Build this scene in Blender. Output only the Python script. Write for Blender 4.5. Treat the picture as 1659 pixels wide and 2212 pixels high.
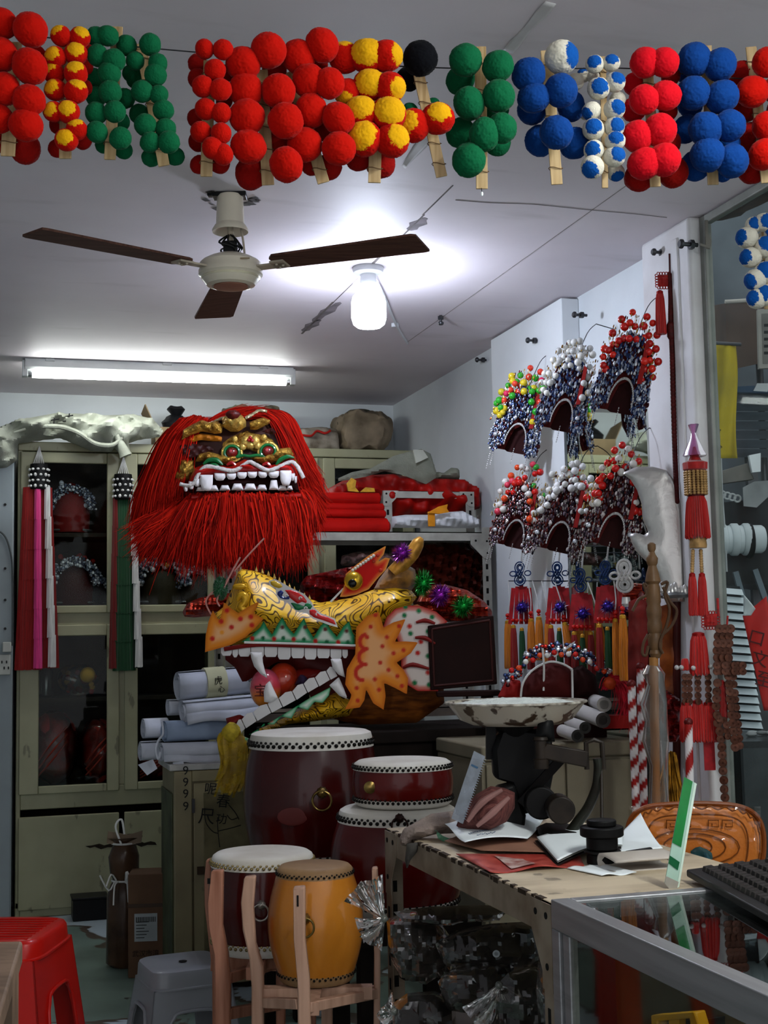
import bpy, bmesh, math, random
from mathutils import Vector, Matrix, noise
for o in list(bpy.data.objects): bpy.data.objects.remove(o)
SC = bpy.context.scene; COL = SC.collection
rnd = random.Random(7)
R = math.radians; PI = math.pi
# ---------------------------------------------------------------- camera
FPX, HCAM = 2900.0, 1.2
YAW, PIT, ROLL = R(16.7), R(5.4), R(1.06)
CF = -YAW                                   # turn that faces the camera
_F = Vector((math.sin(YAW)*math.cos(PIT), math.cos(YAW)*math.cos(PIT), math.sin(PIT)))
_R0 = Vector((math.cos(YAW), -math.sin(YAW), 0)); _U0 = _R0.cross(_F)
_R = _R0*math.cos(ROLL) - _U0*math.sin(ROLL); _U = _U0*math.cos(ROLL) + _R0*math.sin(ROLL)
CAMP = Vector((0, 0, HCAM))
cd = bpy.data.cameras.new('camera'); cam = bpy.data.objects.new('camera', cd); COL.objects.link(cam)
cd.sensor_fit = 'HORIZONTAL'; cd.sensor_width = 36; cd.lens = FPX/1659*36; cd.clip_start = .05
m = Matrix((( _R.x, _U.x, -_F.x, 0), (_R.y, _U.y, -_F.y, 0), (_R.z, _U.z, -_F.z, HCAM), (0, 0, 0, 1)))
cam.matrix_world = m; SC.camera = cam
# ---------------------------------------------------------------- world, exposure
w = bpy.data.worlds.new('street_daylight'); SC.world = w; w.use_nodes = True
w.node_tree.nodes['Background'].inputs[0].default_value = (.93, .95, 1.0, 1)
w.node_tree.nodes['Background'].inputs[1].default_value = .68
vs = SC.view_settings; vs.view_transform = 'Standard'; vs.look = 'None'; vs.gamma = 1; vs.use_curve_mapping = False
vs.exposure = 0.75
BULB_E, TUBE_E, FRONT_FILL_E = 112.0, 24.0, 85.0      # emission of the bulb, the rear tube and the added, unseen front tubes
# ---------------------------------------------------------------- pixel rays -> places in the room
def ray(px, py): return _F + _R*((px-829.5)/FPX) - _U*((py-1106)/FPX)
def atZ(px, py, z): r = ray(px, py); return CAMP + r*((z-HCAM)/r.z)
def atY(px, py, y): r = ray(px, py); return CAMP + r*(y/r.y)
def atX(px, py, x): r = ray(px, py); return CAMP + r*(x/r.x)
class Fr:
    """an upright working plane through one place of the room; call it to get local coordinates"""
    def __init__(s, px, py, y=None, x=None, z=None, d=None, az=CF):
        s.o = atY(px, py, y) if y is not None else atX(px, py, x) if x is not None else atZ(px, py, z) if z is not None else CAMP+ray(px, py)*d
        s.az = az; s.u = Vector((math.cos(az), math.sin(az), 0)); s.n = Vector((-math.sin(az), math.cos(az), 0))
        s.k = (s.o-CAMP).dot(_F)/FPX            # metres per pixel here
    def __call__(s, px, py, dy=0.0):
        r = ray(px, py); t = (s.o + s.n*dy - CAMP).dot(s.n)/r.dot(s.n)
        q = CAMP + r*t - s.o
        return Vector((q.dot(s.u), dy, q.z))
    def loc(s, p):                              # world point -> local
        q = Vector(p)-s.o; return Vector((q.dot(s.u), q.dot(s.n), q.z))
    def zoom(s, ox, oy, k): return lambda x, y, dy=0.0: s(ox+x/k, oy+y/k, dy)
def lin(c): return c/12.92 if c <= .04045 else ((c+.055)/1.055)**2.4
def hx(h): h = h.lstrip('#'); return tuple(lin(int(h[i:i+2], 16)/255) for i in (0, 2, 4))
# ---------------------------------------------------------------- materials
_M = {}
def NT(name):
    m = bpy.data.materials.new(name); m.use_nodes = True; nt = m.node_tree
    return m, nt, nt.nodes['Principled BSDF'], nt.nodes['Material Output']
def nd(nt, t, **k):
    n = nt.nodes.new(t)
    for a, b in k.items(): setattr(n, a, b)
    return n
def ramp(nt, src, stops, interp='LINEAR'):
    n = nd(nt, 'ShaderNodeValToRGB'); cr = n.color_ramp; cr.interpolation = interp
    while len(cr.elements) < len(stops): cr.elements.new(.5)
    for e, (p, c) in zip(cr.elements, stops): e.position = p; e.color = (*c, 1) if len(c) == 3 else c
    nt.links.new(src, n.inputs[0]); return n.outputs[0]
def tex(nt, scale, detail=4, kind='ShaderNodeTexNoise', co='Object', sc3=None, **k):
    n = nd(nt, kind, **k); t = nd(nt, 'ShaderNodeTexCoord'); src = t.outputs[co]
    if sc3:
        mp = nd(nt, 'ShaderNodeMapping'); mp.inputs['Scale'].default_value = sc3
        nt.links.new(src, mp.inputs[0]); src = mp.outputs[0]
    nt.links.new(src, n.inputs['Vector']); n.inputs['Scale'].default_value = scale
    if 'Detail' in n.inputs: n.inputs['Detail'].default_value = detail
    return n
def mixc(nt, fac, a, b, mode='MIX'):
    n = nd(nt, 'ShaderNodeMix', data_type='RGBA', blend_type=mode)
    for i, v in ((0, fac), (6, a), (7, b)):
        if isinstance(v, (int, float)): n.inputs[i].default_value = v
        elif isinstance(v, tuple): n.inputs[i].default_value = (*v[:3], 1)
        else: nt.links.new(v, n.inputs[i])
    return n.outputs[2]
def math_(nt, op, a, b=0.0, clamp=False):
    n = nd(nt, 'ShaderNodeMath', operation=op, use_clamp=clamp)
    for i, v in enumerate((a, b)):
        if isinstance(v, (int, float)): n.inputs[i].default_value = v
        else: nt.links.new(v, n.inputs[i])
    return n.outputs[0]
def bump(nt, b, h, strength=.3, dist=.01):
    n = nd(nt, 'ShaderNodeBump'); n.inputs['Strength'].default_value = strength; n.inputs['Distance'].default_value = dist
    nt.links.new(h, n.inputs['Height']); nt.links.new(n.outputs[0], b.inputs['Normal'])
def M(name, col='808080', rough=.5, metal=0, var=.12, vs=9, bmp=0, bs=60, sheen=0, coat=0, spec=.2, c2=None, sc3=None, vd=5, emis=0, sss=0, alpha=None):
    """plain procedural material: colour wandering with noise, optional second colour, fine relief"""
    if name in _M: return _M[name]
    m, nt, b, out = NT(name); c = hx(col)
    if var or c2:
        t = tex(nt, vs, vd, sc3=sc3)
        lo = hx(c2) if c2 else tuple(v*(1-var*2) for v in c)
        s = ramp(nt, t.outputs['Fac'], [(.34, lo), (.62, c)]); nt.links.new(s, b.inputs['Base Color'])
    else: b.inputs['Base Color'].default_value = (*c, 1)
    b.inputs['Roughness'].default_value = rough; b.inputs['Metallic'].default_value = metal
    b.inputs['Specular IOR Level'].default_value = spec
    b.inputs['Sheen Weight'].default_value = sheen; b.inputs['Coat Weight'].default_value = coat
    b.inputs['Coat Roughness'].default_value = .08
    if sss: b.inputs['Subsurface Weight'].default_value = sss; b.inputs['Subsurface Radius'].default_value = (.01, .01, .01)
    if emis: b.inputs['Emission Color'].default_value = (*c, 1); b.inputs['Emission Strength'].default_value = emis
    if bmp: bump(nt, b, tex(nt, bs, 4, sc3=sc3).outputs['Fac'], bmp)
    _M[name] = m; return m
def MC(name, rough=.5, metal=0, bmp=0, bs=80, coat=0, sheen=0, spec=.2):
    """printed or mixed colours stored on the mesh ('Col')"""
    if name in _M: return _M[name]
    m, nt, b, out = NT(name); a = nd(nt, 'ShaderNodeAttribute', attribute_name='Col')
    nt.links.new(a.outputs['Color'], b.inputs['Base Color'])
    b.inputs['Roughness'].default_value = rough; b.inputs['Metallic'].default_value = metal
    b.inputs['Coat Weight'].default_value = coat; b.inputs['Sheen Weight'].default_value = sheen; b.inputs['Specular IOR Level'].default_value = spec
    if bmp: bump(nt, b, tex(nt, bs, 3).outputs['Fac'], bmp)
    _M[name] = m; return m
def MG(name, tint='ffffff', fres=1.0, rough=.03, dirt=0.0, dcol='9aa39a', dscale=5, edge=1.0):
    """thin clear sheet (pane, bag): see-through with a fresnel gloss and optional dirt"""
    if name in _M: return _M[name]
    m, nt, b, out = NT(name); nt.nodes.remove(b)
    tr = nd(nt, 'ShaderNodeBsdfTransparent'); tr.inputs[0].default_value = (*hx(tint), 1)
    gl = nd(nt, 'ShaderNodeBsdfGlossy'); gl.inputs['Roughness'].default_value = rough
    lw = nd(nt, 'ShaderNodeFresnel'); lw.inputs[0].default_value = 1.45
    f = math_(nt, 'MULTIPLY', lw.outputs[0], fres*edge, True)
    mx = nd(nt, 'ShaderNodeMixShader'); nt.links.new(f, mx.inputs[0]); nt.links.new(tr.outputs[0], mx.inputs[1]); nt.links.new(gl.outputs[0], mx.inputs[2])
    last = mx.outputs[0]
    if dirt:
        df = nd(nt, 'ShaderNodeBsdfDiffuse'); df.inputs[0].default_value = (*hx(dcol), 1)
        t = tex(nt, dscale, 6); d = math_(nt, 'MULTIPLY', ramp(nt, t.outputs['Fac'], [(.3, (.25,)*3), (.7, (1,)*3)]), dirt)
        m2 = nd(nt, 'ShaderNodeMixShader'); nt.links.new(d, m2.inputs[0]); nt.links.new(last, m2.inputs[1]); nt.links.new(df.outputs[0], m2.inputs[2]); last = m2.outputs[0]
    nt.links.new(last, out.inputs['Surface']); _M[name] = m; return m
def ME(name, col, strength):
    if name in _M: return _M[name]
    m, nt, b, out = NT(name); e = nd(nt, 'ShaderNodeEmission'); e.inputs[0].default_value = (*hx(col), 1); e.inputs[1].default_value = strength
    nt.links.new(e.outputs[0], out.inputs['Surface']); _M[name] = m; return m
# ---------------------------------------------------------------- mesh building
def V(*a): return Vector(a)
def catmull(pts, n=6, closed=False):
    P = [Vector(p) for p in pts]; out = []; N = len(P)
    rng = range(N if closed else N-1)
    for i in rng:
        p0 = P[(i-1) % N] if closed or i > 0 else P[0]; p1 = P[i]; p2 = P[(i+1) % N]
        p3 = P[(i+2) % N] if closed or i+2 < N else P[-1]
        for k in range(n):
            t = k/n
            out.append(.5*((2*p1)+(p2-p0)*t+(2*p0-5*p1+4*p2-p3)*t*t+(3*p1-p0-3*p2+p3)*t*t*t))
    if not closed: out.append(P[-1])
    return out
class MB:
    def __init__(s): s.v = []; s.f = []; s.c = None
    def add(s, vs, fs, col=None):
        o = len(s.v); s.v += [tuple(v) for v in vs]; s.f += [tuple(i+o for i in f) for f in fs]
        if col is not None:
            if s.c is None: s.c = [(1, 1, 1)]*o
            s.c += [col]*len(vs)
        elif s.c is not None: s.c += [(1, 1, 1)]*len(vs)
        return s
    def hexa(s, p, col=None):     # 8 corners: bottom 4 (ccw), top 4
        return s.add(p, [(3, 2, 1, 0), (4, 5, 6, 7), (0, 1, 5, 4), (1, 2, 6, 5), (2, 3, 7, 6), (3, 0, 4, 7)], col)
    def box(s, x0, x1, y0, y1, z0, z1, col=None, M4=None):
        p = [V(x0, y0, z0), V(x1, y0, z0), V(x1, y1, z0), V(x0, y1, z0), V(x0, y0, z1), V(x1, y0, z1), V(x1, y1, z1), V(x0, y1, z1)]
        if M4: p = [M4 @ q for q in p]
        return s.hexa(p, col)
    def bar(s, a, b, w, t, up=(0, 0, 1), col=None):   # rectangular bar from a to b
        a = Vector(a); b = Vector(b); d = (b-a).normalized(); x = d.cross(Vector(up))
        if x.length < 1e-4: x = d.cross(V(0, 1, 0))
        x.normalize(); y = x.cross(d); x *= w/2; y *= t/2
        return s.hexa([a-x-y, a+x-y, a+x+y, a-x+y, b-x-y, b+x-y, b+x+y, b-x+y], col)
    def tube(s, pts, r, seg=8, closed=False, cap=True, col=None, flat=1.0, smooth=0):
        P = catmull(pts, smooth, closed) if smooth else [Vector(p) for p in pts]
        n = len(P); rr = r if callable(r) else (lambda t: r) if not isinstance(r, (list, tuple)) else None
        if rr is None:
            L = list(r)
            def rr(t):
                q = t*(len(L)-1); i = min(int(q), len(L)-2); return L[i]+(L[i+1]-L[i])*(q-i)
        vs = []; nrm = None
        for i in range(n):
            d = (P[(i+1) % n]-P[i-1]) if closed else (P[min(i+1, n-1)]-P[max(i-1, 0)])
            if d.length < 1e-9: d = V(0, 0, 1)
            d.normalize()
            if nrm is None: nrm = d.cross(V(0, 0, 1)) if abs(d.z) < .9 else d.cross(V(0, 1, 0))
            nrm = (nrm-d*nrm.dot(d))
            if nrm.length < 1e-6: nrm = d.orthogonal()
            nrm.normalize(); b = d.cross(nrm); q = rr(i/max(1, n-1))
            for k in range(seg):
                a = 2*PI*k/seg; vs.append(P[i]+nrm*math.cos(a)*q+b*math.sin(a)*q*flat)
        fs = []
        for i in range(n if closed else n-1):
            j = (i+1) % n
            for k in range(seg): fs.append((i*seg+k, i*seg+(k+1) % seg, j*seg+(k+1) % seg, j*seg+k))
        if cap and not closed: fs += [tuple(range(seg))[::-1], tuple((n-1)*seg+k for k in range(seg))]
        return s.add(vs, fs, col)
    def lathe(s, prof, c=(0, 0, 0), seg=24, axis='z', M4=None, wob=None, col=None):  # prof: (r, h)
        vs = []; n = len(prof); c = Vector(c)
        for r, h in prof:
            for k in range(seg):
                a = 2*PI*k/seg; q = r*(wob(a, h) if wob else 1)
                p = V(q*math.cos(a), q*math.sin(a), h)
                if axis == 'y': p = V(p.x, p.z, p.y)
                if axis == 'x': p = V(p.z, p.x, p.y)
                if M4: p = M4 @ p
                vs.append(c+p)
        fs = [(i*seg+k, i*seg+(k+1) % seg, (i+1)*seg+(k+1) % seg, (i+1)*seg+k) for i in range(n-1) for k in range(seg)]
        if prof[0][0] > 1e-6: fs.append(tuple(range(seg))[::-1])
        if prof[-1][0] > 1e-6: fs.append(tuple((n-1)*seg+k for k in range(seg)))
        return s.add(vs, fs, col)
    def ball(s, c, r, nu=10, nv=7, sc=(1, 1, 1), col=None, M4=None):
        c = Vector(c); vs = [V(0, 0, 1)]; fs = []
        for i in range(1, nv):
            a = PI*i/nv
            for k in range(nu): b = 2*PI*k/nu; vs.append(V(math.sin(a)*math.cos(b), math.sin(a)*math.sin(b), math.cos(a)))
        vs.append(V(0, 0, -1)); vs = [V(v.x*sc[0], v.y*sc[1], v.z*sc[2])*r for v in vs]
        if M4: vs = [M4 @ v for v in vs]
        for k in range(nu): fs.append((0, 1+k, 1+(k+1) % nu))
        for i in range(nv-2):
            for k in range(nu): fs.append((1+i*nu+k, 1+(i+1)*nu+k, 1+(i+1)*nu+(k+1) % nu, 1+i*nu+(k+1) % nu))
        L = len(vs)-1
        for k in range(nu): fs.append((L, 1+(nv-2)*nu+(k+1) % nu, 1+(nv-2)*nu+k))
        return s.add([c+v for v in vs], fs, col)
    def plate(s, ol, y0, y1, col=None):      # outline (x, z) or (x, y, z) -> solid slab between y0 and y1
        ol = [(p[0], p[-1]) for p in ol]; n = len(ol)
        ar = sum(ol[i][0]*ol[(i+1) % n][1]-ol[(i+1) % n][0]*ol[i][1] for i in range(n))
        if ar < 0: ol = ol[::-1]
        vs = [V(x, y0, z) for x, z in ol]+[V(x, y1, z) for x, z in ol]
        from mathutils.geometry import tessellate_polygon
        tr = tessellate_polygon([[V(x, z, 0) for x, z in ol]])
        def ori(t):
            a, b, c = (ol[i] for i in t); return (b[0]-a[0])*(c[1]-a[1])-(c[0]-a[0])*(b[1]-a[1])
        fs = []
        for t in tr:
            t = tuple(t) if ori(t) > 0 else tuple(t)[::-1]
            fs.append(t); fs.append(tuple(i+n for i in t[::-1]))
        for i in range(n): j = (i+1) % n; fs.append((i, i+n, j+n, j))
        return s.add(vs, fs, col)
    def sheet(s, fn, nu, nv, col=None, thick=0, cfn=None):     # parametric surface, fn(u, v) -> point
        vs = [Vector(fn(i/nu, j/nv)) for j in range(nv+1) for i in range(nu+1)]
        fs = [(j*(nu+1)+i, j*(nu+1)+i+1, (j+1)*(nu+1)+i+1, (j+1)*(nu+1)+i) for j in range(nv) for i in range(nu)]
        o = len(s.v); s.add(vs, fs, col if not cfn else (1, 1, 1))
        if cfn:
            for j in range(nv+1):
                for i in range(nu+1): s.c[o+j*(nu+1)+i] = cfn(i/nu, j/nv)
        return s
    def puff(s, ol, th, step, back=.5, y=0.0, prof=.5, edge=.12, cfn=None, bulge=None, flat=None):
        """solid swelling out of an outline in the x-z plane; cfn(x, z, dist) -> colour; flat -> thin board of that thickness"""
        ol = [(p[0], p[-1]) for p in ol]; n = len(ol)
        x0 = min(p[0] for p in ol); x1 = max(p[0] for p in ol); z0 = min(p[1] for p in ol); z1 = max(p[1] for p in ol)
        nx = max(2, int((x1-x0)/step)+1); nz = max(2, int((z1-z0)/step)+1)
        def inside(x, z):
            c = False
            for i in range(n):
                (ax, az), (bx, bz) = ol[i], ol[i-1]
                if (az > z) != (bz > z) and x < (bx-ax)*(z-az)/(bz-az)+ax: c = not c
            return c
        def near(x, z):
            bd = 1e9; bp = None
            for i in range(n):
                (ax, az), (bx, bz) = ol[i-1], ol[i]
                dx, dz = bx-ax, bz-az; L = dx*dx+dz*dz
                t = 0 if L < 1e-12 else max(0, min(1, ((x-ax)*dx+(z-az)*dz)/L))
                qx, qz = ax+dx*t, az+dz*t; d = (x-qx)**2+(z-qz)**2
                if d < bd: bd = d; bp = (qx, qz)
            return math.sqrt(bd), bp
        cells = {}
        for i in range(nx):
            for j in range(nz):
                if inside(x0+(i+.5)*step, z0+(j+.5)*step): cells[(i, j)] = 1
        idx = {}; pts = []; ds = []
        for (i, j) in cells:
            for a, b in ((i, j), (i+1, j), (i+1, j+1), (i, j+1)):
                if (a, b) not in idx:
                    bound = not all((a+p, b+q) in cells for p in (-1, 0) for q in (-1, 0))
                    x, z = x0+a*step, z0+b*step; d, q = near(x, z)
                    if bound: x, z = q; d = 0
                    idx[(a, b)] = len(pts); pts.append((x, z)); ds.append((d, bound))
        dm = max(d for d, _ in ds) or 1
        fr, bk, cols = [], [], []
        for (x, z), (d, bnd) in zip(pts, ds):
            if flat is not None: h = 0; hb = flat
            else: h = min(1, d/dm)**prof*th; hb = h*back
            if bulge: e = bulge(x, z); h += e if not bnd else 0
            fr.append(V(x, y-h, z)); bk.append(V(x, y+hb, z))
            cols.append(cfn(x, z, d) if cfn else None)
        N = len(pts); fs = []; edges = {}
        for (i, j) in cells:
            q = [idx[(i, j)], idx[(i+1, j)], idx[(i+1, j+1)], idx[(i, j+1)]]
            fs.append(tuple(q)); fs.append(tuple(k+N for k in q[::-1]))
            for a in range(4):
                e = (q[a], q[(a+1) % 4])
                if (e[1], e[0]) in edges: del edges[(e[1], e[0])]
                else: edges[e] = 1
        if flat is not None or True:
            for a, b in edges: fs.append((b, a, a+N, b+N))
        o = len(s.v); s.add(fr+bk, fs, (1, 1, 1) if cfn else None)
        if cfn:
            for k in range(N): s.c[o+k] = cols[k]; s.c[o+N+k] = cols[k]
        return s
    def strands(s, roots, seg=5, w=.004, grav=.5, curl=.15, rg=None, cols=None, taper=.15):
        """roots: (point, direction, length); thin tapering locks bending under gravity"""
        rg = rg or rnd
        for p, d, L in roots:
            p = Vector(p); d = Vector(d).normalized(); st = L/seg
            side = d.cross(V(rg.uniform(-1, 1), rg.uniform(-1, 1), rg.uniform(-1, 1))).normalized()
            vs = []; ph = rg.uniform(0, 6.28)
            for i in range(seg+1):
                ww = w*(1-(1-taper)*(i/seg)**1.5)*.5
                vs += [p-side*ww, p+side*ww]
                d = (d+V(0, 0, -grav/seg)+V(math.sin(ph+i), math.cos(ph*1.7+i), 0)*(curl/seg)).normalized(); p = p+d*st
            s.add(vs, [(2*i, 2*i+1, 2*i+3, 2*i+2) for i in range(seg)], rg.choice(cols) if cols else None)
        return s
    def jitter(s, amp, scale=8, seed=0):
        for i, v in enumerate(s.v):
            q = Vector(v)*scale+V(seed*3.1, seed*1.7, 0); s.v[i] = tuple(Vector(v)+noise.noise_vector(q)*amp)
        return s
    def move(s, M4): s.v = [tuple(M4 @ Vector(v)) for v in s.v]; return s
    def mesh(s, name, sharp=40):
        me = bpy.data.meshes.new(name); me.from_pydata(s.v, [], s.f); me.update()
        if s.c:
            a = me.color_attributes.new('Col', 'FLOAT_COLOR', 'POINT')
            flat = [x for c in s.c for x in (c[0], c[1], c[2], 1.0)]; a.data.foreach_set('color', flat)
        me.polygons.foreach_set('use_smooth', [True]*len(me.polygons))
        if sharp: me.set_sharp_from_angle(angle=R(sharp))
        return me
def mko(name, me, mat, parent=None, bevel=0, sub=0, fixn=False):
    if fixn:
        bm = bmesh.new(); bm.from_mesh(me); bmesh.ops.recalc_face_normals(bm, faces=bm.faces); bm.to_mesh(me); bm.free()
    o = bpy.data.objects.new(name, me); COL.objects.link(o)
    if mat:
        if not me.materials: me.materials.append(None)
        o.material_slots[0].link = 'OBJECT'; o.material_slots[0].material = mat
    if parent: o.parent = parent
    if bevel:
        b = o.modifiers.new('bevel', 'BEVEL'); b.width = bevel; b.segments = 2; b.limit_method = 'ANGLE'; b.angle_limit = R(40)
    if sub: q = o.modifiers.new('sub', 'SUBSURF'); q.levels = sub; q.render_levels = sub
    return o
def part(name, mb, mat, parent, bevel=0, sub=0, label=None, sharp=40, stuff=False):
    o = mko(name, mb.mesh(name, sharp) if isinstance(mb, MB) else mb, mat, parent, bevel, sub)
    if label: o['label'] = label
    if stuff: o['kind'] = 'stuff'
    return o
def tag(o, label, cat, group=None):
    o['label'] = label; o['category'] = cat
    if group: o['group'] = group
    return o
def thing(name, label, cat, fr=None, group=None, loc=None, rz=0):
    o = bpy.data.objects.new(name, None); COL.objects.link(o); o.empty_display_size = .05
    o.location = fr.o if fr else loc; o.rotation_euler = (0, 0, fr.az if fr else rz)
    return tag(o, label, cat, group)
def solo(name, mb, mat, label, cat, fr=None, group=None, bevel=0, sub=0, sharp=40, loc=(0, 0, 0)):
    o = mko(name, mb.mesh(name, sharp) if isinstance(mb, MB) else mb, mat, None, bevel, sub)
    o.location = fr.o if fr else loc; o.rotation_euler = (0, 0, fr.az if fr else 0)
    return tag(o, label, cat, group)
def struct(name, mb, mat, parent=None, bevel=0):
    o = mko(name, mb.mesh(name), mat, parent, bevel)
    if not parent: o['kind'] = 'structure'
    return o
_T = {}
def text_mesh(txt, size, depth=.0008):
    """lettering as a thin solid in the x-z plane facing -y, centred"""
    k = (txt, round(size, 4))
    if k in _T: return _T[k]
    c = bpy.data.curves.new('lettering', 'FONT'); c.body = txt; c.size = size; c.extrude = depth; c.align_x = 'CENTER'; c.align_y = 'CENTER'
    o = bpy.data.objects.new('lettering', c); COL.objects.link(o); dg = bpy.context.evaluated_depsgraph_get(); dg.update()
    me = bpy.data.meshes.new_from_object(o.evaluated_get(dg)); bpy.data.objects.remove(o)
    me.transform(Matrix.Rotation(R(90), 4, 'X')); me.materials.clear(); _T[k] = me; return me
def Rz(a): return Matrix.Rotation(a, 4, 'Z')
def TRS(loc, rot=(0, 0, 0), sc=(1, 1, 1)):
    from mathutils import Euler
    return Matrix.LocRotScale(Vector(loc), Euler(rot), Vector(sc))
# ================================================================ THE ROOM
HC, XR, YB = 2.427, 2.07, 6.70
def ceiling_mat():
    m, nt, b, out = NT('ceiling_paint')
    t = tex(nt, 1.3, 6); base = ramp(nt, t.outputs['Fac'], [(.3, hx('cbc3c9')), (.7, hx('e0d9de'))])
    t2 = tex(nt, 2.2, 8, sc3=(1, 4, 1)); st = ramp(nt, t2.outputs['Fac'], [(.60, (0,)*3), (.74, (1,)*3)])
    col = mixc(nt, math_(nt, 'MULTIPLY', st, .22), base, hx('8d8682')); nt.links.new(col, b.inputs['Base Color'])
    b.inputs['Roughness'].default_value = .62; bump(nt, b, tex(nt, 25, 4).outputs['Fac'], .06); return m
def floor_mat():
    m, nt, b, out = NT('worn_green_floor_paint')
    g = ramp(nt, tex(nt, 3, 6).outputs['Fac'], [(.3, hx('5d6e65')), (.7, hx('7a9085'))])
    t = tex(nt, 1.9, 5); t.inputs['Distortion'].default_value = .6
    k1 = ramp(nt, t.outputs['Fac'], [(.545, (0,)*3), (.55, (1,)*3)]); k2 = ramp(nt, t.outputs['Fac'], [(.575, (0,)*3), (.58, (1,)*3)])
    c = mixc(nt, k1, g, hx('4e4238')); c = mixc(nt, k2, c, hx('aebcc4'))
    t3 = tex(nt, 9, 5); k3 = ramp(nt, t3.outputs['Fac'], [(.68, (0,)*3), (.69, (1,)*3)]); c = mixc(nt, k3, c, hx('2c2f2a'))
    nt.links.new(c, b.inputs['Base Color']); b.inputs['Roughness'].default_value = .38; bump(nt, b, t.outputs['Fac'], .15); return m
def wall_mat():
    return M('white_wall_paint', 'cdd3d6', .7, var=.06, vs=2.5, bmp=.05, bs=40)
struct('floor', MB().box(-2.2, 4.6, -1.0, 7.0, -.05, 0), floor_mat())
struct('ceiling', MB().box(-2.2, 2.09, -.4, 6.75, HC, HC+.06), ceiling_mat())
WM = wall_mat()
struct('wall_back', MB().box(-2.2, 2.12, YB, YB+.08, 0, HC+.03), WM)
struct('wall_right', MB().box(XR, XR+.06, 3.72, YB, 0, HC+.03), WM)
struct('wall_left', MB().box(-2.2, -2.12, -.4, YB, 0, HC+.03), WM)
# white board in front of the right wall (the headdresses hang here) and the white boxed column
BX = 2.0
struct('wall_right_panel', MB().box(BX, XR, 4.385, 5.09, .0, 2.42), M('white_panel_board', 'd5dadd', .55, var=.05, vs=3), bevel=.004)
colm = M('old_white_column_paint', 'd6d6d8', .6, var=.05, vs=5, bmp=.06, bs=30, c2='c6c4c4')
co = struct('trim_1', MB().box(1.985, 2.05, 3.44, 3.74, 0, HC), colm, bevel=.012)
struct('joint_strip', MB().box(1.979, 1.99, 3.50, 3.54, .2, 2.38), colm, co, bevel=.004)
# ceiling joints: thin recessed-looking battens and the loose tape along the long seam
seam = M('seam_filler', '8f8a88', .8, var=.2, vs=12)
s1 = struct('trim_2', MB().box(1.682, 1.6845, 3.2, 5.25, HC-.001, HC+.01), seam)
mb = MB()
for i in range(7):
    y = 3.35+i*.26; mb.box(1.216+.004*math.sin(i*2.1), 1.220+.004*math.sin(i*1.3), y, y+.26, HC-.0012, HC+.01)
struct('trim_3', mb, M('seam_stain', '726a68', .8, var=.3, vs=9))
tape = M('peeling_tape', 'c9c8c8', .6, var=.08)
t0, t1 = atZ(1190, 2, HC), atZ(1096, 110, HC)
for i, (a, b, wd, dz) in enumerate(((atZ(1190, 2, HC), atZ(1096, 110, HC), .022, .003), (atZ(922, 290, HC), atZ(872, 356, HC), .03, .012))):
    def fn(u, v, a=a, b=b, wd=wd, dz=dz):
        p = a.lerp(b, v); w = wd*(1-.7*v) if dz > .01 else wd*(1+.2*math.sin(v*9))
        return (p.x+(u-.5)*w, p.y, HC-.0015-dz*u*(1-v*.4)-.001*math.sin(v*7))
    o = mko('peeling_tape', MB().sheet(fn, 4, 14).mesh('peeling_tape'), tape); q = o.modifiers.new('t', 'SOLIDIFY'); q.thickness = .0008
    tag(o, ('pale tape strip peeling off the ceiling at the top edge', 'loose flap of tape hanging from the ceiling behind the leaning stick')[i], 'tape')
dark = M('dark_mould_stain', '5b5654', .9, var=.35, vs=30)
for px0, py0, px1, py1, lab in ((655, 716, 690, 690, 'pale dark smudge at the far end of the ceiling seam'), (676, 695, 735, 652, 'dark smudge on the ceiling seam left of the bulb'), (885, 498, 918, 470, 'small dark smudge on the ceiling seam above the fan blade')):
    a, b = atZ(px0, py0, HC), atZ(px1, py1, HC)
    pts = []
    for i in range(14): q = i/13*2*PI; c = a.lerp(b, .5+.5*math.cos(q)); pts.append((c.x+.022*math.sin(q)*(1+.3*math.sin(i*2.7)), c.y))
    c0 = (sum(p[0] for p in pts)/14, sum(p[1] for p in pts)/14); n = 14
    o = mko('ceiling_smudge', MB().add([V(p[0]-c0[0], p[1]-c0[1], z) for z in (0, -.0008) for p in pts], [tuple(range(n))[::-1], tuple(range(n, 2*n))]+[(k, (k+1) % n, (k+1) % n+n, k+n) for k in range(n)]).mesh('smudge'), M('grey_smudge', '8d858a', .9, var=.25, vs=14)); o.location = (c0[0], c0[1], HC); tag(o, lab, 'stain')
cr = [atZ(*p, HC-.0004) for p in ((984, 432), (1060, 438), (1150, 441), (1260, 452), (1370, 462), (1440, 470))]
struct('trim_4', MB().tube(cr, .0016, 5, smooth=3), M('ceiling_crack', '8f878c', .9))
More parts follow.
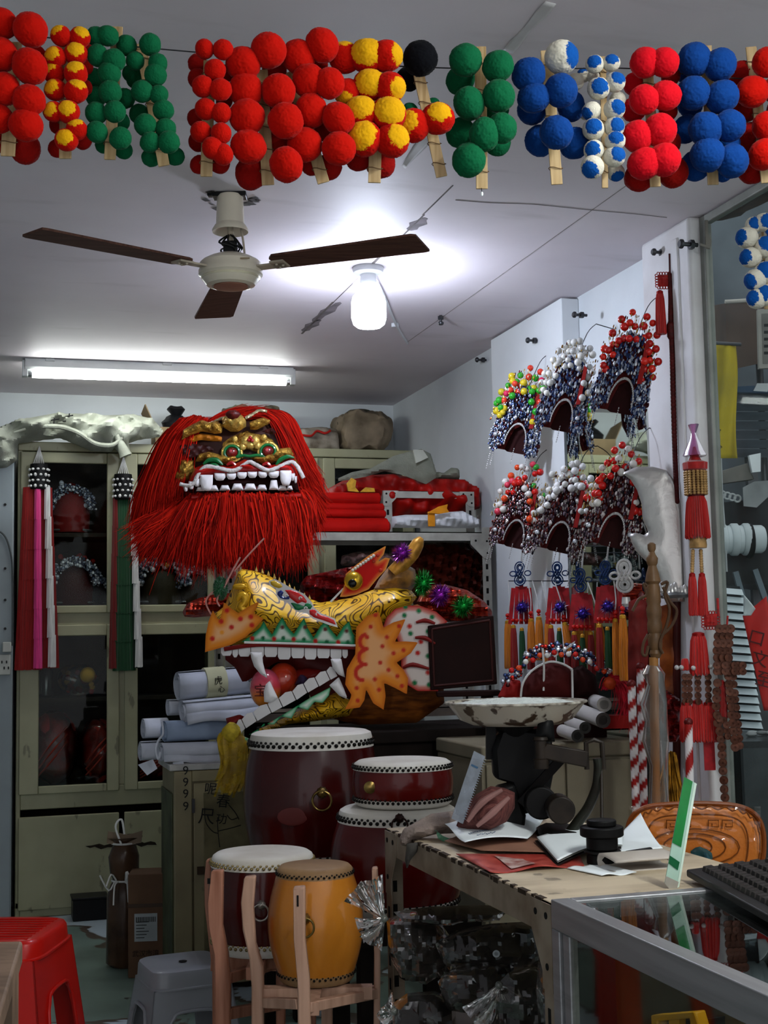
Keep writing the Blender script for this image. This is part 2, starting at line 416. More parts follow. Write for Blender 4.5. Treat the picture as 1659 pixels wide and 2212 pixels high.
# bolts that stick out of ceiling and wall
steel = M('dull_bolt_steel', '4a4b4e', .4, .85, var=.2)
def bolt(fr, L, r, lab, down=False, dirv=(0, -1, 0)):
    t = thing('wall_bolt', lab, 'bolt', fr, 'bolts for hanging goods')
    d = Vector(dirv).normalized(); q = d.to_track_quat('Z', 'Y').to_matrix().to_4x4()
    part('shank', MB().lathe([(r*.45, -.01), (r*.45, L), (r*.5, L)], M4=q, seg=12), steel, t)
    part('head', MB().lathe([(r*.8, L-.002), (r, L), (r, L+.006), (r*.7, L+.010)], M4=q, seg=14), steel, t)
    part('nut', MB().lathe([(r*1.05, .004), (r*1.05, .016)], M4=q, seg=6), steel, t)
bolt(Fr(952, 681, z=HC, az=0), .028, .011, 'small dark bolt hanging from the ceiling right of the bulb', dirv=(0, 0, -1))
for px, py, lab in ((1048, 778, 'dark bolt on the wall left of the white board'), (1160, 736, 'dark bolt above the multicoloured headdress'),
                    (1262, 681, 'dark bolt above the pearl white headdress'), (1436, 546, 'dark bolt holding the long red knot beside the column')):
    bolt(Fr(px, py, x=2.065 if px < 1050 else BX-.0, az=-R(90)), .034, .011, lab)
bolt(Fr(1500, 529, x=1.985, az=-R(90)), .04, .014, 'thick steel bolt near the top of the white column')

# tall mirror on the right wall between the white board and the column
t = thing('wall_mirror', 'tall mirror on the right wall behind the headdresses', 'mirror', loc=(1.998, 3.76, .85))
part('mirror_sheet', MB().box(0, .012, 0, .615, 0, 1.16), M('mirror_silver', 'c4ccc8', .02, 1, var=0), t)
for a in ((-.004, .014, -.012, 0, -.01, 1.172), (-.004, .014, .615, .622, -.01, 1.172), (-.004, .014, -.012, .622, 1.16, 1.172), (-.004, .014, -.012, .622, -.012, 0)):
    part('mirror_edge', MB().box(*a), M('mirror_edge_metal', '8d9295', .35, .8), t)

# broken brown edge where the ceiling meets the window wall
pp = [atZ(*p, HC) for p in ((1478, 478), (1520, 468), (1552, 466), (1580, 452), (1602, 446), (1632, 424), (1680, 404), (1690, 414), (1652, 434), (1640, 440), (1612, 452), (1600, 462), (1560, 472), (1520, 475))]; n = len(pp)
struct('trim_5', MB().add([V(p.x, p.y, HC-dz) for dz in (0, .006) for p in pp], [tuple(range(n)), tuple(range(n, 2*n))[::-1]]+[(k, k+n, (k+1) % n+n, (k+1) % n) for k in range(n)]), M('broken_brown_board', '4a3424', .8, var=.35, vs=25))
# ================================================================ LAMPS AND FAN
ivory = M('ivory_enamel', 'cfc6b4', .35, var=.05, coat=.3)
ivory2 = M('ivory_enamel_grimy', 'b3a795', .4, var=.15, vs=20)
walnut = M('dark_walnut_blade', '5a3d33', .7, spec=.15, var=.25, vs=12, sc3=(1, 14, 1), c2='432b24')
black = M('black_plastic', '111113', .4, var=.1)
def fan():
    fr = Fr(497, 418, z=HC, az=CF)
    t = thing('ceiling_fan', 'three-blade ceiling fan with cream motor and dark brown blades', 'fan', fr)
    def zz(py, px=497): return fr(px, py).z
    part('ceiling_bracket', MB().box(-.048, .045, -.02, .025, -.012, .004).box(-.062, -.03, -.01, .01, -.008, .002), black, t, bevel=.002)
    zc = zz(500)
    part('canopy', MB().lathe([(.012, -.004), (.032, -.006), (.036, -.012), (.039, zc+.02), (.043, zc+.016), (.050, zc+.004), (.049, zc-.002), (.036, zc+.004), (.012, zc+.012)], seg=32), ivory, t)
    zm = zz(556)
    part('down_rod', MB().lathe([(.009, -.02), (.009, zm-.01)], seg=14), ivory2, t)
    g = random.Random(3)
    wires = MB()
    for i in range(9):
        a = i*.7; r0 = g.uniform(.012, .03)
        wires.tube([V(.008*math.cos(a), .008*math.sin(a), zc-.012), V(r0*1.4*math.cos(a+.5), r0*1.4*math.sin(a+.5), zc-.03-g.uniform(0, .02)),
                    V(r0*1.2*math.cos(a+1.5), r0*math.sin(a+1.5), zm+.022), V(.014*math.cos(a+2), .014*math.sin(a+2), zm+.004)], .0026, 6, smooth=5)
    part('wiring', wires, black, t)
    part('capacitor', MB().box(-.018, .02, -.022, .0, zm+.006, zm+.042), black, t, bevel=.004)
    part('hook_rod', MB().tube([V(.03, -.01, zc+.004), V(.036, -.012, zc-.03), V(.04, -.01, zm+.0)], .003, 8, smooth=4), ivory2, t)
    h = zm
    part('motor_housing', MB().lathe([(.012, h+.008), (.040, h+.006), (.060, h-.002), (.078, h-.012), (.084, h-.018), (.0845, h-.034), (.0875, h-.038), (.0875, h-.05), (.080, h-.056),
         (.078, h-.062), (.070, h-.072), (.066, h-.078), (.052, h-.082), (.05, h-.079), (.0, h-.079)], seg=48), ivory, t)
    part('trim_ring', MB().lathe([(.079, h-.055), (.081, h-.058), (.079, h-.062)], seg=48), M('fan_gold_ring', 'e3d9bd', .25, .4), t)
    part('bottom_cap', MB().lathe([(.046, h-.0785), (.047, h-.084), (.034, h-.0855), (.0, h-.0865)], seg=40), M('fan_cap_rose', '9c6d5c', .4, var=.1), t)
    part('name_print', MB().box(.035, .06, -.0795, -.078, h-.028, h-.024, M4=Rz(0.0)), M('fan_print', '8d7c60', .5), t)
    zb = h-.03
    tips = [atZ(112, 504, zb+fr.o.z), atZ(911, 527, zb+fr.o.z), atZ(456, 672, zb+fr.o.z)]
    for i, tp in enumerate(tips):
        q = fr.loc(tp); a = math.atan2(q.y, q.x); L = (.575, .56, .56)[i]
        Mx = TRS((0, 0, zb), (0, 0, a)) @ Matrix.Rotation(R(-5), 4, 'X')
        b = MB(); w = .076
        ol = [(.135, -w*.55), (.15, -w*.8), (L-.012, -w*1.0), (L, -w*.9), (L, w*.55), (L-.012, w*.6), (.15, w*.42), (.135, w*.3)]
        vs = [Mx @ V(x, y, z) for z in (0, -.006) for x, y in ol]; n = len(ol)
        b.add(vs, [tuple(range(n)), tuple(range(n, 2*n))[::-1]]+[(k, k+n, (k+1) % n+n, (k+1) % n) for k in range(n)])
        bl = part('blade', b, walnut, t)
        br = MB().box(.07, .165, -.016, .016, -.011, -.006, M4=Mx).box(.13, .17, -.03, .02, -.011, -.006, M4=Mx)
        for x, y in ((.145, -.015), (.145, .01), (.16, -.004)): br.ball(Mx @ V(x, y, -.012), .004, 8, 5)
        part('blade_bracket', br, ivory2, bl)
fan()
def stain(fr, pts, lab):
    solo('ceiling_stain', MB().plate([fr(*p) for p in pts], 0, .001), dark, lab, 'stain', fr)
# broken plaster round the fan hook (chips standing proud of the ceiling)
g = random.Random(5); mb = MB()
c0 = atZ(494, 424, HC)
for i in range(16):
    a = g.uniform(0, 6.28); r = g.uniform(.05, .085)
    p = V(c0.x+r*math.cos(a), c0.y+.03+r*math.sin(a), HC); q = g.uniform(.006, .018)
    mb.add([p+V(-q, 0, -.001), p+V(0, -q*1.5, -.004), p+V(q*1.3, .2*q, -.003), p+V(.1*q, q*1.2, -.001)], [(0, 1, 2, 3)])
o = tag(mko('plaster_chips', mb.mesh('plaster_chips'), dark), 'broken dark plaster flakes around the fan mount', 'plaster')
def bulb():
    fr = Fr(795, 578, z=HC, az=CF)
    t = thing('ceiling_bulb', 'bare white LED bulb in a ceiling socket', 'lamp', fr)
    wp = M('white_socket_plastic', 'c9cccf', .4, var=.04)
    part('ceiling_rose', MB().lathe([(.05, .002), (.052, -.006), (.049, -.018), (.03, -.024), (.0, -.024)], seg=36), wp, t)
    part('socket', MB().lathe([(.026, -.022), (.028, -.05), (.026, -.056), (.0, -.056)], seg=28), wp, t)
    z0 = fr(795, 622).z; z1 = fr(795, 709).z
    n = (z0-z1)
    part('bulb_neck', MB().lathe([(.024, -.055), (.024, z0-.004), (.03, z0-.012)], seg=28), M('bulb_collar', 'e6e9ee', .4, var=.02), t)
    part('bulb_dome', MB().lathe([(.028, z0-.006), (.036, z0-.014), (.053, z0-.03), (.0575, z0-.05)], seg=36), ME('bulb_dome_glow', 'e6eeff', 9), t)
    part('bulb_glass', MB().lathe([(.0575, z0-.05), (.0575, z1+.035), (.052, z1+.014), (.04, z1+.004), (.02, z1), (.0, z1)], seg=36), ME('bulb_glow', 'e2ebff', BULB_E), t)
    pts = [fr.loc(atZ(*p, HC-.012)) for p in ((812, 600), (830, 640), (855, 700), (880, 742))]
    pts[0].z = -.02
    solo('cable_conduit', MB().tube(pts, .005, 10, smooth=4), wp, 'thin white cable conduit on the ceiling leading to the bulb', 'conduit', fr)
    cl = fr.loc(atZ(853, 698, HC))
    solo('conduit_clip', MB().box(cl.x-.014, cl.x+.014, cl.y-.008, cl.y+.008, -.016, 0), wp, 'small white clip holding the cable conduit', 'clip', fr, bevel=.003)
bulb()
def tube_lamp(fr, L, lab, E, gname, tubes=(0,)):
    t = thing('fluorescent_lamp', lab, 'lamp', fr); ls = M('lamp_sheet_metal', 'c4c8c6', .4, var=.05); wd = .03+.03*(len(tubes)-1)
    part('housing', MB().plate([(-wd, -.002), (-wd, -.036), (-wd+.01, -.046), (wd-.01, -.046), (wd, -.036), (wd, -.002)], -L, L).move(Rz(R(90))), ls, t)
    for y in tubes:
        for s in (-1, 1):
            part('end_holder', MB().box(s*L-.012, s*L+.012, y-.02, y+.02, -.078, -.006), ls, t, bevel=.003)
            part('tube_cap', MB().lathe([(.0135, -.012), (.0145, -.01), (.0145, .014), (.0, .014)], c=(s*(L-.024), y, -.064), axis='x', seg=20), M('tube_end_metal', 'a9abad', .3, .9), t)
        part('tube', MB().lathe([(.0, -L+.03), (.0165, -L+.03), (.0165, L-.03), (.0, L-.03)], c=(0, y, -.064), axis='x', seg=20), ME(gname, 'f6fbf8', E), t)
    for x in (-.48, 0.02, .45): part('mounting_clip', MB().box(x-.02, x+.02, -wd-.005, wd+.005, -.012, 0), ls, t, bevel=.003)
a, b = atZ(62, 776, HC), atZ(638, 796, HC)
tube_lamp(Fr(350, 786, z=HC, az=math.atan2(b.y-a.y, b.x-a.x)), (b-a).length/2, 'long white fluorescent tube lamp under the rear ceiling', TUBE_E, 'tube_glow')
fr = Fr(350, 786, z=HC, az=R(90)); fr.o = V(1.45, 1.0, HC)
tube_lamp(fr, .60, 'added unseen twin-tube fill lamp on the ceiling by the shop front', FRONT_FILL_E, 'front_fill_glow', (-.03, .03))  # added out of view to brighten the desk, stools and drums
# ================================================================ REAR CABINETS AND WHAT IS ON AND IN THEM
YC = 6.284
def cab_paint(name, c, c2):
    m, nt, b, out = NT(name)
    t = tex(nt, 4, 8); base = ramp(nt, t.outputs['Fac'], [(.3, hx(c2)), (.65, hx(c))])
    t2 = tex(nt, 22, 6, sc3=(1, 1, .35)); k = ramp(nt, t2.outputs['Fac'], [(.66, (0,)*3), (.70, (1,)*3)])
    nt.links.new(mixc(nt, math_(nt, 'MULTIPLY', k, .55), base, hx('3b3527')), b.inputs['Base Color'])
    b.inputs['Roughness'].default_value = .45; bump(nt, b, t2.outputs['Fac'], .08); return m
cabm = cab_paint('olive_cream_cabinet_paint', 'a09f80', '8c8b6c')
cabd = M('cabinet_inside_brown', '2c2620', .8, var=.2)
pane = MG('cabinet_glass', 'f0f4f2', .22, .02)
def cabinet(x0, x1, label, knobs):
    fr = Fr(150, 1985, y=YC, az=0); fr.o = V(x0, YC, 0)
    def z(py): return atY(150, py, YC).z
    t = thing('glass_door_cabinet', label, 'cabinet', fr); W = x1-x0; DP = .40; top = z(962)
    b = MB().box(0, .02, 0, DP, 0, top).box(W-.02, W, 0, DP, 0, top).box(0, W, -.012, DP, top-.03, top+.012).box(0, W, 0, DP, .04, .07)
    b.box(.02, W-.02, .001, .02, z(1745), z(1700)).box(.02, W-.02, .001, .02, z(1352), z(1323)).box(.02, W-.02, .001, .02, 0, .05).box(W/2-.02, W/2+.02, .001, .02, z(1700), top-.03)
    part('body', b, cabm, t, bevel=.004)
    part('plinth', MB().box(.005, W-.005, .004, .03, .0, .045), M('dark_red_plinth', '3a1511', .7, var=.2), t)
    part('back_board', MB().box(.01, W-.01, DP-.012, DP, .02, top-.02), cabd, t)
    for py in (1150, 1312, 1508, 1698): part('shelf', MB().box(.02, W-.02, .03, DP-.015, z(py)-.018, z(py)), cabd, t)
    h = W/2
    for k in range(2):
        a, c = (.012, h-.012) if k == 0 else (h+.012, W-.012)
        for za, zb in ((z(1325), top-.035), (z(1712), z(1350))):
            dw = .085 if k == 0 else .06; rw = .05
            d = MB().box(a, a+dw, -.018, .004, za, zb).box(c-.055, c, -.018, .004, za, zb).box(a+dw, c-.055, -.018, .004, za, za+.035).box(a+dw, c-.055, -.018, .004, zb-rw, zb)
            d = part('glass_door', d, cabm, t, bevel=.004)
            part('pane', MB().box(a+dw-.005, c-.05, -.010, -.006, za+.03, zb-rw+.005), pane, d)
            if zb > 1.5: part('hinge', MB().box(c-.004 if k == 0 else a-.004, (c if k == 0 else a)+.004, -.024, -.014, zb-.16, zb-.10), steel, d)
        d = part('lower_door', MB().box(a, c, -.016, .004, .035, z(1760)), cabm, t, bevel=.004)
        part('latch_scar', MB().plate([((c-.15 if k == 0 else a+.005)+u*.14, z(1830)+v*.014) for u, v in ((0, .2), (.15, -.5), (.3, -.2), (.5, -1.1), (.7, -.6), (1, -.8), (.95, .1), (.8, .5), (.6, .1), (.45, .7), (.2, .3))], -.0175, -.014), M('chipped_dark_paint', '2e261c', .8, var=.3, vs=40), d)
    return t
XM = atY(478, 1100, YC).x
cabinet(.150, XM-.002, 'olive cream glass-door cabinet at the left with tassel streamers hung on it', 1)
cabinet(XM+.002, 2.045, 'olive cream glass-door cabinet behind the lion head and metal rack', 0)
# grey steel cupboard at the left edge
fr = Fr(0, 1985, y=6.22, az=0); fr.o = V(-.75, 6.22, 0)
t = thing('steel_cupboard', 'pale grey steel cupboard at the left edge with screw holes and wall sockets', 'cupboard', fr)
gs = M('pale_grey_steel', '8f999d', .45, var=.08, vs=4); W = .145-.012+.75
zt = atY(15, 985, 6.22).z
part('body', MB().box(0, W, 0, .45, 0.015, zt), gs, t, bevel=.008)
for py in (1090, 1228, 1296, 1358): q = atY(11, py, 6.22); part('screw', MB().lathe([(.006, -.004), (.006, .002)], c=(q.x+.75, 0, q.z), axis='y', seg=10), black, t)
zs = atY(8, 1436, 6.22).z; xs = atY(10, 1436, 6.22).x+.75
so = part('socket_plate', MB().box(xs-.07, xs+.025, -.012, 0, zs-.045, zs+.045), M('socket_cream', 'c2c4bd', .4), t, bevel=.004)
for dx, dz in ((-.012, .012), (.008, .012), (-.002, -.014), (.016, -.014)): part('socket_slot', MB().box(xs+dx-.003, xs+dx+.003, -.014, -.011, zs+dz-.006, zs+dz+.006), black, so)
part('junction_box', MB().box(xs-.01, xs+.028, -.03, 0, zs+.055, zs+.10), M('socket_cream'), t, bevel=.004)
pts = [fr(p[0], p[1], -.008) for p in ((-20, 1140), (8, 1155), (22, 1190), (27, 1240), (27, 1395))]
part('cable', MB().tube(pts, .004, 8, smooth=5), M('grey_cable', '4d5253', .5), t)
# ---- things behind the glass
def cluster(n, fn, cols, r, mb=None, g=rnd, nu=6, nv=4):
    mb = mb or MB()
    for i in range(n):
        p = fn(g); mb.ball(p, r*g.uniform(.6, 1.3), nu, nv, col=g.choice(cols))
    return mb
beadm = MC('mixed_bead_metal', .22, .55); beadp = MC('glossy_beads', .15, 0, coat=.6)
SIL = [hx(c) for c in ('c9ced6', '8b93a3', 'e6e9ee', '5d6678', '3a4257')]
def small_crown(px, py, w, h, lab, inner, ballc, cat='headdress'):
    fr = Fr(px, py, y=YC+.16, az=0); fr.o.z = atY(150, py, YC).z+.001
    k = atY(px, py, YC+.16).y/FPX*1.05; w *= k; h *= k
    t = thing('stage_crown', lab, cat, fr); g = random.Random(px)
    part('cap', MB().lathe([(w*.40, 0), (w*.42, h*.3), (w*.36, h*.6), (w*.2, h*.8), (0, h*.86)], seg=20), M('crown_lining_'+inner, inner, .6), t)
    def arch(g):
        a = g.uniform(.05, PI-.05); r = w*g.uniform(.36, .54); return V(r*math.cos(a), -w*g.uniform(.2, .42), h*.35+r*1.1*math.sin(a))
    part('filigree', cluster(320, arch, SIL, w*.03, g=g), beadm, t, stuff=True)
    part('brim', MB().tube([V(w*.45*math.cos(a), -w*.35*math.sin(a), .01) for a in [i*PI/10 for i in range(11)]], w*.03, 8), M('silver_foil', 'c3c7cc', .25, .8, var=.1), t)
    def top(g):
        a = g.uniform(.1, PI-.1); r = w*g.uniform(.3, .62); return V(r*math.cos(a), -w*g.uniform(-.1, .35), h*.42+r*.95*math.sin(a))
    for i in range(14):
        part('bead', MB().ball(top(g), w*.055, 10, 7, col=hx(g.choice(ballc))), beadp, t)
    return t
small_crown(152, 1146, 92, 120, 'silver opera crown with red lining behind the top left cabinet glass', '7d1512', ['c9ced6', 'e9edf2', '9aa3b5'])
small_crown(160, 1306, 100, 105, 'dark red beaded headdress behind the left cabinet glass', '3a0a08', ['9c120c', '8a0f0a', 'b3190f', 'c9ced6'])
small_crown(205, 1307, 56, 80, 'little silver spired crown at the front of the middle cabinet shelf', '23262b', ['c9ced6', 'dfe3e8'])
small_crown(345, 1306, 110, 100, 'silver and gold headdress behind the right cabinet glass', '2d2413', ['c9ced6', 'b99a45', 'e9edf2'])
small_crown(418, 1306, 80, 85, 'gold wire headdress at the right end of the middle cabinet shelf', '2b2010', ['b99a45', '8c6d2a'])
# beaded bag with a yellow ball, clear bottle, red wrapped robes
fr = Fr(170, 1506, y=YC+.14, az=0); fr.o.z = atY(150, 1508, YC).z+.001
t = thing('bag_of_balls', 'clear bag of red and gold balls with one yellow ball on cabinet shelf', 'bag', fr); g = random.Random(9)
part('bag', MB().ball((0, 0, .075), .10, 16, 10, (1, .7, .74)).jitter(.018, 14, 2), MG('clear_bag_film', 'd8d2c8', 2.5, .12), t)
for i in range(26): part('ball', MB().ball((g.uniform(-.07, .07), g.uniform(-.05, .04), .022+g.uniform(0, .09)), .014, 8, 6, col=hx(g.choice(['7e1610', 'a3271a', '8f5a22', 'b58a35']))), beadp, t)
part('yellow_ball', MB().ball((.035, -.075, .10), .036, 14, 10), M('dull_yellow_ball', 'c79a2c', .5), t)
fr = Fr(100, 1506, y=YC+.10, az=0); fr.o.z = atY(150, 1508, YC).z+.001
solo('plastic_bottle', MB().lathe([(.03, 0), (.033, .01), (.033, .11), (.02, .14), (.014, .16), (.014, .175), (0, .175)], seg=18), MG('bottle_clear', 'c9d3d3', 2, .08), 'clear plastic bottle at the left end of a cabinet shelf', 'bottle', fr)
def robe(px, py, w, h, lab, col, seed):
    fr = Fr(px, py, y=YC+.13, az=0); fr.o.z = atY(150, 1698, YC).z+.001; k = 6.4/FPX
    t = thing('wrapped_robe', lab, 'robe', fr, 'red robes packed in film')
    w *= k; h *= k
    part('cloth', MB().ball((0, 0, h/2), .5, 22, 14, (w, .22, h*.98)).jitter(.022, 16, seed), M('packed_'+col, col, .55, var=.3, vs=14), t)
    part('film', MB().ball((0, -.005, h/2), .5, 26, 16, (w*1.06, .25, h*1.0)).jitter(.026, 19, seed+4), MG('wrap_film', 'e6d9d4', 2, .10), t)
    for i in range(3): part('crease', MB().tube([V(-w*.4, -.125, h*(.15+.1*i)), V(-w*.1, -.14, h*(.35+.12*i)), V(w*.25, -.125, h*(.6+.1*i))], .004, 6, smooth=4), M('film_crease', '8a3023', .3, var=.2), t)
robe(118, 1690, 88, 150, 'dark red robe packed in clear film at the left cabinet bottom', 'a3211a', 1)
robe(214, 1690, 78, 130, 'crumpled red robe packed in film beside the cabinet stile', 'b32a1c', 5)
robe(325, 1690, 70, 60, 'flat red robe packed in film behind the right lower pane', '8f1c14', 8)
# ---- on top of the cabinets
ZT = atY(150, 962, YC).z+.012
woven = M('woven_sack_plastic', 'a9ad9f', .55, var=.2, vs=7, c2='8a8e80', bmp=.25, bs=220)
fr = Fr(160, 960, y=6.22, az=0)
ol = [(-60, 965), (-20, 930), (40, 907), (100, 896), (160, 893), (230, 897), (290, 895), (330, 905), (353, 930), (345, 944), (300, 950), (278, 958), (283, 984), (264, 985), (248, 968), (240, 976), (200, 975), (170, 962), (130, 946), (90, 951), (40, 958), (36, 995), (15, 1010), (-60, 1018)]
def crease(x, z, s=0, f=9): return (1-abs(noise.noise(V(x*f+s, z*f*1.5, s)))*2.2)**3
def fold(x, z): return .035*crease(x, z, 1, 7)+.014*crease(x, z, 4, 19)+.02*math.sin(x*19+z*30+3*math.sin(x*7))+.022*math.sin(x*41-z*55)+.03*noise.noise(V(x*9, z*16, 3))
mb = MB().puff([fr(*p) for p in ol], .13, .008, back=1.6, prof=.5, bulge=fold)
t = thing('woven_sack', 'crumpled pale woven plastic sack draped over the left cabinet top', 'sack', fr)
part('sack_body', mb, woven, t)
part('rolled_hem', MB().tube([fr(*p, -.13) for p in ((30, 934), (80, 922), (130, 922), (170, 935), (205, 958), (240, 962), (262, 948), (290, 925))], [.004, .009, .012, .010, .012, .008, .004], 8, smooth=5), woven, t)
part('knotted_end', MB().tube([fr(*p, -.12) for p in ((252, 940), (262, 962), (272, 985))], [.012, .02, .03], 10, smooth=4), woven, t)
ink = M('black_ink', '141414', .6, var=0)
sc = MB()
for a in (((110, 908), (128, 905)), ((118, 903), (116, 915)), ((140, 900), (158, 897)), ((150, 893), (148, 908)), ((135, 910), (155, 909))):
    sc.tube([fr(*p, -.105) for p in a], .003, 6)
part('printed_marks', sc, ink, t)
kraft = M('kraft_cardboard', '8f7a5c', .75, var=.12, vs=10)
fr = Fr(385, 960, y=6.40, az=0); fr.o.z = ZT
t = thing('open_carton', 'small open cardboard carton on the cabinet with flaps up', 'box', fr)
part('carton_body', MB().box(-.11, .10, 0, .16, 0, .105), kraft, t, bevel=.003)
part('flap', MB().hexa([V(-.11, 0, .10), V(-.105, 0, .10), V(-.105, .16, .10), V(-.11, .16, .10), V(-.16, -.01, .21), V(-.155, -.01, .21), V(-.155, .15, .19), V(-.16, .15, .19)]), kraft, t)
part('flap', MB().hexa([V(.095, 0, .10), V(.10, 0, .10), V(.10, .16, .10), V(.095, .16, .10), V(.14, 0, .05), V(.145, 0, .05), V(.145, .16, .05), V(.14, .16, .05)]), kraft, t)
solo('black_bag', MB().lathe([(.06, 0), (.07, .03), (.045, .06), (.02, .075), (.045, .10), (.03, .115), (0, .11)], c=(-.0, .08, .105), seg=14).jitter(.014, 20, 3), M('black_bin_bag', '17181b', .35, var=.1), 'knotted black plastic bag in the open carton', 'bag', fr)
def lump(px, py, w, h, dep, lab, mat, seed, name='parcel', cat='parcel', y=6.45, sq=.6):
    fr = Fr(px, py, y=y, az=0); fr.o.z = ZT; k = (fr.o-CAMP).dot(_F)/FPX; w *= k; h *= k
    mb = MB(); N, Mv = 44, 28
    for_ = []
    def fn(u, v):
        a = u*2*PI; e = v*PI-PI/2; s = lambda q: math.copysign(abs(q)**sq, q)
        return V(w/2*s(math.cos(a))*abs(math.cos(e))**sq, dep/2*s(math.sin(a))*abs(math.cos(e))**sq, h/2+h/2*s(math.sin(e)))
    mb.sheet(fn, N, Mv); mb.jitter(h*.12, 13, seed).jitter(h*.07, 34, seed+1)
    return thing(name, lab, cat, fr), mb, fr
t, mb, f_ = lump(545, 960, 135, 98, .25, 'brown parcel bag on the cabinet behind the lion head', None, 3)
part('wrap', mb, M('brown_bag_film', '6b6352', .5, var=.15), t)
t, mb, f_ = lump(682, 960, 86, 52, .2, 'plastic-wrapped flat parcel on the cabinet tied with red string', None, 6, sq=.35)
part('wrap', mb, M('dusty_clear_wrap', '8f877b', .25, var=.25, vs=16, c2='5d5346'), t)
part('red_string', MB().tube([V(-.09, -.10, .075), V(-.05, -.115, .07), V(-.02, -.11, .095), V(.02, -.112, .085), V(.05, -.105, .10)], .006, 6, smooth=4), M('red_string', 'a51b14', .6), t)
t, mb, f_ = lump(780, 962, 112, 92, .26, 'large crumpled brown paper bag at the right end of the cabinet top', None, 11, sq=.5)
part('paper', mb, M('brown_paper_bag', '8a7b66', .6, var=.22, vs=8, c2='5a5040'), t)
part('folded_top', MB().ball((.0, 0, .165), .5, 20, 10, (.23, .2, .11)).jitter(.02, 18, 4), M('dark_grey_paper', '4d4a3e', .6, var=.2), t)  # folded top in a darker grey than the bag
# ---- two long tassel streamers on the cabinet doors
def fringe(mb, c, w, dep, z0, z1, n=22, flare=1.12):
    """one tier of hanging threads: a flattened ridged skirt"""
    prof = [(1.0, z0), (1.04, z0-(z0-z1)*.3), (flare, z1), (flare*.9, z1)]
    o = len(mb.v); vs = []; N = n*2
    for r, h in prof:
        for k in range(N):
            a = 2*PI*k/N; q = r*(1.0 if k % 2 else .86); vs.append(V(c[0]+w/2*q*math.cos(a), c[1]+dep/2*q*math.sin(a), h+(.003 if (k*7) % 5 == 0 and h == z1 else 0)))
    fs = [(i*N+k, (i+1)*N+k, (i+1)*N+(k+1) % N, i*N+(k+1) % N) for i in range(3) for k in range(N)]+[tuple(range(N))]
    return mb.add(vs, fs)
def streamer(px, top, cols, lab, seed):
    fr = Fr(px, 1440, y=YC-.045, az=0); t = thing('tassel_streamer', lab, 'tassel', fr, 'long tassel streamers on the cabinet')
    X = lambda q, p=1200: fr(q, p).x; Zz = lambda p: fr(px, p).z
    cord = MB()
    for i in range(6): cord.tube([V(X(px+2), .02, Zz(top)), V(X(px-15+i*6), -.0, Zz(top+52))], .0022, 6)
    part('hanging_cord', cord, M('white_cord', 'd5d5d2', .7), t)
    sl = part('dotted_sleeve', MB().lathe([(X(px+19)-X(px), Zz(top+40)), (X(px+20)-X(px), Zz(top+48)), (X(px+21)-X(px), Zz(top+92)), (X(px+18)-X(px), Zz(top+95))], seg=24), M('black_sleeve', '0c0c0e', .6), t)
    d = MB(); r = X(px+21)-X(px)
    for j in range(4):
        for i in range(11): a = 2*PI*(i+.5*(j % 2))/11; d.ball((r*math.cos(a), r*math.sin(a), Zz(top+52+j*12)), .0072, 8, 5, (1, 1, .8+.4*((i*j) % 2)))
    part('dots', d, M('white_dot', 'e3e3e0', .6), sl, stuff=True)
    for x0, x1, dy, col, w0, end in cols:
        m = M('fringe_'+col, col, .75, sheen=.4, var=.15, vs=30, sc3=(6, 6, .4))
        n = 6; ys = [top+92+(end-(top+92))*i/n for i in range(n+1)]
        for i in range(n):
            c = (X(x0)+(X(x1)-X(x0))*(i+.5)/n); w = w0*fr.k
            part('fringe_tier', fringe(MB(), (c, dy), w*(1+.06*i), .03, Zz(ys[i]-2), Zz(ys[i+1]+4), n=max(8, int(w0/1.6))), m, t)
streamer(82, 963, [(70, 62, .0, '8e0e0b', 40, 1443), (96, 108, .004, '7e0c0a', 30, 1440), (80, 83, -.022, 'e03a86', 14, 1440), (100, 114, -.020, 'd9d9d6', 13, 1438)], 'red, pink and white tassel streamer with black dotted sleeve on the left cabinet stile', 1)
streamer(266, 985, [(252, 246, .0, '6a0a08', 16, 1440), (268, 268, -.004, '063d1c', 34, 1445), (282, 290, .002, '04230f', 22, 1440), (285, 300, -.020, 'd9d9d6', 12, 1438)], 'dark green and white tassel streamer with black dotted sleeve between the cabinet doors', 2)
# ================================================================ SLOTTED RACK, CLOTH, LION HEAD
YR = 5.22
slot = M('slotted_steel_paint', 'a8a69c', .5, .1, var=.15, vs=14)
hole = M('slot_shadow_hole', '0d0c0b', .9, var=0)  # near-black inlays painted as the shade inside holes; nothing is cut
def angle_post(mb, holes, x, y, z0, z1, sx=1, sy=1, w=.038):
    mb.box(min(x, x+sx*w), max(x, x+sx*w), y-.001, y+.001, z0, z1).box(x-.001, x+.001, min(y, y+sy*w), max(y, y+sy*w), z0, z1)
    z = z0+.03
    while z < z1-.03:
        holes.box(x+sx*w*.5-.005, x+sx*w*.5+.005, y-.0022, y+.0022, z, z+.022); z += .05
def gusset(mb, holes, p, a, b, s=.06):    # triangular corner plate in the x-z plane
    mb.plate([(p[0], p[2]), (p[0]+a*s, p[2]), (p[0]+a*s, p[2]+b*s*.35), (p[0]+a*s*.35, p[2]+b*s), (p[0], p[2]+b*s)], p[1]-.003, p[1]-.001)
    for q, r in ((.2, .2), (.75, .18), (.18, .75)): holes.lathe([(.0045, -.0005), (.0045, .0005)], c=(p[0]+a*s*q, p[1]-.0033, p[2]+b*s*r), axis='y', seg=10)
rx0, rx1 = atY(488, 1300, YR).x, atY(1063, 1300, YR).x; zs = atY(950, 1149, YR).z; rdep = .28
t = thing('slotted_rack', 'grey slotted-angle metal rack carrying the lion head and red cloth rolls', 'rack', loc=(rx0, YR, 0))
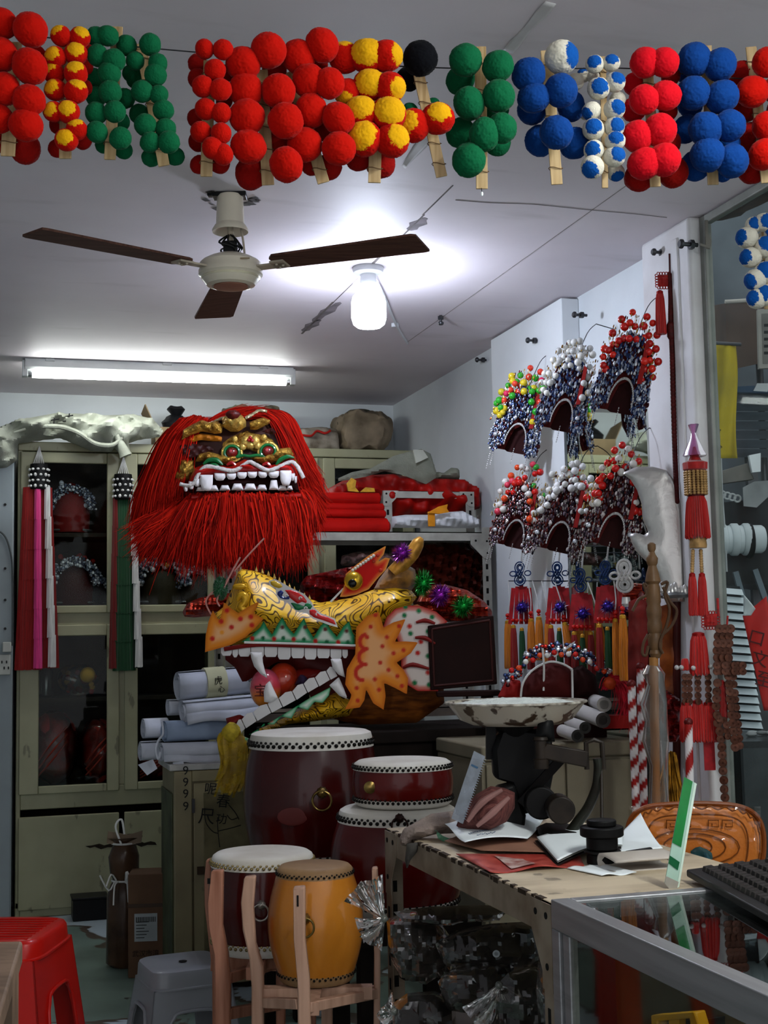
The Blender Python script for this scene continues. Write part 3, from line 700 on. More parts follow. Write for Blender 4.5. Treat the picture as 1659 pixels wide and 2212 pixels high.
W = rx1-rx0
for x, sx in ((0, 1), (W, -1)):
    for y, sy in ((0, 1), (rdep, -1)):
        mb, hb = MB(), MB(); angle_post(mb, hb, x, y, 0, zs+.02, sx, sy)
        p = part('post', mb, slot, t); part('slot_shade_inlays', hb, hole, p, stuff=True)
for i, z in enumerate((zs, .92, .45)):
    part('shelf', MB().box(.002, W-.002, .002, rdep-.002, z-.004, z).box(.002, W-.002, .002, .005, z-.036, z).box(.002, W-.002, rdep-.005, rdep-.002, z-.036, z), slot if i == 0 else M('dark_shelf_steel', '5b5148', .6, var=.2), t)
mb, hb = MB(), MB()
gusset(mb, hb, (W, -.002, zs-.02), -1, -1, .09)
g_ = part('corner_gusset', mb, slot, t); part('gusset_shade_inlays', hb, hole, g_, stuff=True)
# the short upright end frame on the shelf
fr = Fr(925, 1100, y=YR+.12, az=0); t2 = thing('shelf_end_frame', 'white slotted-angle end frame with corner plates on the rack shelf', 'frame', fr)
fr.o.z = zs; t2.location = fr.o
xa, xb = fr(828, 1090).x, fr(1024, 1090).x; zt = fr(920, 1061).z
for x, sx in ((xa, 1), (xb, -1)):
    mb, hb = MB(), MB(); angle_post(mb, hb, x, 0, 0, zt, sx, 1); p = part('post', mb, slot, t2); part('slot_shade_inlays', hb, hole, p, stuff=True)
    mb, hb = MB(), MB(); gusset(mb, hb, (x, -.001, zt), sx, -1, .065); p = part('corner_gusset', mb, slot, t2); part('gusset_shade_inlays', hb, hole, p, stuff=True)
part('top_bar', MB().box(xa, xb, -.001, .001, zt-.03, zt).box(xa, xb, -.001, .03, zt-.002, zt), slot, t2)
# ---- rolls of red cloth, white cloth with ribbon, red banner and canvas
redc = M('red_banner_cloth', 'b00e07', .75, spec=.1, var=.18, vs=6, bmp=.15, bs=45)
def roll(px0, px1, py, r, y, lab, seed, mat=redc, name='cloth_roll', grp='rolls of red cloth on the rack'):
    fr = Fr((px0+px1)/2, py, y=y, az=0); rr = r*fr.k; L = (fr(px1, py).x-fr(px0, py).x)/2
    t = thing(name, lab, 'cloth', fr, grp); t.location.z -= rr
    mb = MB(); N = 26
    prof = [(rr*.55, -L), (rr*.95, -L+rr*.25)]+[(rr*(1+.04*math.sin(i*1.7+seed)), -L+rr*.3+(2*L-rr*.6)*i/12) for i in range(13)]+[(rr*.95, L-rr*.25), (rr*.5, L)]
    mb.lathe(prof, c=(0, 0, rr), axis='x', seg=28, wob=lambda a, h: 1+.05*math.sin(3*a+h*7+seed)+.03*math.sin(9*a+h*15))
    mb.jitter(rr*.12, 9, seed); part('rolled_cloth', mb, mat, t)
    sp = [V(L+.0005+.003*i/20, rr*.6*(1-i/22)*math.cos(i*.9), rr+rr*.6*(1-i/22)*math.sin(i*.9)) for i in range(20)]
    part('end_spiral', MB().tube(sp, rr*.07, 6), M('red_cloth_fold', '8f0d08', .7), t)
    part('loose_edge', MB().tube([V(-L*.96, -rr*.86, rr*.62), V(-L*.3, -rr*.93, rr*.60), V(L*.3, -rr*.90, rr*.66), V(L*.97, -rr*.85, rr*.60)], rr*.05, 6, smooth=5), M('red_cloth_fold'), t)
roll(330, 846, 1137, 19, YR+.04, 'thick front roll of red cloth lying on the rack edge', 1)
roll(330, 838, 1108, 11, YR+.07, 'thin roll of red cloth second from the rack shelf', 2)
roll(340, 834, 1094, 10, YR+.075, 'thin roll of red cloth third from the rack shelf', 3)
roll(340, 826, 1074, 13, YR+.08, 'uppermost roll of red cloth in the stack on the rack', 4)
def puffed(name, lab, cat, px, py, y, ol, th, mat, step=.012, back=1, bulge=None, az=0, group=None, part_name='cloth', dz=0, prof=.5):
    fr = Fr(px, py, y=y, az=az); t = thing(name, lab, cat, fr, group)
    part(part_name, MB().puff([fr(*p) for p in ol], th, step, back=back, bulge=bulge, prof=prof), mat, t); return t, fr
def folds(a, f1, f2, s=0): return lambda x, z: a*math.sin(x*f1+z*f2+s)+a*.7*math.sin(x*f2*1.3-z*f1*.8+s*2)+a*noise.noise(V(x*12+s, z*12, s))
whitec = M('white_folded_cloth', 'd3d5d8', .7, var=.06, bmp=.2, bs=40)
t, fr = puffed('folded_cloth', 'white folded cloth tied with yellow ribbon on the rack shelf', 'cloth', 935, 1138, YR+.05, [(845, 1140), (846, 1116), (875, 1112), (925, 1112), (965, 1106), (1000, 1104), (1022, 1116), (1036, 1122), (1036, 1138), (1020, 1141)], .05, whitec, .007, bulge=folds(.006, 40, 160))
yel = M('yellow_ribbon', 'd98a14', .55, var=.12, vs=25)
part('ribbon_band', MB().box(fr(915, 1140).x, fr(930, 1140).x, -.062, -.055, fr(920, 1140).z, fr(920, 1108).z), yel, t, bevel=.002)
part('ribbon_tail', MB().plate([fr(*p) for p in ((910, 1112), (935, 1098), (955, 1093), (953, 1102), (958, 1110), (935, 1114))], -.075, -.068), yel, t, bevel=.002)
t, fr = puffed('red_banner_bundle', 'large crumpled red silk banner bundle behind the white rack frame', 'banner', 870, 1100, YR+.22, [(700, 1085), (700, 1060), (745, 1036), (800, 1026), (850, 1024), (900, 1034), (960, 1034), (1000, 1036), (1026, 1052), (1041, 1080), (1036, 1098), (1015, 1105), (1000, 1118), (850, 1118), (780, 1090)], .10, M('red_silk', 'a00d06', .5, spec=.15, var=.3, vs=7), .009, bulge=folds(.018, 22, 60, 1))
part('gold_fringe', MB().plate([fr(*p) for p in ((735, 1068), (732, 1052), (742, 1040), (752, 1046), (750, 1060), (758, 1070))], -.13, -.12), M('gold_fringe', 'c99a2e', .5, .3, var=.2, vs=60), t)
part('gold_fringe', MB().plate([fr(*p) for p in ((760, 1070), (772, 1060), (790, 1062), (792, 1070))], -.13, -.122), M('gold_fringe'), t)
canv = M('grey_canvas', '7f8273', .8, var=.15, vs=10, bmp=.3, bs=160)
t, fr = puffed('canvas_sheet', 'stiff grey-green canvas piece lying over the red banner', 'canvas', 850, 1045, YR+.14, [(715, 1040), (760, 1020), (800, 1012), (850, 985), (885, 975), (910, 970), (930, 980), (942, 1018), (945, 1030), (920, 1046), (900, 1038), (870, 1026), (830, 1018), (790, 1030), (745, 1038)], .03, canv, .008, bulge=folds(.01, 20, 30, 2))
part('torn_corner', MB().plate([fr(*p) for p in ((884, 975), (905, 976), (916, 992), (900, 1000), (890, 1004))], -.055, -.048), M('pale_canvas', 'aeb0a2', .8, var=.1), t)
puffed('canvas_roll', 'rolled grey canvas end right of the canvas sheet', 'canvas', 965, 1036, YR+.26, [(940, 1036), (942, 1018), (958, 1022), (975, 1010), (990, 1012), (992, 1036)], .05, canv, .008)
# ---- LION HEAD
FUR = [hx(c) for c in ('a81207', '860d05', 'bd1d0b', '6a0a03', 'b31809', '960f06')]
furm = MC('red_lion_fur', .85, spec=.08)
def locks(mb, guides, n, w, spread, cols, seg=7, g=rnd, cut=(.6, 1.0), taper=.12):
    G = [catmull(q, seg) for q in guides]; m_ = min(len(q) for q in G)
    G = [[q[int(i*(len(q)-1)/(m_-1))] for i in range(m_)] for q in G]
    for _ in range(n):
        i = g.randrange(len(G)-1) if len(G) > 1 else 0; t = g.random(); A = G[i]; B = G[min(i+1, len(G)-1)]
        off = V(g.gauss(0, spread), g.gauss(0, spread), g.gauss(0, spread)); off2 = V(g.gauss(0, spread), g.gauss(0, spread*.7), g.gauss(0, spread))
        K = max(3, int(m_*g.uniform(*cut))); s0 = g.randrange(0, max(1, m_//4)); P = []
        for k in range(s0, min(m_, s0+K)):
            u = k/(m_-1); P.append(A[k].lerp(B[k], t)+off*(.4+u)+off2*u*u*1.6)
        if len(P) < 3: continue
        d = (P[-1]-P[0]).normalized(); sd = d.cross(V(g.uniform(-.6, .6), -1, g.uniform(-.6, .6))).normalized(); N = len(P); vs = []
        for k, p in enumerate(P):
            ww = w*.5*(1-(1-taper)*(k/(N-1))**1.6); vs += [p-sd*ww, p+sd*ww]
        mb.add(vs, [(2*k, 2*k+1, 2*k+3, 2*k+2) for k in range(N-1)], g.choice(cols) if cols else None)
    return mb
fr = Fr(520, 1158, y=5.04, az=CF)
LN = thing('lion_head', 'red fur lion dance head with gold brows and white teeth on the rack', 'lion head', fr)
L = lambda x, y, dy=0.0: fr(280+x/2.86, 830+y/2.86, dy)
redf = M('red_fur_base', '9c0d07', .8, sheen=.3, var=.3, vs=30)
ol = [(70, 900), (90, 760), (130, 640), (150, 500), (200, 360), (280, 250), (400, 200), (520, 200), (660, 180), (800, 165), (900, 170), (980, 210), (1020, 320), (1060, 440), (1110, 560), (1170, 640), (1160, 760), (1080, 900), (1060, 1020), (300, 1020), (120, 1000)]
part('fur_backing', MB().puff([L(*p) for p in ol], .10, .012, back=1.0), redf, LN)
g = random.Random(21); mb = MB()
dy = lambda q, d: [L(*p, d) for p in q]
locks(mb, [dy([(470, 215), (400, 290), (360, 420), (330, 560), (300, 640)], -.13), dy([(400, 200), (300, 320), (240, 480), (200, 640), (190, 820)], -.12), dy([(330, 220), (220, 360), (150, 560), (110, 740), (90, 880)], -.08), dy([(280, 260), (180, 400), (120, 560), (60, 720), (40, 900)], .02)], 4200, .005, .010, FUR, g=g)
locks(mb, [dy([(700, 190), (860, 190), (950, 300), (1010, 440), (1060, 560)], -.12), dy([(760, 170), (940, 200), (1010, 330), (1080, 520), (1150, 660)], -.10), dy([(820, 165), (990, 230), (1060, 400), (1130, 590), (1160, 760)], -.02)], 3400, .005, .010, FUR, g=g)
locks(mb, [dy([(490, 240), (560, 205), (650, 190), (740, 180)], -.12), dy([(500, 220), (600, 180), (720, 165), (860, 170)], -.05)], 700, .0065, .006, FUR, g=g)
part('mane', mb, furm, LN, stuff=True)
mb = MB()
locks(mb, [dy([(380, 700), (330, 790), (280, 900), (260, 1040)], -.14), dy([(480, 690), (450, 820), (430, 960), (420, 1120)], -.17), dy([(600, 690), (600, 820), (590, 960), (600, 1110)], -.185), dy([(740, 690), (760, 820), (770, 960), (770, 1080)], -.185), dy([(900, 690), (930, 820), (950, 960), (950, 1080)], -.175), dy([(1050, 680), (1075, 800), (1070, 940), (1060, 1080)], -.15)], 7200, .005, .016, FUR, g=g)
locks(mb, [dy([(300, 700), (200, 790), (110, 870), (40, 960)], -.11), dy([(360, 760), (260, 860), (160, 950), (110, 1030)], -.12), dy([(380, 800), (320, 900), (260, 1000), (230, 1080)], -.12)], 2300, .005, .016, FUR, g=g)
locks(mb, [dy([(1060, 600), (1110, 640), (1160, 700), (1190, 760)], -.1), dy([(1070, 680), (1110, 760), (1120, 860), (1110, 960)], -.12)], 700, .0065, .011, FUR, g=g)
part('beard', mb, furm, LN, stuff=True)
gold = M('embossed_gold', 'd0a548', .35, .6, var=.3, vs=45, c2='80561f', bmp=.8, bs=90)
goldl = M('bright_gold', 'dfb95f', .25, .65, var=.2, vs=30, bmp=.4, bs=120)
dk = M('dark_red_mouth', '2a0605', .6, var=.2); lipm = M('red_lacquer_lip', 'a3120d', .35, var=.12, coat=.3)
toothm = M('white_tooth', 'e3dfe0', .35, var=.03, coat=.3); wfur = M('white_fur_trim', 'cfc9c4', .8, var=.15, vs=60, bmp=.5, bs=150)
part('face_shell', MB().puff([L(*p) for p in ((310, 600), (345, 450), (365, 320), (480, 250), (600, 230), (700, 225), (880, 250), (925, 310), (990, 420), (1060, 560), (1065, 660), (1000, 690), (400, 690))], .07, .012, y=-.08), M('face_dark_brown', '3a1d14', .6, var=.3), LN)
part('mouth', MB().puff([L(*p) for p in ((380, 690), (400, 650), (480, 615), (700, 590), (1000, 590), (1055, 640), (1060, 690))], .03, .008, y=-.13), dk, LN)
part('upper_lip', MB().puff([L(*p) for p in ((390, 665), (420, 590), (440, 550), (500, 525), (580, 535), (650, 540), (740, 497), (800, 520), (860, 545), (940, 522), (1000, 502), (1040, 540), (1065, 620), (1060, 640), (1010, 606), (950, 596), (850, 590), (700, 594), (560, 606), (480, 628), (400, 672))], .05, .008, y=-.165, back=.3), lipm, LN)
part('lip_trim', MB().tube([L(*p, -.205) for p in ((310, 616), (360, 626), (400, 606), (430, 546), (480, 508), (560, 520), (640, 535), (700, 502), (740, 480), (790, 502), (860, 533), (930, 507), (1000, 480), (1040, 515), (1075, 580))], .0075, 10, smooth=5).jitter(.002, 120), wfur, LN)
def tooth(x, y, w, h, dyy, up=False, pt=.0):
    dyy -= .022
    a = [(-.5, -.5), (-.3, .5), (.3, .5), (.5, -.5)] if up else [(-.5, .5), (-.48, -.1), (-.3, -.45), (0, -.5-pt), (.3, -.45), (.48, -.1), (.5, .5)]
    part('tooth', MB().puff([L(x+p*w, y-q*h) for p, q in a], .012, .004, y=dyy, back=.6, prof=.4), toothm, LN)
for x, y, w, h in ((395, 675, 28, 46), (427, 661, 32, 48), (462, 643, 40, 52), (597, 610, 68, 46), (665, 607, 58, 40), (728, 602, 58, 40), (790, 599, 56, 38), (852, 597, 56, 40), (917, 596, 66, 44), (1030, 612, 26, 46), (1047, 628, 18, 44)): tooth(x, y, w, h, -.175)
tooth(520, 648, 76, 96, -.185); tooth(990, 620, 68, 92, -.185)
for x, y, w, h in ((478, 680, 50, 26), (550, 675, 78, 34), (625, 674, 66, 32), (700, 668, 74, 40), (776, 668, 76, 40), (846, 672, 62, 34), (916, 656, 58, 60), (968, 674, 54, 30), (1010, 674, 40, 26)): tooth(x, y, w, h, -.165, True)
part('lower_lip', MB().tube([L(*p, -.165) for p in ((385, 700), (480, 695), (740, 690), (1000, 690), (1060, 690))], .010, 10, smooth=5), lipm, LN)
part('tongue', MB().tube([L(*p, -.15) for p in ((660, 648), (740, 642), (830, 646))], .009, 10, smooth=4), M('pink_tongue', 'b86a72', .5), LN)
grn = M('green_gloss_trim', '0f6b35', .3, var=.2, vs=30, coat=.5)
for cx, cy, rx, ry in ((632, 422, 36, 32), (855, 415, 36, 32)):
    c = L(cx, cy, -.165); kx = fr.k/2.86
    e = part('eye', MB().ball(c, 1, 20, 12, (rx*kx, .02, ry*kx)), M('red_glass_eye', '7a0c0e', .12, var=.3, vs=40, coat=1), LN)
    part('eye_spot', MB().ball(c+V(-.003, -.019, .003), .0065, 10, 7, (1, .4, 1)), M('eye_highlight', 'b9474c', .2), e)  # pale off-centre dot painted as a highlight on the eye
    part('eye_ring', MB().tube([c+V(rx*1.22*kx*math.cos(a), -.004, ry*1.25*kx*math.sin(a)) for a in [i*PI/12 for i in range(24)]], .005, 8, closed=True), grn, LN)
    part('eye_gold_rim', MB().tube([c+V(rx*1.6*kx*math.cos(a), .003, ry*1.65*kx*math.sin(a)) for a in [i*PI/12 for i in range(24)]], .006, 8, closed=True).jitter(.0015, 150), goldl, LN)
part('bridge_band', MB().tube([L(*p, -.17) for p in ((665, 450), (700, 440), (740, 445), (790, 438), (825, 445))], .006, 8, smooth=4), grn, LN)
part('nose_bridge', MB().puff([L(*p) for p in ((585, 380), (640, 350), (690, 330), (745, 310), (800, 330), (850, 340), (900, 370), (930, 430), (880, 470), (820, 475), (740, 470), (660, 480), (590, 460), (570, 420))], .045, .007, y=-.115), gold, LN)
lb = [((717, 352), .020), ((745, 372), .018), ((773, 352), .020), ((745, 335), .014), ((700, 385), .014), ((790, 380), .014), ((650, 340), .012), ((830, 330), .012)]
for p, r in lb: part('gold_lobe', MB().ball(L(*p, -.165), r, 14, 10, (1, .7, 1.1)), goldl, LN)
for p in ((735, 345), (757, 348), (745, 330)): part('red_jewel', MB().ball(L(*p, -.182), .007, 10, 7), M('red_jewel', '9c0f12', .15, coat=1, var=.05), LN)
def goldwork(ol, y, th, name, mat=gold): return part(name, MB().puff([L(*p) for p in ol], th, .006, y=y, back=.4, bulge=lambda x, z: .006*math.sin(x*190)*math.sin(z*170)), mat, LN)
goldwork([(360, 380), (368, 320), (420, 290), (480, 260), (520, 275), (570, 265), (605, 290), (600, 340), (560, 345), (480, 330), (420, 350)], -.155, .03, 'left_brow')
goldwork([(365, 400), (400, 365), (470, 338), (540, 345), (600, 360), (595, 385), (540, 385), (470, 378), (420, 390)], -.14, .012, 'brow_lining', M('orange_lining', 'c9781a', .6, var=.15))
goldwork([(770, 320), (765, 275), (800, 260), (850, 245), (890, 262), (885, 285), (850, 300), (810, 320)], -.155, .03, 'right_brow')
goldwork([(600, 300), (600, 250), (630, 225), (675, 215), (720, 230), (745, 265), (745, 300), (700, 330), (650, 330)], -.15, .05, 'forehead_boss', goldl)
goldwork([(625, 235), (650, 215), (690, 212), (725, 235), (700, 262), (672, 270), (645, 262)], -.195, .016, 'boss_inlay', M('maroon_inlay', '5b1a14', .35, var=.2))
goldwork([(345, 410), (420, 400), (520, 415), (560, 440), (480, 470), (400, 490), (350, 470)], -.145, .008, 'left_socket', M('maroon_socket', '3c1512', .5, var=.3))
goldwork([(830, 330), (900, 305), (925, 330), (915, 350), (870, 340)], -.15, .01, 'right_socket', M('maroon_socket'))
goldwork([(300, 600), (330, 560), (345, 490), (380, 490), (440, 500), (430, 560), (400, 610), (360, 632), (315, 628)], -.13, .04, 'left_cheek')
goldwork([(440, 510), (460, 465), (520, 450), (600, 470), (680, 470), (740, 480), (690, 510), (650, 535), (580, 525), (500, 510)], -.15, .035, 'left_moustache')
goldwork([(760, 480), (830, 475), (900, 455), (950, 430), (1010, 425), (1030, 470), (1000, 490), (940, 510), (860, 535), (800, 510)], -.15, .035, 'right_moustache')
goldwork([(1030, 470), (1060, 520), (1085, 570), (1075, 590), (1045, 530)], -.14, .02, 'right_cheek')
for pts in (((455, 495), (490, 470), (540, 470), (575, 500)), ((905, 500), (930, 470), (975, 448), (1015, 455)), ((470, 515), (520, 500), (560, 520))):
    part('green_scroll', MB().tube([L(*p, -.19) for p in pts], [.004, .009, .009, .004], 8, smooth=5), grn, LN)
for pts in (((600, 500), (630, 485), (660, 505)), ((820, 500), (850, 490), (880, 515))):
    part('red_scroll', MB().tube([L(*p, -.19) for p in pts], [.004, .008, .004], 8, smooth=5), M('red_jewel'), LN)
for pts in (((500, 245), (560, 215), (640, 205)), ((720, 210), (760, 185), (800, 165), (850, 168))): part('tinsel_edge', MB().tube([L(*p, -.13) for p in pts], .006, 8, smooth=6).jitter(.004, 150), M('pale_gold_trim', 'd8c9a0', .4, .5, var=.3, vs=80), LN)
# dark pink cloth feet hanging below the mane
part('pale_strap', MB().bar(L(240, 940, -.05), L(290, 880, -.05), .02, .006), M('pale_pink_strap', 'b98a82', .6), LN)
part('pale_strap', MB().bar(L(330, 1190, -.03), L(400, 1040, -.03), .024, .006), M('pale_pink_strap'), LN)
part('pale_strap', MB().bar(L(225, 1090, -.03), L(260, 1040, -.03), .022, .006), M('pale_pink_strap'), LN)
# ================================================================ DRAGON HEAD ON ITS TABLE
dkw = M('dark_workbench_wood', '1d1613', .8, var=.25, spec=.1)
t = thing('workbench', 'dark low wooden workbench under the dragon head behind the drums', 'table', loc=(.93, 4.24, 0))
part('table_top', MB().box(0, 1.02, 0, .48, .86, .90), dkw, t, bevel=.004)
for x in (.03, .95):
    for y in (.03, .41): part('leg', MB().box(x, x+.05, y, y+.05, 0, .86), dkw, t, bevel=.003)
part('apron', MB().box(.05, .97, .02, .04, .74, .86), dkw, t)
def dragon_skin():
    m, nt, b, out = NT('yellow_contour_line_skin')
    t = tex(nt, 7.5, 1.5); t.inputs['Distortion'].default_value = .7
    q = math_(nt, 'FRACT', math_(nt, 'MULTIPLY', t.outputs['Fac'], 22)); q = math_(nt, 'ABSOLUTE', math_(nt, 'SUBTRACT', q, .5))
    k = ramp(nt, q, [(.10, (1,)*3), (.19, (0,)*3)])
    base = ramp(nt, tex(nt, 9, 3).outputs['Fac'], [(.3, hx('d49a14')), (.7, hx('f2c530'))])
    nt.links.new(mixc(nt, k, base, hx('4a2d05')), b.inputs['Base Color']); b.inputs['Roughness'].default_value = .35; b.inputs['Specular IOR Level'].default_value = .3; b.inputs['Coat Weight'].default_value = .2; b.inputs['Coat Roughness'].default_value = .12
    bump(nt, b, tex(nt, 40, 3).outputs['Fac'], .12); return m
dsk = dragon_skin(); prn = MC('airbrushed_board', .6, spec=.12)
def sm(a, b, x): t = max(0, min(1, (x-a)/(b-a))); return t*t*(3-2*t)
def lerp3(a, b, t): return tuple(a[i]+(b[i]-a[i])*t for i in range(3))
def spray(edge, mid, core, w1, w2, dots):
    e, m, c = hx(edge), hx(mid), hx(core)
    def f(x, z, d):
        col = lerp3(e, m, sm(0, w1, d)); col = lerp3(col, c, sm(w1, w2, d))
        for dx, dz, r, dc in dots:
            q = math.hypot(x-dx, z-dz)
            if q < r*1.25: col = lerp3(dc, col, sm(r*.6, r*1.25, q))
        return col
    return f
fr = Fr(700, 1560, y=4.42, az=CF); fr.o.z = .901
DR = thing('dragon_head', 'yellow dragon dance head with open toothed jaws and dotted orange fins', 'dragon head', fr)
Q = lambda x, y, dy=0.0: fr(380+x/2.304, 1130+y/2.304, dy)
Q2 = lambda x, y, dy=0.0: fr(420+x/4.366, 1180+y/4.366, dy)
def dots(lst, r, col, zf=Q): return [(zf(x, y).x, zf(x, y).z, r, hx(col)) for x, y in lst]
# skull and snout
SN = [(330, 228), (400, 240), (480, 270), (560, 320), (640, 368), (720, 396), (800, 384), (870, 372), (930, 350), (1000, 325), (1090, 305), (1160, 320), (1200, 370), (1150, 430), (1030, 520), (960, 600), (890, 606), (400, 596), (240, 612), (180, 622), (180, 520), (195, 450), (240, 415), (285, 310), (308, 245)]
part('snout', MB().puff([Q(*p) for p in SN], .13, .008, back=1.3, y=-.0), dsk, DR)
part('dorsal_spikes', (lambda mb: [mb.lathe([(.006, 0), (.0, .018)], c=Q(x, y, -.01), seg=6) for x, y in ((400, 240), (430, 250), (460, 262), (490, 276), (515, 292), (540, 308), (565, 324), (590, 340), (615, 356), (640, 370), (665, 380))] and mb)(MB()), goldl, DR)
part('nostril', MB().tube([Q2(*p, -.12) for p in ((405, 520), (420, 480), (455, 460), (480, 490), (470, 540), (440, 570), (465, 610), (440, 625), (395, 590))], [.004, .012, .014, .012, .014, .012, .006], 10, smooth=4), M('nostril_gold', 'd9a526', .25, .3, var=.15), DR)
part('nostril_lid', MB().ball(Q2(425, 380, -.115), .018, 14, 8, (1.3, .5, .6)), M('nostril_gold'), DR)
# mouth lining, palate and neck
part('mouth_lining', MB().puff([Q(*p) for p in ((240, 620), (890, 606), (905, 720), (870, 860), (760, 960), (700, 940), (620, 760), (560, 700), (500, 690), (330, 800), (290, 720), (240, 680))], .03, .012, y=.03, back=2), M('maroon_mouth', '5a0f0c', .5, var=.2), DR)
part('neck', MB().puff([Q(*p) for p in ((860, 620), (960, 560), (1060, 450), (1200, 400), (1300, 450), (1330, 700), (1340, 900), (1200, 1000), (900, 1010), (780, 980), (850, 880))], .10, .014, y=.06, back=1.2), M('orange_wood_grain_neck', '7d4414', .5, var=.3, vs=14, sc3=(1, 1, 5), c2='4a230b'), DR)
# gum strip with saw-tooth top
gum = [(345, 592), (395, 560), (440, 518), (455, 488), (470, 520), (495, 556), (525, 500), (545, 470), (568, 515), (600, 552), (632, 500), (650, 475), (668, 525), (695, 570), (728, 515), (755, 488), (775, 525), (808, 566), (840, 515), (868, 490), (882, 540), (893, 562), (894, 608), (600, 598)]
dt = dots([(400, 574), (505, 576), (600, 578), (705, 586), (815, 592)], .0085, 'a51613')+dots([(655, 520), (752, 530), (855, 538), (545, 520)], .0075, '5a2420')+dots([(452, 572), (550, 572), (650, 578), (760, 590), (862, 592)], .0075, '0e5a35')
part('upper_gum', MB().puff([Q(*p) for p in gum], 0, .0042, y=-.135, flat=.006, cfn=spray('0b5a30', '2f8a5c', 'c3cdbf', .007, .020, dt)), prn, DR)
part('gum_edge', MB().tube([Q(*p, -.137) for p in ((340, 594), (600, 600), (894, 610))], .004, 8, smooth=4), M('white_edge', 'd9d5d0', .5), DR)
part('lip_line', MB().tube([Q(*p, -.132) for p in ((240, 628), (400, 606), (600, 610), (892, 620))], .007, 8, smooth=4), M('dark_red_line', '6f120e', .5), DR)
nose = [(175, 640), (178, 560), (192, 490), (212, 440), (232, 475), (245, 485), (258, 440), (266, 400), (300, 430), (335, 452), (385, 420), (436, 395), (420, 430), (408, 452), (456, 480), (420, 520), (370, 568), (300, 605), (230, 625)]
part('nose_fin', MB().puff([Q(*p) for p in nose], 0, .0042, y=-.15, flat=.006, cfn=spray('b3600f', 'cf7a1e', 'd6a070', .012, .040, dots([(252, 492), (302, 520), (345, 480), (210, 575), (395, 470), (280, 440), (400, 510)], .009, 'b0201a')+dots([(256, 545)], .008, 'd98a2a'))), prn, DR)
# teeth: each a white board with pointed lower edge
tm = M('white_board_tooth', 'cfcccb', .55, var=.04)
xs = [245, 300, 330, 390, 455, 520, 585, 650, 710, 775, 832, 862]
for i in range(len(xs)-1):
    a, b = xs[i]+1.5, xs[i+1]-1.5; y0 = 598+max(0, 3-i)*6; y1 = 660+(i % 2)*6+(6 if i > 4 else 0)-max(0, 3-i)*2
    part('upper_tooth', MB().plate([Q(a, y0), Q(b, y0), Q(b, y1-10), Q(b-8, y1+4), Q(a+8, y1+4), Q(a, y1-10)], -.122, -.112), tm, DR, bevel=.0012)
def fang(pts, y0=-.14): part('fang', MB().puff([Q(*p) for p in pts], .012, .004, y=y0, back=.5), tm, DR)
fang([(390, 640), (448, 640), (452, 690), (462, 730), (476, 768), (440, 745), (410, 710), (396, 670)])
fang([(778, 672), (830, 672), (838, 715), (848, 762), (815, 748), (788, 715)])
fang([(458, 880), (456, 830), (466, 795), (485, 778), (500, 810), (525, 862), (490, 885)])
fang([(772, 800), (818, 760), (840, 810), (862, 868), (820, 850)])
lt = [(318, 990), (345, 965), (400, 930), (470, 890), (525, 862), (590, 828), (645, 792), (700, 762), (755, 730), (792, 712)]
for i in range(len(lt)-1):
    (ax, ay), (bx, by) = lt[i], lt[i+1]; nx, ny = .5*52, .86*52
    part('lower_tooth', MB().plate([Q(ax+2, ay+1), Q((ax+bx)/2, (ay+by)/2-10), Q(bx-2, by+1), Q(bx-2+nx*.8, by+ny), Q(ax+2+nx*.8, ay+ny)], -.125, -.115), tm, DR, bevel=.0012)
lg = [(380, 1040), (440, 1005), (560, 935), (680, 860), (780, 808), (770, 850), (740, 885), (700, 880), (668, 920), (620, 905), (590, 960), (540, 950), (505, 990), (455, 985), (420, 1030)]
part('lower_gum', MB().puff([Q(*p) for p in lg], 0, .0042, y=-.14, flat=.006, cfn=spray('1c7d4a', '8fb59a', 'cdd2c6', .006, .014, dots([(490, 968), (580, 905), (665, 855)], .008, 'b3201a')+dots([(540, 935), (625, 885), (720, 825)], .009, '0e5a35'))), prn, DR)
part('lower_jaw', MB().puff([Q(*p) for p in ((400, 1030), (560, 960), (700, 890), (800, 840), (900, 900), (860, 960), (700, 985), (560, 1000), (450, 1040))], .08, .01, y=-.0, back=1.3), dsk, DR)
part('jaw_tip', MB().puff([Q(*p) for p in ((262, 965), (330, 945), (360, 960), (330, 1000), (300, 1045), (275, 1030))], .03, .008, y=-.08), M('dark_red_line'), DR)
# pearl with its character, second ball behind
part('chin_scales', MB().puff([Q(*p) for p in ((285, 1045), (340, 1040), (390, 1060), (370, 1085), (310, 1080))], .02, .007, y=-.13), M('chin_green', '2b7a45', .45, c2='cfd0c4', vs=60), DR)
def pearl_mat():
    m, nt, b, out = NT('pink_to_orange_pearl'); tc = nd(nt, 'ShaderNodeTexCoord'); sp = nd(nt, 'ShaderNodeSeparateXYZ'); nt.links.new(tc.outputs['Generated'], sp.inputs[0])
    nt.links.new(ramp(nt, sp.outputs[2], [(.25, hx('d77a14')), (.55, hx('c4343f')), (.9, hx('c94f6c'))]), b.inputs['Base Color']); b.inputs['Roughness'].default_value = .18; b.inputs['Coat Weight'].default_value = .8; return m
pf = Q(446, 822, -.06)
P1 = part('pearl', MB().ball(pf, .062, 26, 18, (.85, .9, 1.05)), pearl_mat(), DR)
o = mko('pearl_character', text_mesh('宝', .045), M('dark_red_ink', '4f0b0b', .5, var=0), P1); o.location = pf+V(-.012, -.058, -.008); o.rotation_euler = (0, 0, R(-12))
part('pearl', MB().ball(Q(535, 780, -.02), .058, 24, 16, (.9, .9, 1)), M('red_orange_pearl', 'b5341c', .2, var=.3, vs=12, coat=.8), DR)
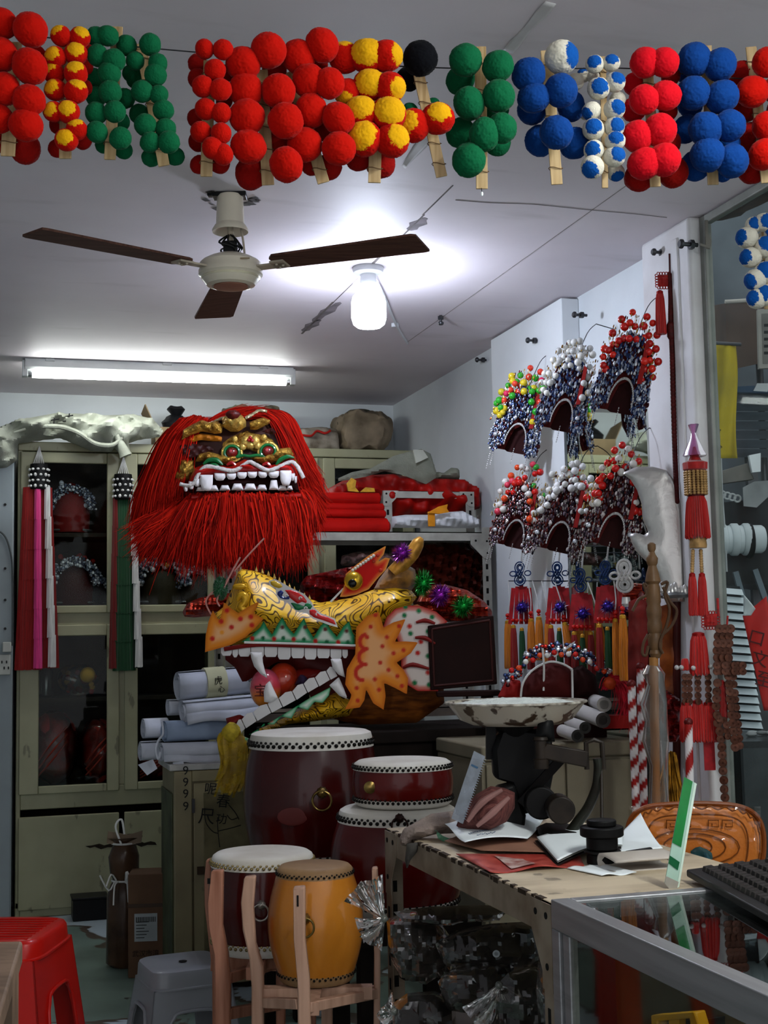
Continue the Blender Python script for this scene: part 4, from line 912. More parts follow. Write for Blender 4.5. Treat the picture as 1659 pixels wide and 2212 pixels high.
part('tongue', MB().puff([Q(*p) for p in ((520, 860), (560, 790), (600, 730), (660, 720), (720, 730), (740, 760), (680, 800), (600, 850))], .03, .008, y=-.02), M('dark_red_line'), DR)
part('tongue_flower', MB().ball(Q(625, 790, -.06), .02, 12, 8).jitter(.008, 60), M('violet_foil', '4b3a5c', .3, .5, var=.4, vs=40), DR)
# cheek fin and dotted collar
fin = [(903, 520), (955, 465), (1010, 446), (1022, 480), (1034, 522), (1080, 497), (1140, 480), (1115, 540), (1088, 590), (1140, 588), (1200, 592), (1165, 645), (1096, 690), (1130, 725), (1152, 765), (1146, 842), (1090, 812), (1036, 786), (1044, 850), (1034, 916), (985, 885), (950, 818), (942, 870), (920, 905), (848, 915), (872, 870), (880, 845), (850, 795), (858, 720), (898, 650)]
fd = dots([(995, 462), (972, 518), (1108, 515), (1050, 568), (1028, 612), (1130, 630), (1082, 645), (1018, 690), (1058, 725), (1100, 755), (1122, 802), (992, 770), (1012, 820), (905, 812), (910, 872), (955, 568)], .0078, 'b0281a')
arc = []
for cx, cy in ((950, 590), (945, 665), (930, 740)):
    for i in range(9): a = R(100+i*22); arc.append((cx+30*math.cos(a), cy-34*math.sin(a)))
fd += dots(arc, .0075, 'b0281a')
part('cheek_fin', MB().puff([Q(*p) for p in fin], 0, .0042, y=-.165, flat=.007, cfn=spray('b85f10', 'd07a20', 'd49a66', .016, .05, fd)), prn, DR)
col_ = [(1030, 522), (1050, 470), (1090, 430), (1150, 414), (1215, 416), (1290, 444), (1345, 492), (1300, 540), (1290, 700), (1300, 830), (1200, 830), (1150, 800), (1120, 740), (1120, 640), (1095, 560)]
cdts = dots([(1135, 462), (1205, 440), (1270, 470), (1165, 550), (1250, 540), (1185, 790), (1255, 800), (1250, 660), (1140, 420), (1270, 600)], .009, '0f6a3c')+dots([(1200, 645), (1160, 515), (1250, 740), (1215, 590)], .009, 'b0201a')
part('collar', MB().puff([Q(*p) for p in col_], 0, .0045, y=-.10, flat=.007, cfn=spray('a31a14', 'c07468', 'cfc3bb', .012, .022, cdts)), prn, DR)
for pts in (((1195, 495), (1240, 485), (1290, 500)), ((1190, 570), (1240, 572), (1290, 600)), ((1130, 720), (1180, 705), (1260, 725))): part('collar_fold', MB().tube([Q(*p, -.112) for p in pts], [.004, .008, .004], 8, smooth=4), M('dark_red_line'), DR)
# the eye and its flame, horn, tinsel pompoms
flame = [(822, 372), (842, 320), (850, 262), (900, 218), (962, 172), (1046, 124), (1035, 165), (1004, 205), (1042, 182), (1065, 186), (1045, 240), (1000, 288), (962, 335), (900, 362), (850, 372)]
part('eye_flame', MB().puff([Q(*p) for p in flame], 0, .0042, y=-.118, flat=.007, cfn=spray('d98f3c', 'cf4a20', 'c3160f', .009, .016, [])), prn, DR)
part('flame_spots', MB().ball(Q(985, 190, -.12), .006, 8, 6, (1, .3, 1)).ball(Q(1020, 235, -.12), .007, 8, 6, (1, .3, 1)).ball(Q(1005, 160, -.12), .006, 8, 6, (1, .3, 1)), M('red_spot', 'b5301a', .5), DR)
part('eyeball', MB().ball(Q(884, 288, -.125), .032, 22, 14, (1, .8, 1)), M('polished_gold_eye', 'caa02c', .15, .7, var=.1), DR)
part('eye_spot', MB().ball(Q(878, 300, -.148), .014, 14, 10, (1, .5, 1)), M('pupil_black', '0d0a06', .2), DR)
part('brow_beads', (lambda mb: [mb.ball(Q(880+i*13, 235-i*9, -.122), .0055, 8, 6) for i in range(9)] and mb)(MB()), M('pearl_bead', 'cfc8b8', .2, var=.05), DR)
part('eye_stalk', MB().bar(Q(770, 392, -.10), Q(835, 325, -.10), .012, .006), M('white_edge'), DR)
part('rear_brow', MB().puff([Q(*p) for p in ((985, 330), (1010, 280), (1060, 215), (1130, 200), (1190, 230), (1200, 300), (1160, 350), (1060, 345))], .06, .01, y=-.01), M('brown_gold_plush', '8f5f18', .7, sheen=.5, var=.35, vs=35), DR)
part('horn', MB().tube([Q(*p, -.04) for p in ((1080, 250), (1130, 200), (1175, 150), (1205, 100), (1222, 72))], [.026, .026, .026, .022, .008], 14, smooth=4), M('horn_gold_wrap', 'b98330', .35, .3, var=.25, vs=40), DR)
def tinsel(c, r, cols, n, g, sc=(1, 1, 1), name='tinsel_pompom', par=DR, ln=.012):
    mb = MB(); cols = [hx(q) for q in cols]
    for i in range(n):
        d = V(g.gauss(0, 1), g.gauss(0, 1), g.gauss(0, 1)).normalized(); d = V(d.x*sc[0], d.y*sc[1], d.z*sc[2])
        p = Vector(c)+d*r*g.uniform(.2, .55); e = Vector(c)+d*r*g.uniform(.8, 1.05); s = d.cross(V(g.random(), g.random(), g.random())).normalized()*.0017
        mb.add([p-s, p+s, e], [(0, 1, 2)], g.choice(cols))
    mb.ball(c, r*.55, 12, 8, sc, col=cols[0])
    return part(name, mb, MC('tinsel_foil', .2, .75), par, sharp=0)
g = random.Random(31); k = fr.k/2.304
tinsel(Q(1125, 150, -.06), 62*k, ['7a1f8c', 'a53ab5', '4d1161', 'd07be0'], 420, g, (1.0, .9, 1))
tinsel(Q(1230, 300, -.08), 82*k, ['0f7a2c', '1ea544', '064a18', '6bd680'], 480, g, (.72, .8, 1))
tinsel(Q(1315, 358, -.08), 66*k, ['7a1f8c', 'a53ab5', '4d1161', 'd07be0'], 440, g, (.95, .9, 1))
tinsel(Q(1428, 412, -.10), 66*k, ['0f7a2c', '1ea544', '064a18', '6bd680'], 440, g)
# cloud ornament on the snout: white board with coloured scrolls standing on it
part('cloud_backing', MB().plate([Q2(*p) for p in ((735, 345), (790, 325), (860, 362), (940, 408), (1060, 462), (1130, 540), (1150, 588), (1210, 638), (1340, 688), (1366, 768), (1290, 748), (1140, 692), (1086, 640), (1000, 628), (946, 590), (918, 532), (830, 517), (800, 455), (800, 412), (745, 390))], -.142, -.134), M('white_edge'), DR)
def scroll(ol, col): part('cloud_scroll', MB().puff([Q2(*p) for p in ol], .005, .0025, y=-.143, back=.2, prof=.35), M('scroll_'+col, col, .35, var=.08, coat=.3), DR)
scroll([(815, 445), (850, 428), (872, 450), (855, 480), (880, 492), (928, 482), (922, 512), (880, 512), (840, 500), (815, 470)], '16286b')
scroll([(882, 428), (940, 426), (1000, 447), (1050, 482), (1084, 527), (1078, 548), (1040, 535), (1000, 552), (975, 535), (930, 500), (912, 465)], 'bf1d1c')
scroll([(932, 542), (965, 545), (1020, 560), (1060, 575), (1070, 552), (1110, 546), (1134, 575), (1115, 604), (1080, 594), (1050, 600), (1010, 614), (975, 604), (958, 575)], '0c6b3a')
scroll([(1106, 612), (1150, 602), (1200, 652), (1270, 672), (1330, 702), (1352, 748), (1300, 728), (1230, 703), (1150, 678), (1110, 648)], 'bf1d1c')
scroll([(750, 348), (790, 338), (845, 370), (862, 398), (830, 412), (782, 398), (755, 375)], 'c9a227')
for x, y in ((870, 470), (1000, 490), (1050, 585), (1160, 640)): part('scroll_curl', MB().tube([Q2(x+14*math.cos(a), y-12*math.sin(a), -.1495) for a in [i*.55 for i in range(9)]], .0018, 6), M('white_edge'), DR)
# whiskers with small plush balls
part('whisker', MB().tube([Q(*p, -.12) for p in ((175, 455), (150, 400), (165, 360), (230, 310), (300, 230), (360, 160), (440, 75))], .003, 6, smooth=6), M('pink_wire', 'c78a80', .5), DR)
part('whisker', MB().tube([Q(*p, -.13) for p in ((218, 415), (205, 380), (240, 320), (280, 240), (320, 170))], .003, 6, smooth=6), M('pink_wire'), DR)
def plush(c, r, col, sc, name):
    g = random.Random(int(r*1e5)); mb = MB()
    mb.ball(c, r*.8, 12, 8, sc)
    for _ in range(900):
        d = V(g.gauss(0, 1), g.gauss(0, 1), g.gauss(0, 1)).normalized(); d = V(d.x*sc[0], d.y*sc[1], d.z*sc[2])
        mb.strands([(Vector(c)+d*r*.6, d, d.length*r*.5)], 2, .0035, 0, 0, g)
    return part(name, mb, M('plush_'+col, col, .8, sheen=.5, var=.25, vs=60), DR, sharp=0)
plush(Q(222, 325, -.12), .030, '0c5a2c', (.8, .7, 1.25), 'green_plush'); plush(Q(275, 248, -.12), .014, 'b01812', (.9, .7, 1.2), 'red_plush')
# ---- foil-wrapped bundles around the dragon head
foil = M('copper_red_foil', 'a8361f', .22, .75, var=.35, vs=28, c2='5a120c', bmp=.35, bs=45, sc3=(1, 1, 7))
foil2 = M('dark_red_foil', '7a1210', .18, .6, var=.4, vs=24, c2='30070a', bmp=.35, bs=30, sc3=(1, 1, 4))
puffed('foil_bundle', 'copper-red foil-wrapped bundle sticking out left of the dragon snout', 'foil', 440, 1335, 4.62, [(394, 1322), (404, 1303), (430, 1292), (470, 1282), (560, 1280), (560, 1335), (470, 1330), (420, 1334), (398, 1332)], .05, foil, .008, bulge=folds(.006, 20, 300), az=CF, part_name='foil_wrap')
puffed('foil_bundle', 'shiny dark red foil bundle behind the dragon eye', 'foil', 720, 1300, 4.66, [(648, 1262), (662, 1244), (720, 1232), (770, 1222), (830, 1215), (850, 1260), (800, 1310), (700, 1312), (660, 1300), (648, 1280)], .06, foil2, .008, bulge=folds(.012, 30, 120, 3), az=CF, part_name='foil_wrap')
puffed('foil_bundle', 'copper foil-wrapped bundle behind the tinsel pompoms', 'foil', 1000, 1335, 4.62, [(900, 1300), (920, 1265), (960, 1262), (1010, 1275), (1045, 1298), (1062, 1318), (1064, 1335), (1040, 1345), (980, 1345), (920, 1340)], .06, foil, .008, bulge=folds(.008, 25, 200, 5), az=CF, part_name='foil_wrap')
puffed('foil_bundle', 'brown wrapped bundles on the lower rack shelf behind the horn', 'foil', 980, 1290, 5.36, [(880, 1180), (920, 1172), (1000, 1172), (1040, 1180), (1050, 1240), (1050, 1330), (900, 1330), (880, 1260)], .09, M('brown_red_foil', '4e1a10', .3, .4, var=.4, vs=18, bmp=.3, bs=25), .012, bulge=folds(.015, 60, 140, 2), az=0, part_name='foil_wrap')
puffed('wrapped_parcel', 'clear wrapped pinkish parcel on the rack behind the dragon eye', 'parcel', 790, 1215, 5.34, [(735, 1222), (738, 1200), (770, 1192), (820, 1190), (850, 1200), (850, 1222)], .05, M('pinkish_wrap', '7a5d58', .25, var=.4, vs=30), .008, bulge=folds(.01, 60, 90), az=0, part_name='wrap')
# maroon framed board leaning beside the dragon collar
fr2 = Fr(1000, 1490, y=4.18, az=CF)
t = thing('framed_board', 'dark maroon wooden framed board standing right of the dragon collar', 'board', fr2)
A, B, C, D_ = fr2(924, 1352), fr2(1066, 1330), fr2(1074, 1478), fr2(930, 1491)
mar = M('dark_maroon_lacquer', '1d0806', .65, var=.15, spec=.1)
def quadslab(p, y0, y1): return MB().plate(p, y0, y1)
part('panel', quadslab([A, B, C, D_], -.0, .022), mar, t, bevel=.003)
c = (A+B+C+D_)/4; I = [c+(p-c)*.88 for p in (A, B, C, D_)]; J = [c+(p-c)*.8 for p in (A, B, C, D_)]
for i in range(4): part('frame_bead', MB().tube([I[i]+V(0, -.002, 0), I[(i+1) % 4]+V(0, -.002, 0)], .004, 8), M('maroon_bead', '36110d', .6, var=.1), t)
part('foot', MB().box(D_.x+.02, C.x+.01, -.02, .05, D_.z-.022, D_.z-.004), mar, t, bevel=.003)
part('stand_post', MB().box(.06, .10, .01, .03, .905-fr2.o.z, D_.z-.01), mar, t)
# ================================================================ HEADDRESSES, TASSELS AND POLES ALONG THE RIGHT WALL
FIL = [hx(c) for c in ('aab3c2', '56658a', '263257', 'd9dde4', '131b33', '7d879b', '344573', '3a1215')]
FIL2 = [hx(c) for c in ('a59a96', '5a4650', '2e1e29', 'd3cbc8', '1d171f', '7d6e7c', '5f2a25', '4d1512')]
crl = M('crown_red_felt', '4f0c0a', .8, var=.2)
def make_filigree(cols, seed):
    g = random.Random(seed); mb = MB()
    for i in range(900):                               # arch of little metal flowers
        a = g.uniform(-.15, PI+.15); r = g.uniform(.44, 1.02)
        c = V(.06+r*math.cos(a)*.98, -.25-.25*math.sin(a)*g.random()+.2*(r-.5), .22+r*math.sin(a)*1.3); q = g.uniform(.022, .05)
        mb.ball(c, q, 6, 4, (1, .6, 1), col=g.choice(cols))
    for sgn in (-1, 1):                                # side lobes
        for i in range(130):
            a = g.uniform(0, 6.28); r = math.sqrt(g.random())*.26
            mb.ball(V(sgn*.74+r*math.cos(a), -.22-g.random()*.1, .32+r*1.35*math.sin(a)), g.uniform(.018, .035), 6, 4, (1, .6, 1), col=g.choice(cols))
    for i in range(20):                                # upright wire spikes between the balls
        a = PI*(.12+.76*i/19); c = V(.86*math.cos(a), -.2, .62+.9*math.sin(a)); d = V(math.cos(a)*.15, -.1, math.sin(a)*.2+.08)
        mb.tube([c, c+d], .008, 5, col=g.choice([hx('b38a3a'), hx('8f98aa'), hx('c9a95a')]))
    for i in range(150):                               # gold springs and small pearls among the balls
        a = g.uniform(.1, PI-.1); r = g.uniform(.85, 1.3)
        mb.ball(V(r*math.cos(a)*.9, -.1-.3*g.random(), .50+r*math.sin(a)*1.05), g.uniform(.014, .03), 6, 4, (1, 1, 1.4), col=g.choice([hx('b58a35'), hx('8f6a22'), hx('c9b080'), hx('d9d4c8'), hx('5a1a14')]))
    return mb.mesh('filigree')
def pin(fr, t, p, x=2.0):
    w_ = fr.o+fr.u*p.x+fr.n*p.y+V(0, 0, p.z); e = fr.loc(V(x+.004, w_.y, w_.z)); part('hook_pin', MB().tube([p, e], .0018, 6), steel, t)
FM = [make_filigree(FIL, 1), make_filigree(FIL2, 2)]
mb = MB()
for i in range(31): a = PI*i/30; mb.ball(V(.14+.43*math.cos(a), -.40, .18+.48*math.sin(a)), .03, 6, 4)
TRIM = mb.mesh('bead_trim')
LIN = MB().puff([(-.98, .30), (-.9, .75), (-.62, 1.3), (-.2, 1.55), (.25, 1.5), (.7, 1.2), (.95, .7), (1.0, .28), (.78, .0), (.62, .12), (.56, .40), (.36, .60), (.12, .64), (-.12, .54), (-.24, .30), (-.32, .06), (-.8, .05)], .12, .06, back=1.5, y=-.05).mesh('lining')
BACK = MB().puff([(-.5, .10), (-.45, .55), (-.2, .8), (.2, .9), (.6, .75), (.75, .25), (.45, .05), (-.25, .04)], .02, .06, back=2.0, y=.14).mesh('inner')
_B = {}
def ball_mesh(col):
    if col not in _B: _B[col] = MB().ball((0, 0, 0), 1, 12, 8).mesh('bead')
    return _B[col]
STR = MB()
for sx, L_ in ((-.82, .62), (-.7, .5), (.7, .55), (.84, .72), (.1, .4)):
    for i in range(int(L_/.045)): STR.ball(V(sx, -.2, .12-i*.045), .02, 6, 4)
STRM = STR.mesh('bead_strings')
fel = M('bead_silver', 'c6c4c2', .25, .3, var=.2, vs=30)
def headdress(px0, px1, py0, py1, x, cols, fil, lab, grp, seed, az=-R(38), n=44):
    cx = (px0+px1)/2; fr = Fr(cx, py1, x=x, az=az); k = fr.k
    t = thing('opera_headdress', lab, 'headdress', fr, grp); hw = (px1-px0)/2*k; h = (py1-py0)*k; s = (hw, hw, h/2.0)
    S = TRS((0, 0, 0), (0, 0, 0), s)
    def pm(name, me, mat, stuff=False):
        o = mko(name, me, mat, t); o.scale = s
        if stuff: o['kind'] = 'stuff'
        return o
    pm('felt_shell', LIN, crl); pm('felt_inside', BACK, M('crown_red_dark', '2c0606', .8))
    pm('filigree', FM[fil], beadm, True); pm('bead_trim', TRIM, fel, True); pm('bead_strings', STRM, fel, True)
    g = random.Random(seed); fr_ = []
    for i in range(n):
        for _ in range(30):
            a = g.uniform(.10, PI-.10); r = g.uniform(.72, 1.3); p = V(r*math.cos(a)*.86, -.15-.5*g.random()*(1.4-r), .62+r*math.sin(a)*1.02)
            if all((p-q).length > .16 for q in fr_): break
        fr_.append(p); c = g.choice(cols); R_ = g.uniform(.12, .155)*hw
        o = mko('bead', ball_mesh(c), M('glossy_bead_'+c, c, .18, var=.04, coat=.6), t); o.location = (p.x*s[0], p.y*s[1], p.z*s[2]); o.scale = (R_,)*3
    part('side_felt', MB().plate([(.56*hw, .60*s[2]), (.72*hw, .62*s[2]), (.66*hw, 1.35*s[2]), (.52*hw, 1.4*s[2])], -.42*hw, -.38*hw), M('crown_red_bright', '8f1410', .7), t)
    for u, v in ((-.74, .34), (.74, .34)): part('rosette', MB().ball((u*hw, -.36*hw, v*s[2]), .09*hw, 10, 7, (1, .5, 1), col=hx('c9ced6')), beadm, t)
    tl = R(16); t.rotation_euler = (0, tl, az); t.location = t.location-fr.u*(math.sin(tl)*h*.22)+V(0, 0, math.sin(tl)*hw*.3)
    pin(fr, t, V(.25*hw, .8*hw, 2.35*s[2]))
    part('hanging_wire', MB().tube([V(0, .1*hw, 1.5*s[2]), V(.1*hw, .4*hw, 2.1*s[2]), V(.25*hw, .8*hw, 2.35*s[2])], .0015, 5, smooth=4), steel, t)
    return t
G1, G2 = 'headdresses in the upper row', 'headdresses in the lower row'
headdress(1062, 1172, 785, 985, 1.88, ['2ea32b', 'e0402c', 'd6285a', 'd9c02a', 'c7b52a', '2ea32b'], 0, 'silver-blue opera headdress with green, yellow and pink beads', G1, 1)
headdress(1162, 1272, 722, 938, 1.87, ['c9cac6', 'd8d8d2', 'b9bab8'], 0, 'silver-blue opera headdress with pearl white beads in the upper row', G1, 2)
headdress(1282, 1406, 664, 900, 1.86, ['c4160f', 'd0200f', 'b0100b'], 0, 'silver-blue opera headdress with all red beads near the column', G1, 3, n=36)
headdress(1062, 1166, 995, 1190, 1.87, ['d8461a', '2a8f2e', 'd6d2cc', 'c4160f', 'd8d8d2', 'cf3a50'], 1, 'brown-silver opera headdress with mixed orange, green and white beads', G2, 4)
headdress(1152, 1268, 988, 1200, 1.86, ['d8d8d6', 'cfcfca', 'e0e0e0'], 1, 'brown-silver opera headdress covered in white pearl beads in the lower row', G2, 5, n=40)
headdress(1262, 1388, 952, 1190, 1.85, ['c4160f', 'd0200f', 'd6d2cc', 'c9160f'], 1, 'dark opera headdress with mixed red and white beads beside the silver blade', G2, 6, n=36)
# ---- tassels
def tassel_mesh(mb, x, y, z0, z1, r, n=18):
    """skirt of threads hanging from z0 to z1"""
    N = n*2; vs = []
    prof = [(.30, 0), (.62, .05), (.80, .18), (.92, .55), (1.0, .96), (.85, 1.0)]
    for q, u in prof:
        for k in range(N): a = 2*PI*k/N; rr = r*q*(1 if k % 2 else .86); vs.append(V(x+rr*math.cos(a), y+rr*math.sin(a), z0+(z1-z0)*u+(r*.15*math.sin(k*2.3) if u > .9 else 0)))
    fs = [(i*N+k, (i+1)*N+k, (i+1)*N+(k+1) % N, i*N+(k+1) % N) for i in range(len(prof)-1) for k in range(N)]+[tuple(range(N)), tuple((len(prof)-1)*N+k for k in range(N))[::-1]]
    return mb.add(vs, fs)
def thread(col): return M('silk_thread_'+col, col, .6, sheen=.25, var=.15, vs=50, sc3=(4, 4, .3))
def tassel(par, fr, px, py0, py1, w, col, dy=0, cap='c9932b', name='tassel'):
    a = fr(px, py0, dy); b = fr(px, py1, dy); r = w/2*fr.k
    o = part(name, tassel_mesh(MB(), a.x, dy, a.z, b.z, r), thread(col), par)
    part('tassel_cap', MB().lathe([(r*.3, 0), (r*.62, -.004), (r*.62, -.012), (r*.4, -.014)], c=(a.x, dy, a.z+.004), seg=14), M('cap_'+cap, cap, .4, .3, var=.1), o)
    return o
def orange_tassel(px, py0, py1, w, top, lab, tilt=0):
    fr = Fr(px, py1, x=1.90, az=-R(50)); t = thing('orange_tassel', lab, 'tassel', fr, 'orange tassels under the headdresses')
    tassel(t, fr, px, py0, py1+8, w*1.35, 'd07a12')
    a = fr(px, py0)
    part('red_bead', MB().ball(a+V(0, 0, .022), .0085, 12, 8), M('glossy_bead_c4160f'), t); part('red_bead', MB().ball(a+V(0, 0, .010), .007, 12, 8, (1, 1, .6)), M('glossy_bead_c4160f'), t)
    for i in (1, 2): part('thread_band', MB().lathe([(w*.36*fr.k, -.003), (w*.39*fr.k, 0), (w*.36*fr.k, .003)], c=(a.x, 0, a.z-.006-.011*i), seg=14), M('band_yellow', 'c9a02b' if i == 1 else 'a5301a', .5), t)
    part('cord', MB().tube([a+V(0, 0, .028), fr((px+top)/2+3, (py0+1250)/2), fr(top, 1255)], .0022, 6, smooth=4), M('white_cord'), t)
    pin(fr, t, fr(top, 1255))
    if tilt: t.rotation_euler = (0, R(tilt), fr.az)
for a in ((1097, 1342, 1436, 15, 1098, 'orange tassel at the far left below the headdresses'), (1147, 1338, 1420, 14, 1140, 'orange tassel right of the first blue knot'),
          (1164, 1334, 1418, 15, 1150, 'middle orange tassel of the three left of the second blue knot'), (1183, 1340, 1425, 14, 1170, 'orange tassel just left of the second blue knot'),
          (1228, 1346, 1410, 14, 1218, 'tilted orange tassel between the second and third blue knots', -8), (1301, 1346, 1418, 15, 1285, 'tilted orange tassel right of the third blue knot', -6),
          (1329, 1338, 1450, 14, 1326, 'orange tassel right of the fourth blue knot'), (1345, 1330, 1462, 17, 1335, 'longest orange tassel beside the dark red wrapped banner')): orange_tassel(*a)
def knot_loops(c, s, r, y=-.01, tw=0):
    mb = MB()
    def ring(dx, dz, rx, rz, q, dy=0): mb.tube([c+V(dx*s+rx*s*math.cos(a), y+dy, dz*s+rz*s*math.sin(a)) for a in [i*PI/9 for i in range(18)]], q, 6, closed=True)
    for q in (1, .62): ring(0, .62, .52*q, .56*q, r, -.002*q); ring(0, -.6, .6*q, .52*q, r, -.002*q)
    ring(0, .62, .2, .22, r); ring(0, -.6, .22, .2, r)
    for sg in (-1, 1): ring(sg*.82, .05, .34, .24, r*.9, .002)
    for i in range(3): mb.tube([c+V(-.5*s+i*.3*s, y-.006, -.3*s), c+V(-.1*s+i*.3*s, y-.006, .3*s)], r, 6).tube([c+V(.5*s-i*.3*s, y-.004, -.3*s), c+V(.1*s-i*.3*s, y-.004, .3*s)], r, 6)
    return mb
def pendant(px, py, lab, knot='16305c', n=0):
    fr = Fr(px, py+200, x=1.885, az=-R(50)); t = thing('knot_pendant', lab, 'pendant', fr, 'knot pendants below the headdresses'); g = random.Random(px)
    part('knot', knot_loops(fr(px, py), 22*fr.k, .0024), M('knot_cord_'+knot, knot, .45, .0, var=.25, vs=60), t)
    for i in range(5):
        a = fr(px-17+i*8.5, py+24+abs(i-2)*3); b = fr(px-24+i*12, py+108)
        part('red_strip', MB().bar(a, b, .0155, .003, up=(0, 1, 0)), M('red_satin_strip', 'a3101a', .4, sheen=.3, var=.2, vs=40), t)
    tinsel(fr(px+2, py+72, -.02), 21*fr.k, ['3a2a8c', '5a4ab5', '8a1f6a', 'c9c0e0'], 220, g, par=t)
    part('bead_row', (lambda mb: [mb.ball(fr(px-18+i*9, py+100, -.004), .007, 10, 7) for i in range(5)] and mb)(MB()), M('glossy_bead_c4160f'), t)
    tassel(t, fr, px-17, py+112, py+206, 17, '8f100d'); tassel(t, fr, px+19, py+112, py+206, 17, '8f100d'); tassel(t, fr, px+1, py+118, py+204, 15, '0c4520')
    part('cord', MB().tube([fr(px, py-24), fr(px+3, py-60)], .003, 6), fel, t); pin(fr, t, fr(px+3, py-60))
pendant(1126, 1240, 'blue knot pendant with red strips at the left below the headdresses')
pendant(1207, 1240, 'blue knot pendant with red strips second from the left')
pendant(1257, 1254, 'wide blue knot pendant hanging lowest of the four')
pendant(1311, 1238, 'small blue knot pendant with red strips nearest the wooden staff')
fr = Fr(1352, 1300, x=1.86, az=-R(50)); t = thing('silver_knot', 'twisted silver cord knot with red strip left of the wooden staff', 'knot', fr)
part('knot', knot_loops(fr(1352, 1245), 30*fr.k, .0045), fel, t); part('cap', MB().lathe([(.012, 0), (.014, -.02), (.006, -.03)], c=fr(1352, 1290), seg=12), fel, t)
part('red_strip', MB().bar(fr(1340, 1250), fr(1340, 1310), .012, .003, up=(0, 1, 0)), M('red_satin_strip'), t)
# ---- silver half-moon blade in front of the mirror
fr = Fr(1430, 1310, x=1.93, az=-R(35))
ol = [(1343, 1022), (1375, 1008), (1410, 1008), (1440, 1016), (1462, 1045), (1472, 1100), (1478, 1200), (1480, 1300), (1440, 1300), (1425, 1250), (1405, 1222), (1378, 1195), (1364, 1172), (1360, 1156), (1372, 1150), (1392, 1156), (1400, 1150), (1396, 1138), (1388, 1120), (1386, 1090), (1376, 1058), (1362, 1036)]
t = thing('halberd_blade', 'silver foil-covered half-moon halberd blade in front of the mirror', 'blade', fr)
part('blade', MB().puff([fr(*p) for p in ol], .014, .006, back=.6, prof=.35), M('crinkled_silver_foil', 'c9c6c2', .32, .8, var=.08, vs=6, bmp=.14, bs=45), t)
part('collar', MB().lathe([(.045, 0), (.05, .008), (.045, .016)], c=fr(1462, 1292, .0), seg=20), M('grey_collar', '6d7072', .4, .5), t)
for i in range(8): part('bead_pendant', MB().lathe([(.0, .0), (.006, -.006), (.008, -.03), (.0, -.04)], c=fr(1430+i*7, 1255+(i*13) % 17, -.03), seg=8), fel, t)
part('shaft', MB().tube([fr(1462, 1296, .02), fr(1462, 1700, .06)], .012, 12), M('dark_pole', '4a140f', .4, var=.2), t)
# ---- wrapped banners behind the staffs
puffed('wrapped_banner', 'dark red cloth banner in film left of the wooden staff', 'banner', 1378, 1560, 3.55, [(1358, 1300), (1380, 1290), (1398, 1300), (1400, 1400), (1398, 1560), (1360, 1570), (1356, 1430)], .02, M('packed_6e1510', '6e1510', .55, var=.3, vs=14), .008, bulge=folds(.005, 90, 10), az=CF)
puffed('wrapped_banner', 'orange-brown cloth banner in film right of the wooden staff', 'banner', 1440, 1600, 3.62, [(1425, 1310), (1460, 1300), (1474, 1310), (1470, 1450), (1462, 1600), (1428, 1600), (1425, 1450)], .02, M('packed_orange', '8f4a1c', .35, var=.35, vs=14, c2='4a120c'), .008, bulge=folds(.006, 80, 12, 2), az=CF)
puffed('red_foil_sheets', 'bunched red foil sheets behind the wrapped wooden pole', 'foil', 1445, 1600, 3.5, [(1420, 1500), (1440, 1490), (1468, 1510), (1474, 1580), (1460, 1605), (1425, 1600)], .03, M('dark_red_foil'), .006, bulge=folds(.01, 120, 90), az=CF, part_name='foil_wrap')
# ---- poles standing behind the desk
ctub = M('dark_tub', '2b2725', .5)
def bucket():
    p = atZ(1415, 1740, .72); fr = Fr(1420, 1900, d=(p-CAMP).dot(_F)+.55)
    return fr
def striped(pxa, pya, pxb, pyb, d, r, lab, turns):
    fr = Fr(pxb, pyb, d=d); t = thing('striped_pole', lab, 'pole', fr, 'red and white striped poles'); A = fr(pxa, pya); B = fr(pxb, pyb)
    ex = B+(B-A).normalized()*((fr.o.z+B.z-.002)/max(.2, -(B-A).normalized().z)); n = 150; seg = 16; mb = MB(); dv = (ex-A); x = dv.cross(V(0, 1, 0)).normalized(); y = x.cross(dv).normalized()
    c = [hx('8c1512'), hx('d3cfd0')]; mb.c = []
    for i in range(n+1):
        for k in range(seg):
            a = 2*PI*k/seg; mb.v.append(tuple(A+dv*(i/n)+x*r*math.cos(a)+y*r*math.sin(a))); mb.c.append(c[int((i/n*turns+k/seg) % 1 < .5)])
    mb.f += [(i*seg+k, i*seg+(k+1) % seg, (i+1)*seg+(k+1) % seg, (i+1)*seg+k) for i in range(n) for k in range(seg)]+[tuple(range(seg))]
    part('shaft', mb, MC('striped_paint', .4), t); part('top_cap', MB().ball(A, r*1.15, 10, 6), M('maroon_cap', '5a0f0d', .4), t)
striped(1364, 1478, 1374, 1735, 3.72, .0115, 'red and white striped pole on the left of the pair by the staff', 20)
striped(1383, 1440, 1391, 1735, 3.80, .0115, 'red and white striped pole on the right of the pair by the staff', 20)
striped(1487, 1560, 1490, 1680, 3.66, .011, 'short red and white striped pole in front of the white column', 9)
fr = Fr(1416, 1735, d=3.62); t = thing('turned_staff', 'carved wooden staff head with leather loops on a wrapped pole', 'staff', fr)
zz = lambda py: fr(1412, py).z; k = fr.k; w_ = M('turned_brown_wood', '6b4f34', .4, var=.2, vs=15)
prof = [(4, 1172), (9, 1176), (9, 1186), (6, 1192), (8, 1198), (13, 1206), (12, 1216), (9, 1222), (14, 1240), (17, 1256), (13, 1262), (15, 1270), (16, 1300), (14, 1306), (17, 1316), (16, 1330), (14, 1340), (16, 1346), (16, 1362), (13, 1368), (16, 1376), (15, 1398), (12, 1404), (14, 1412), (9, 1422)]
part('staff_head', MB().lathe([(a*k, zz(b)) for a, b in prof][::-1], c=(fr(1412, 1300).x, 0, 0), seg=24), w_, t)
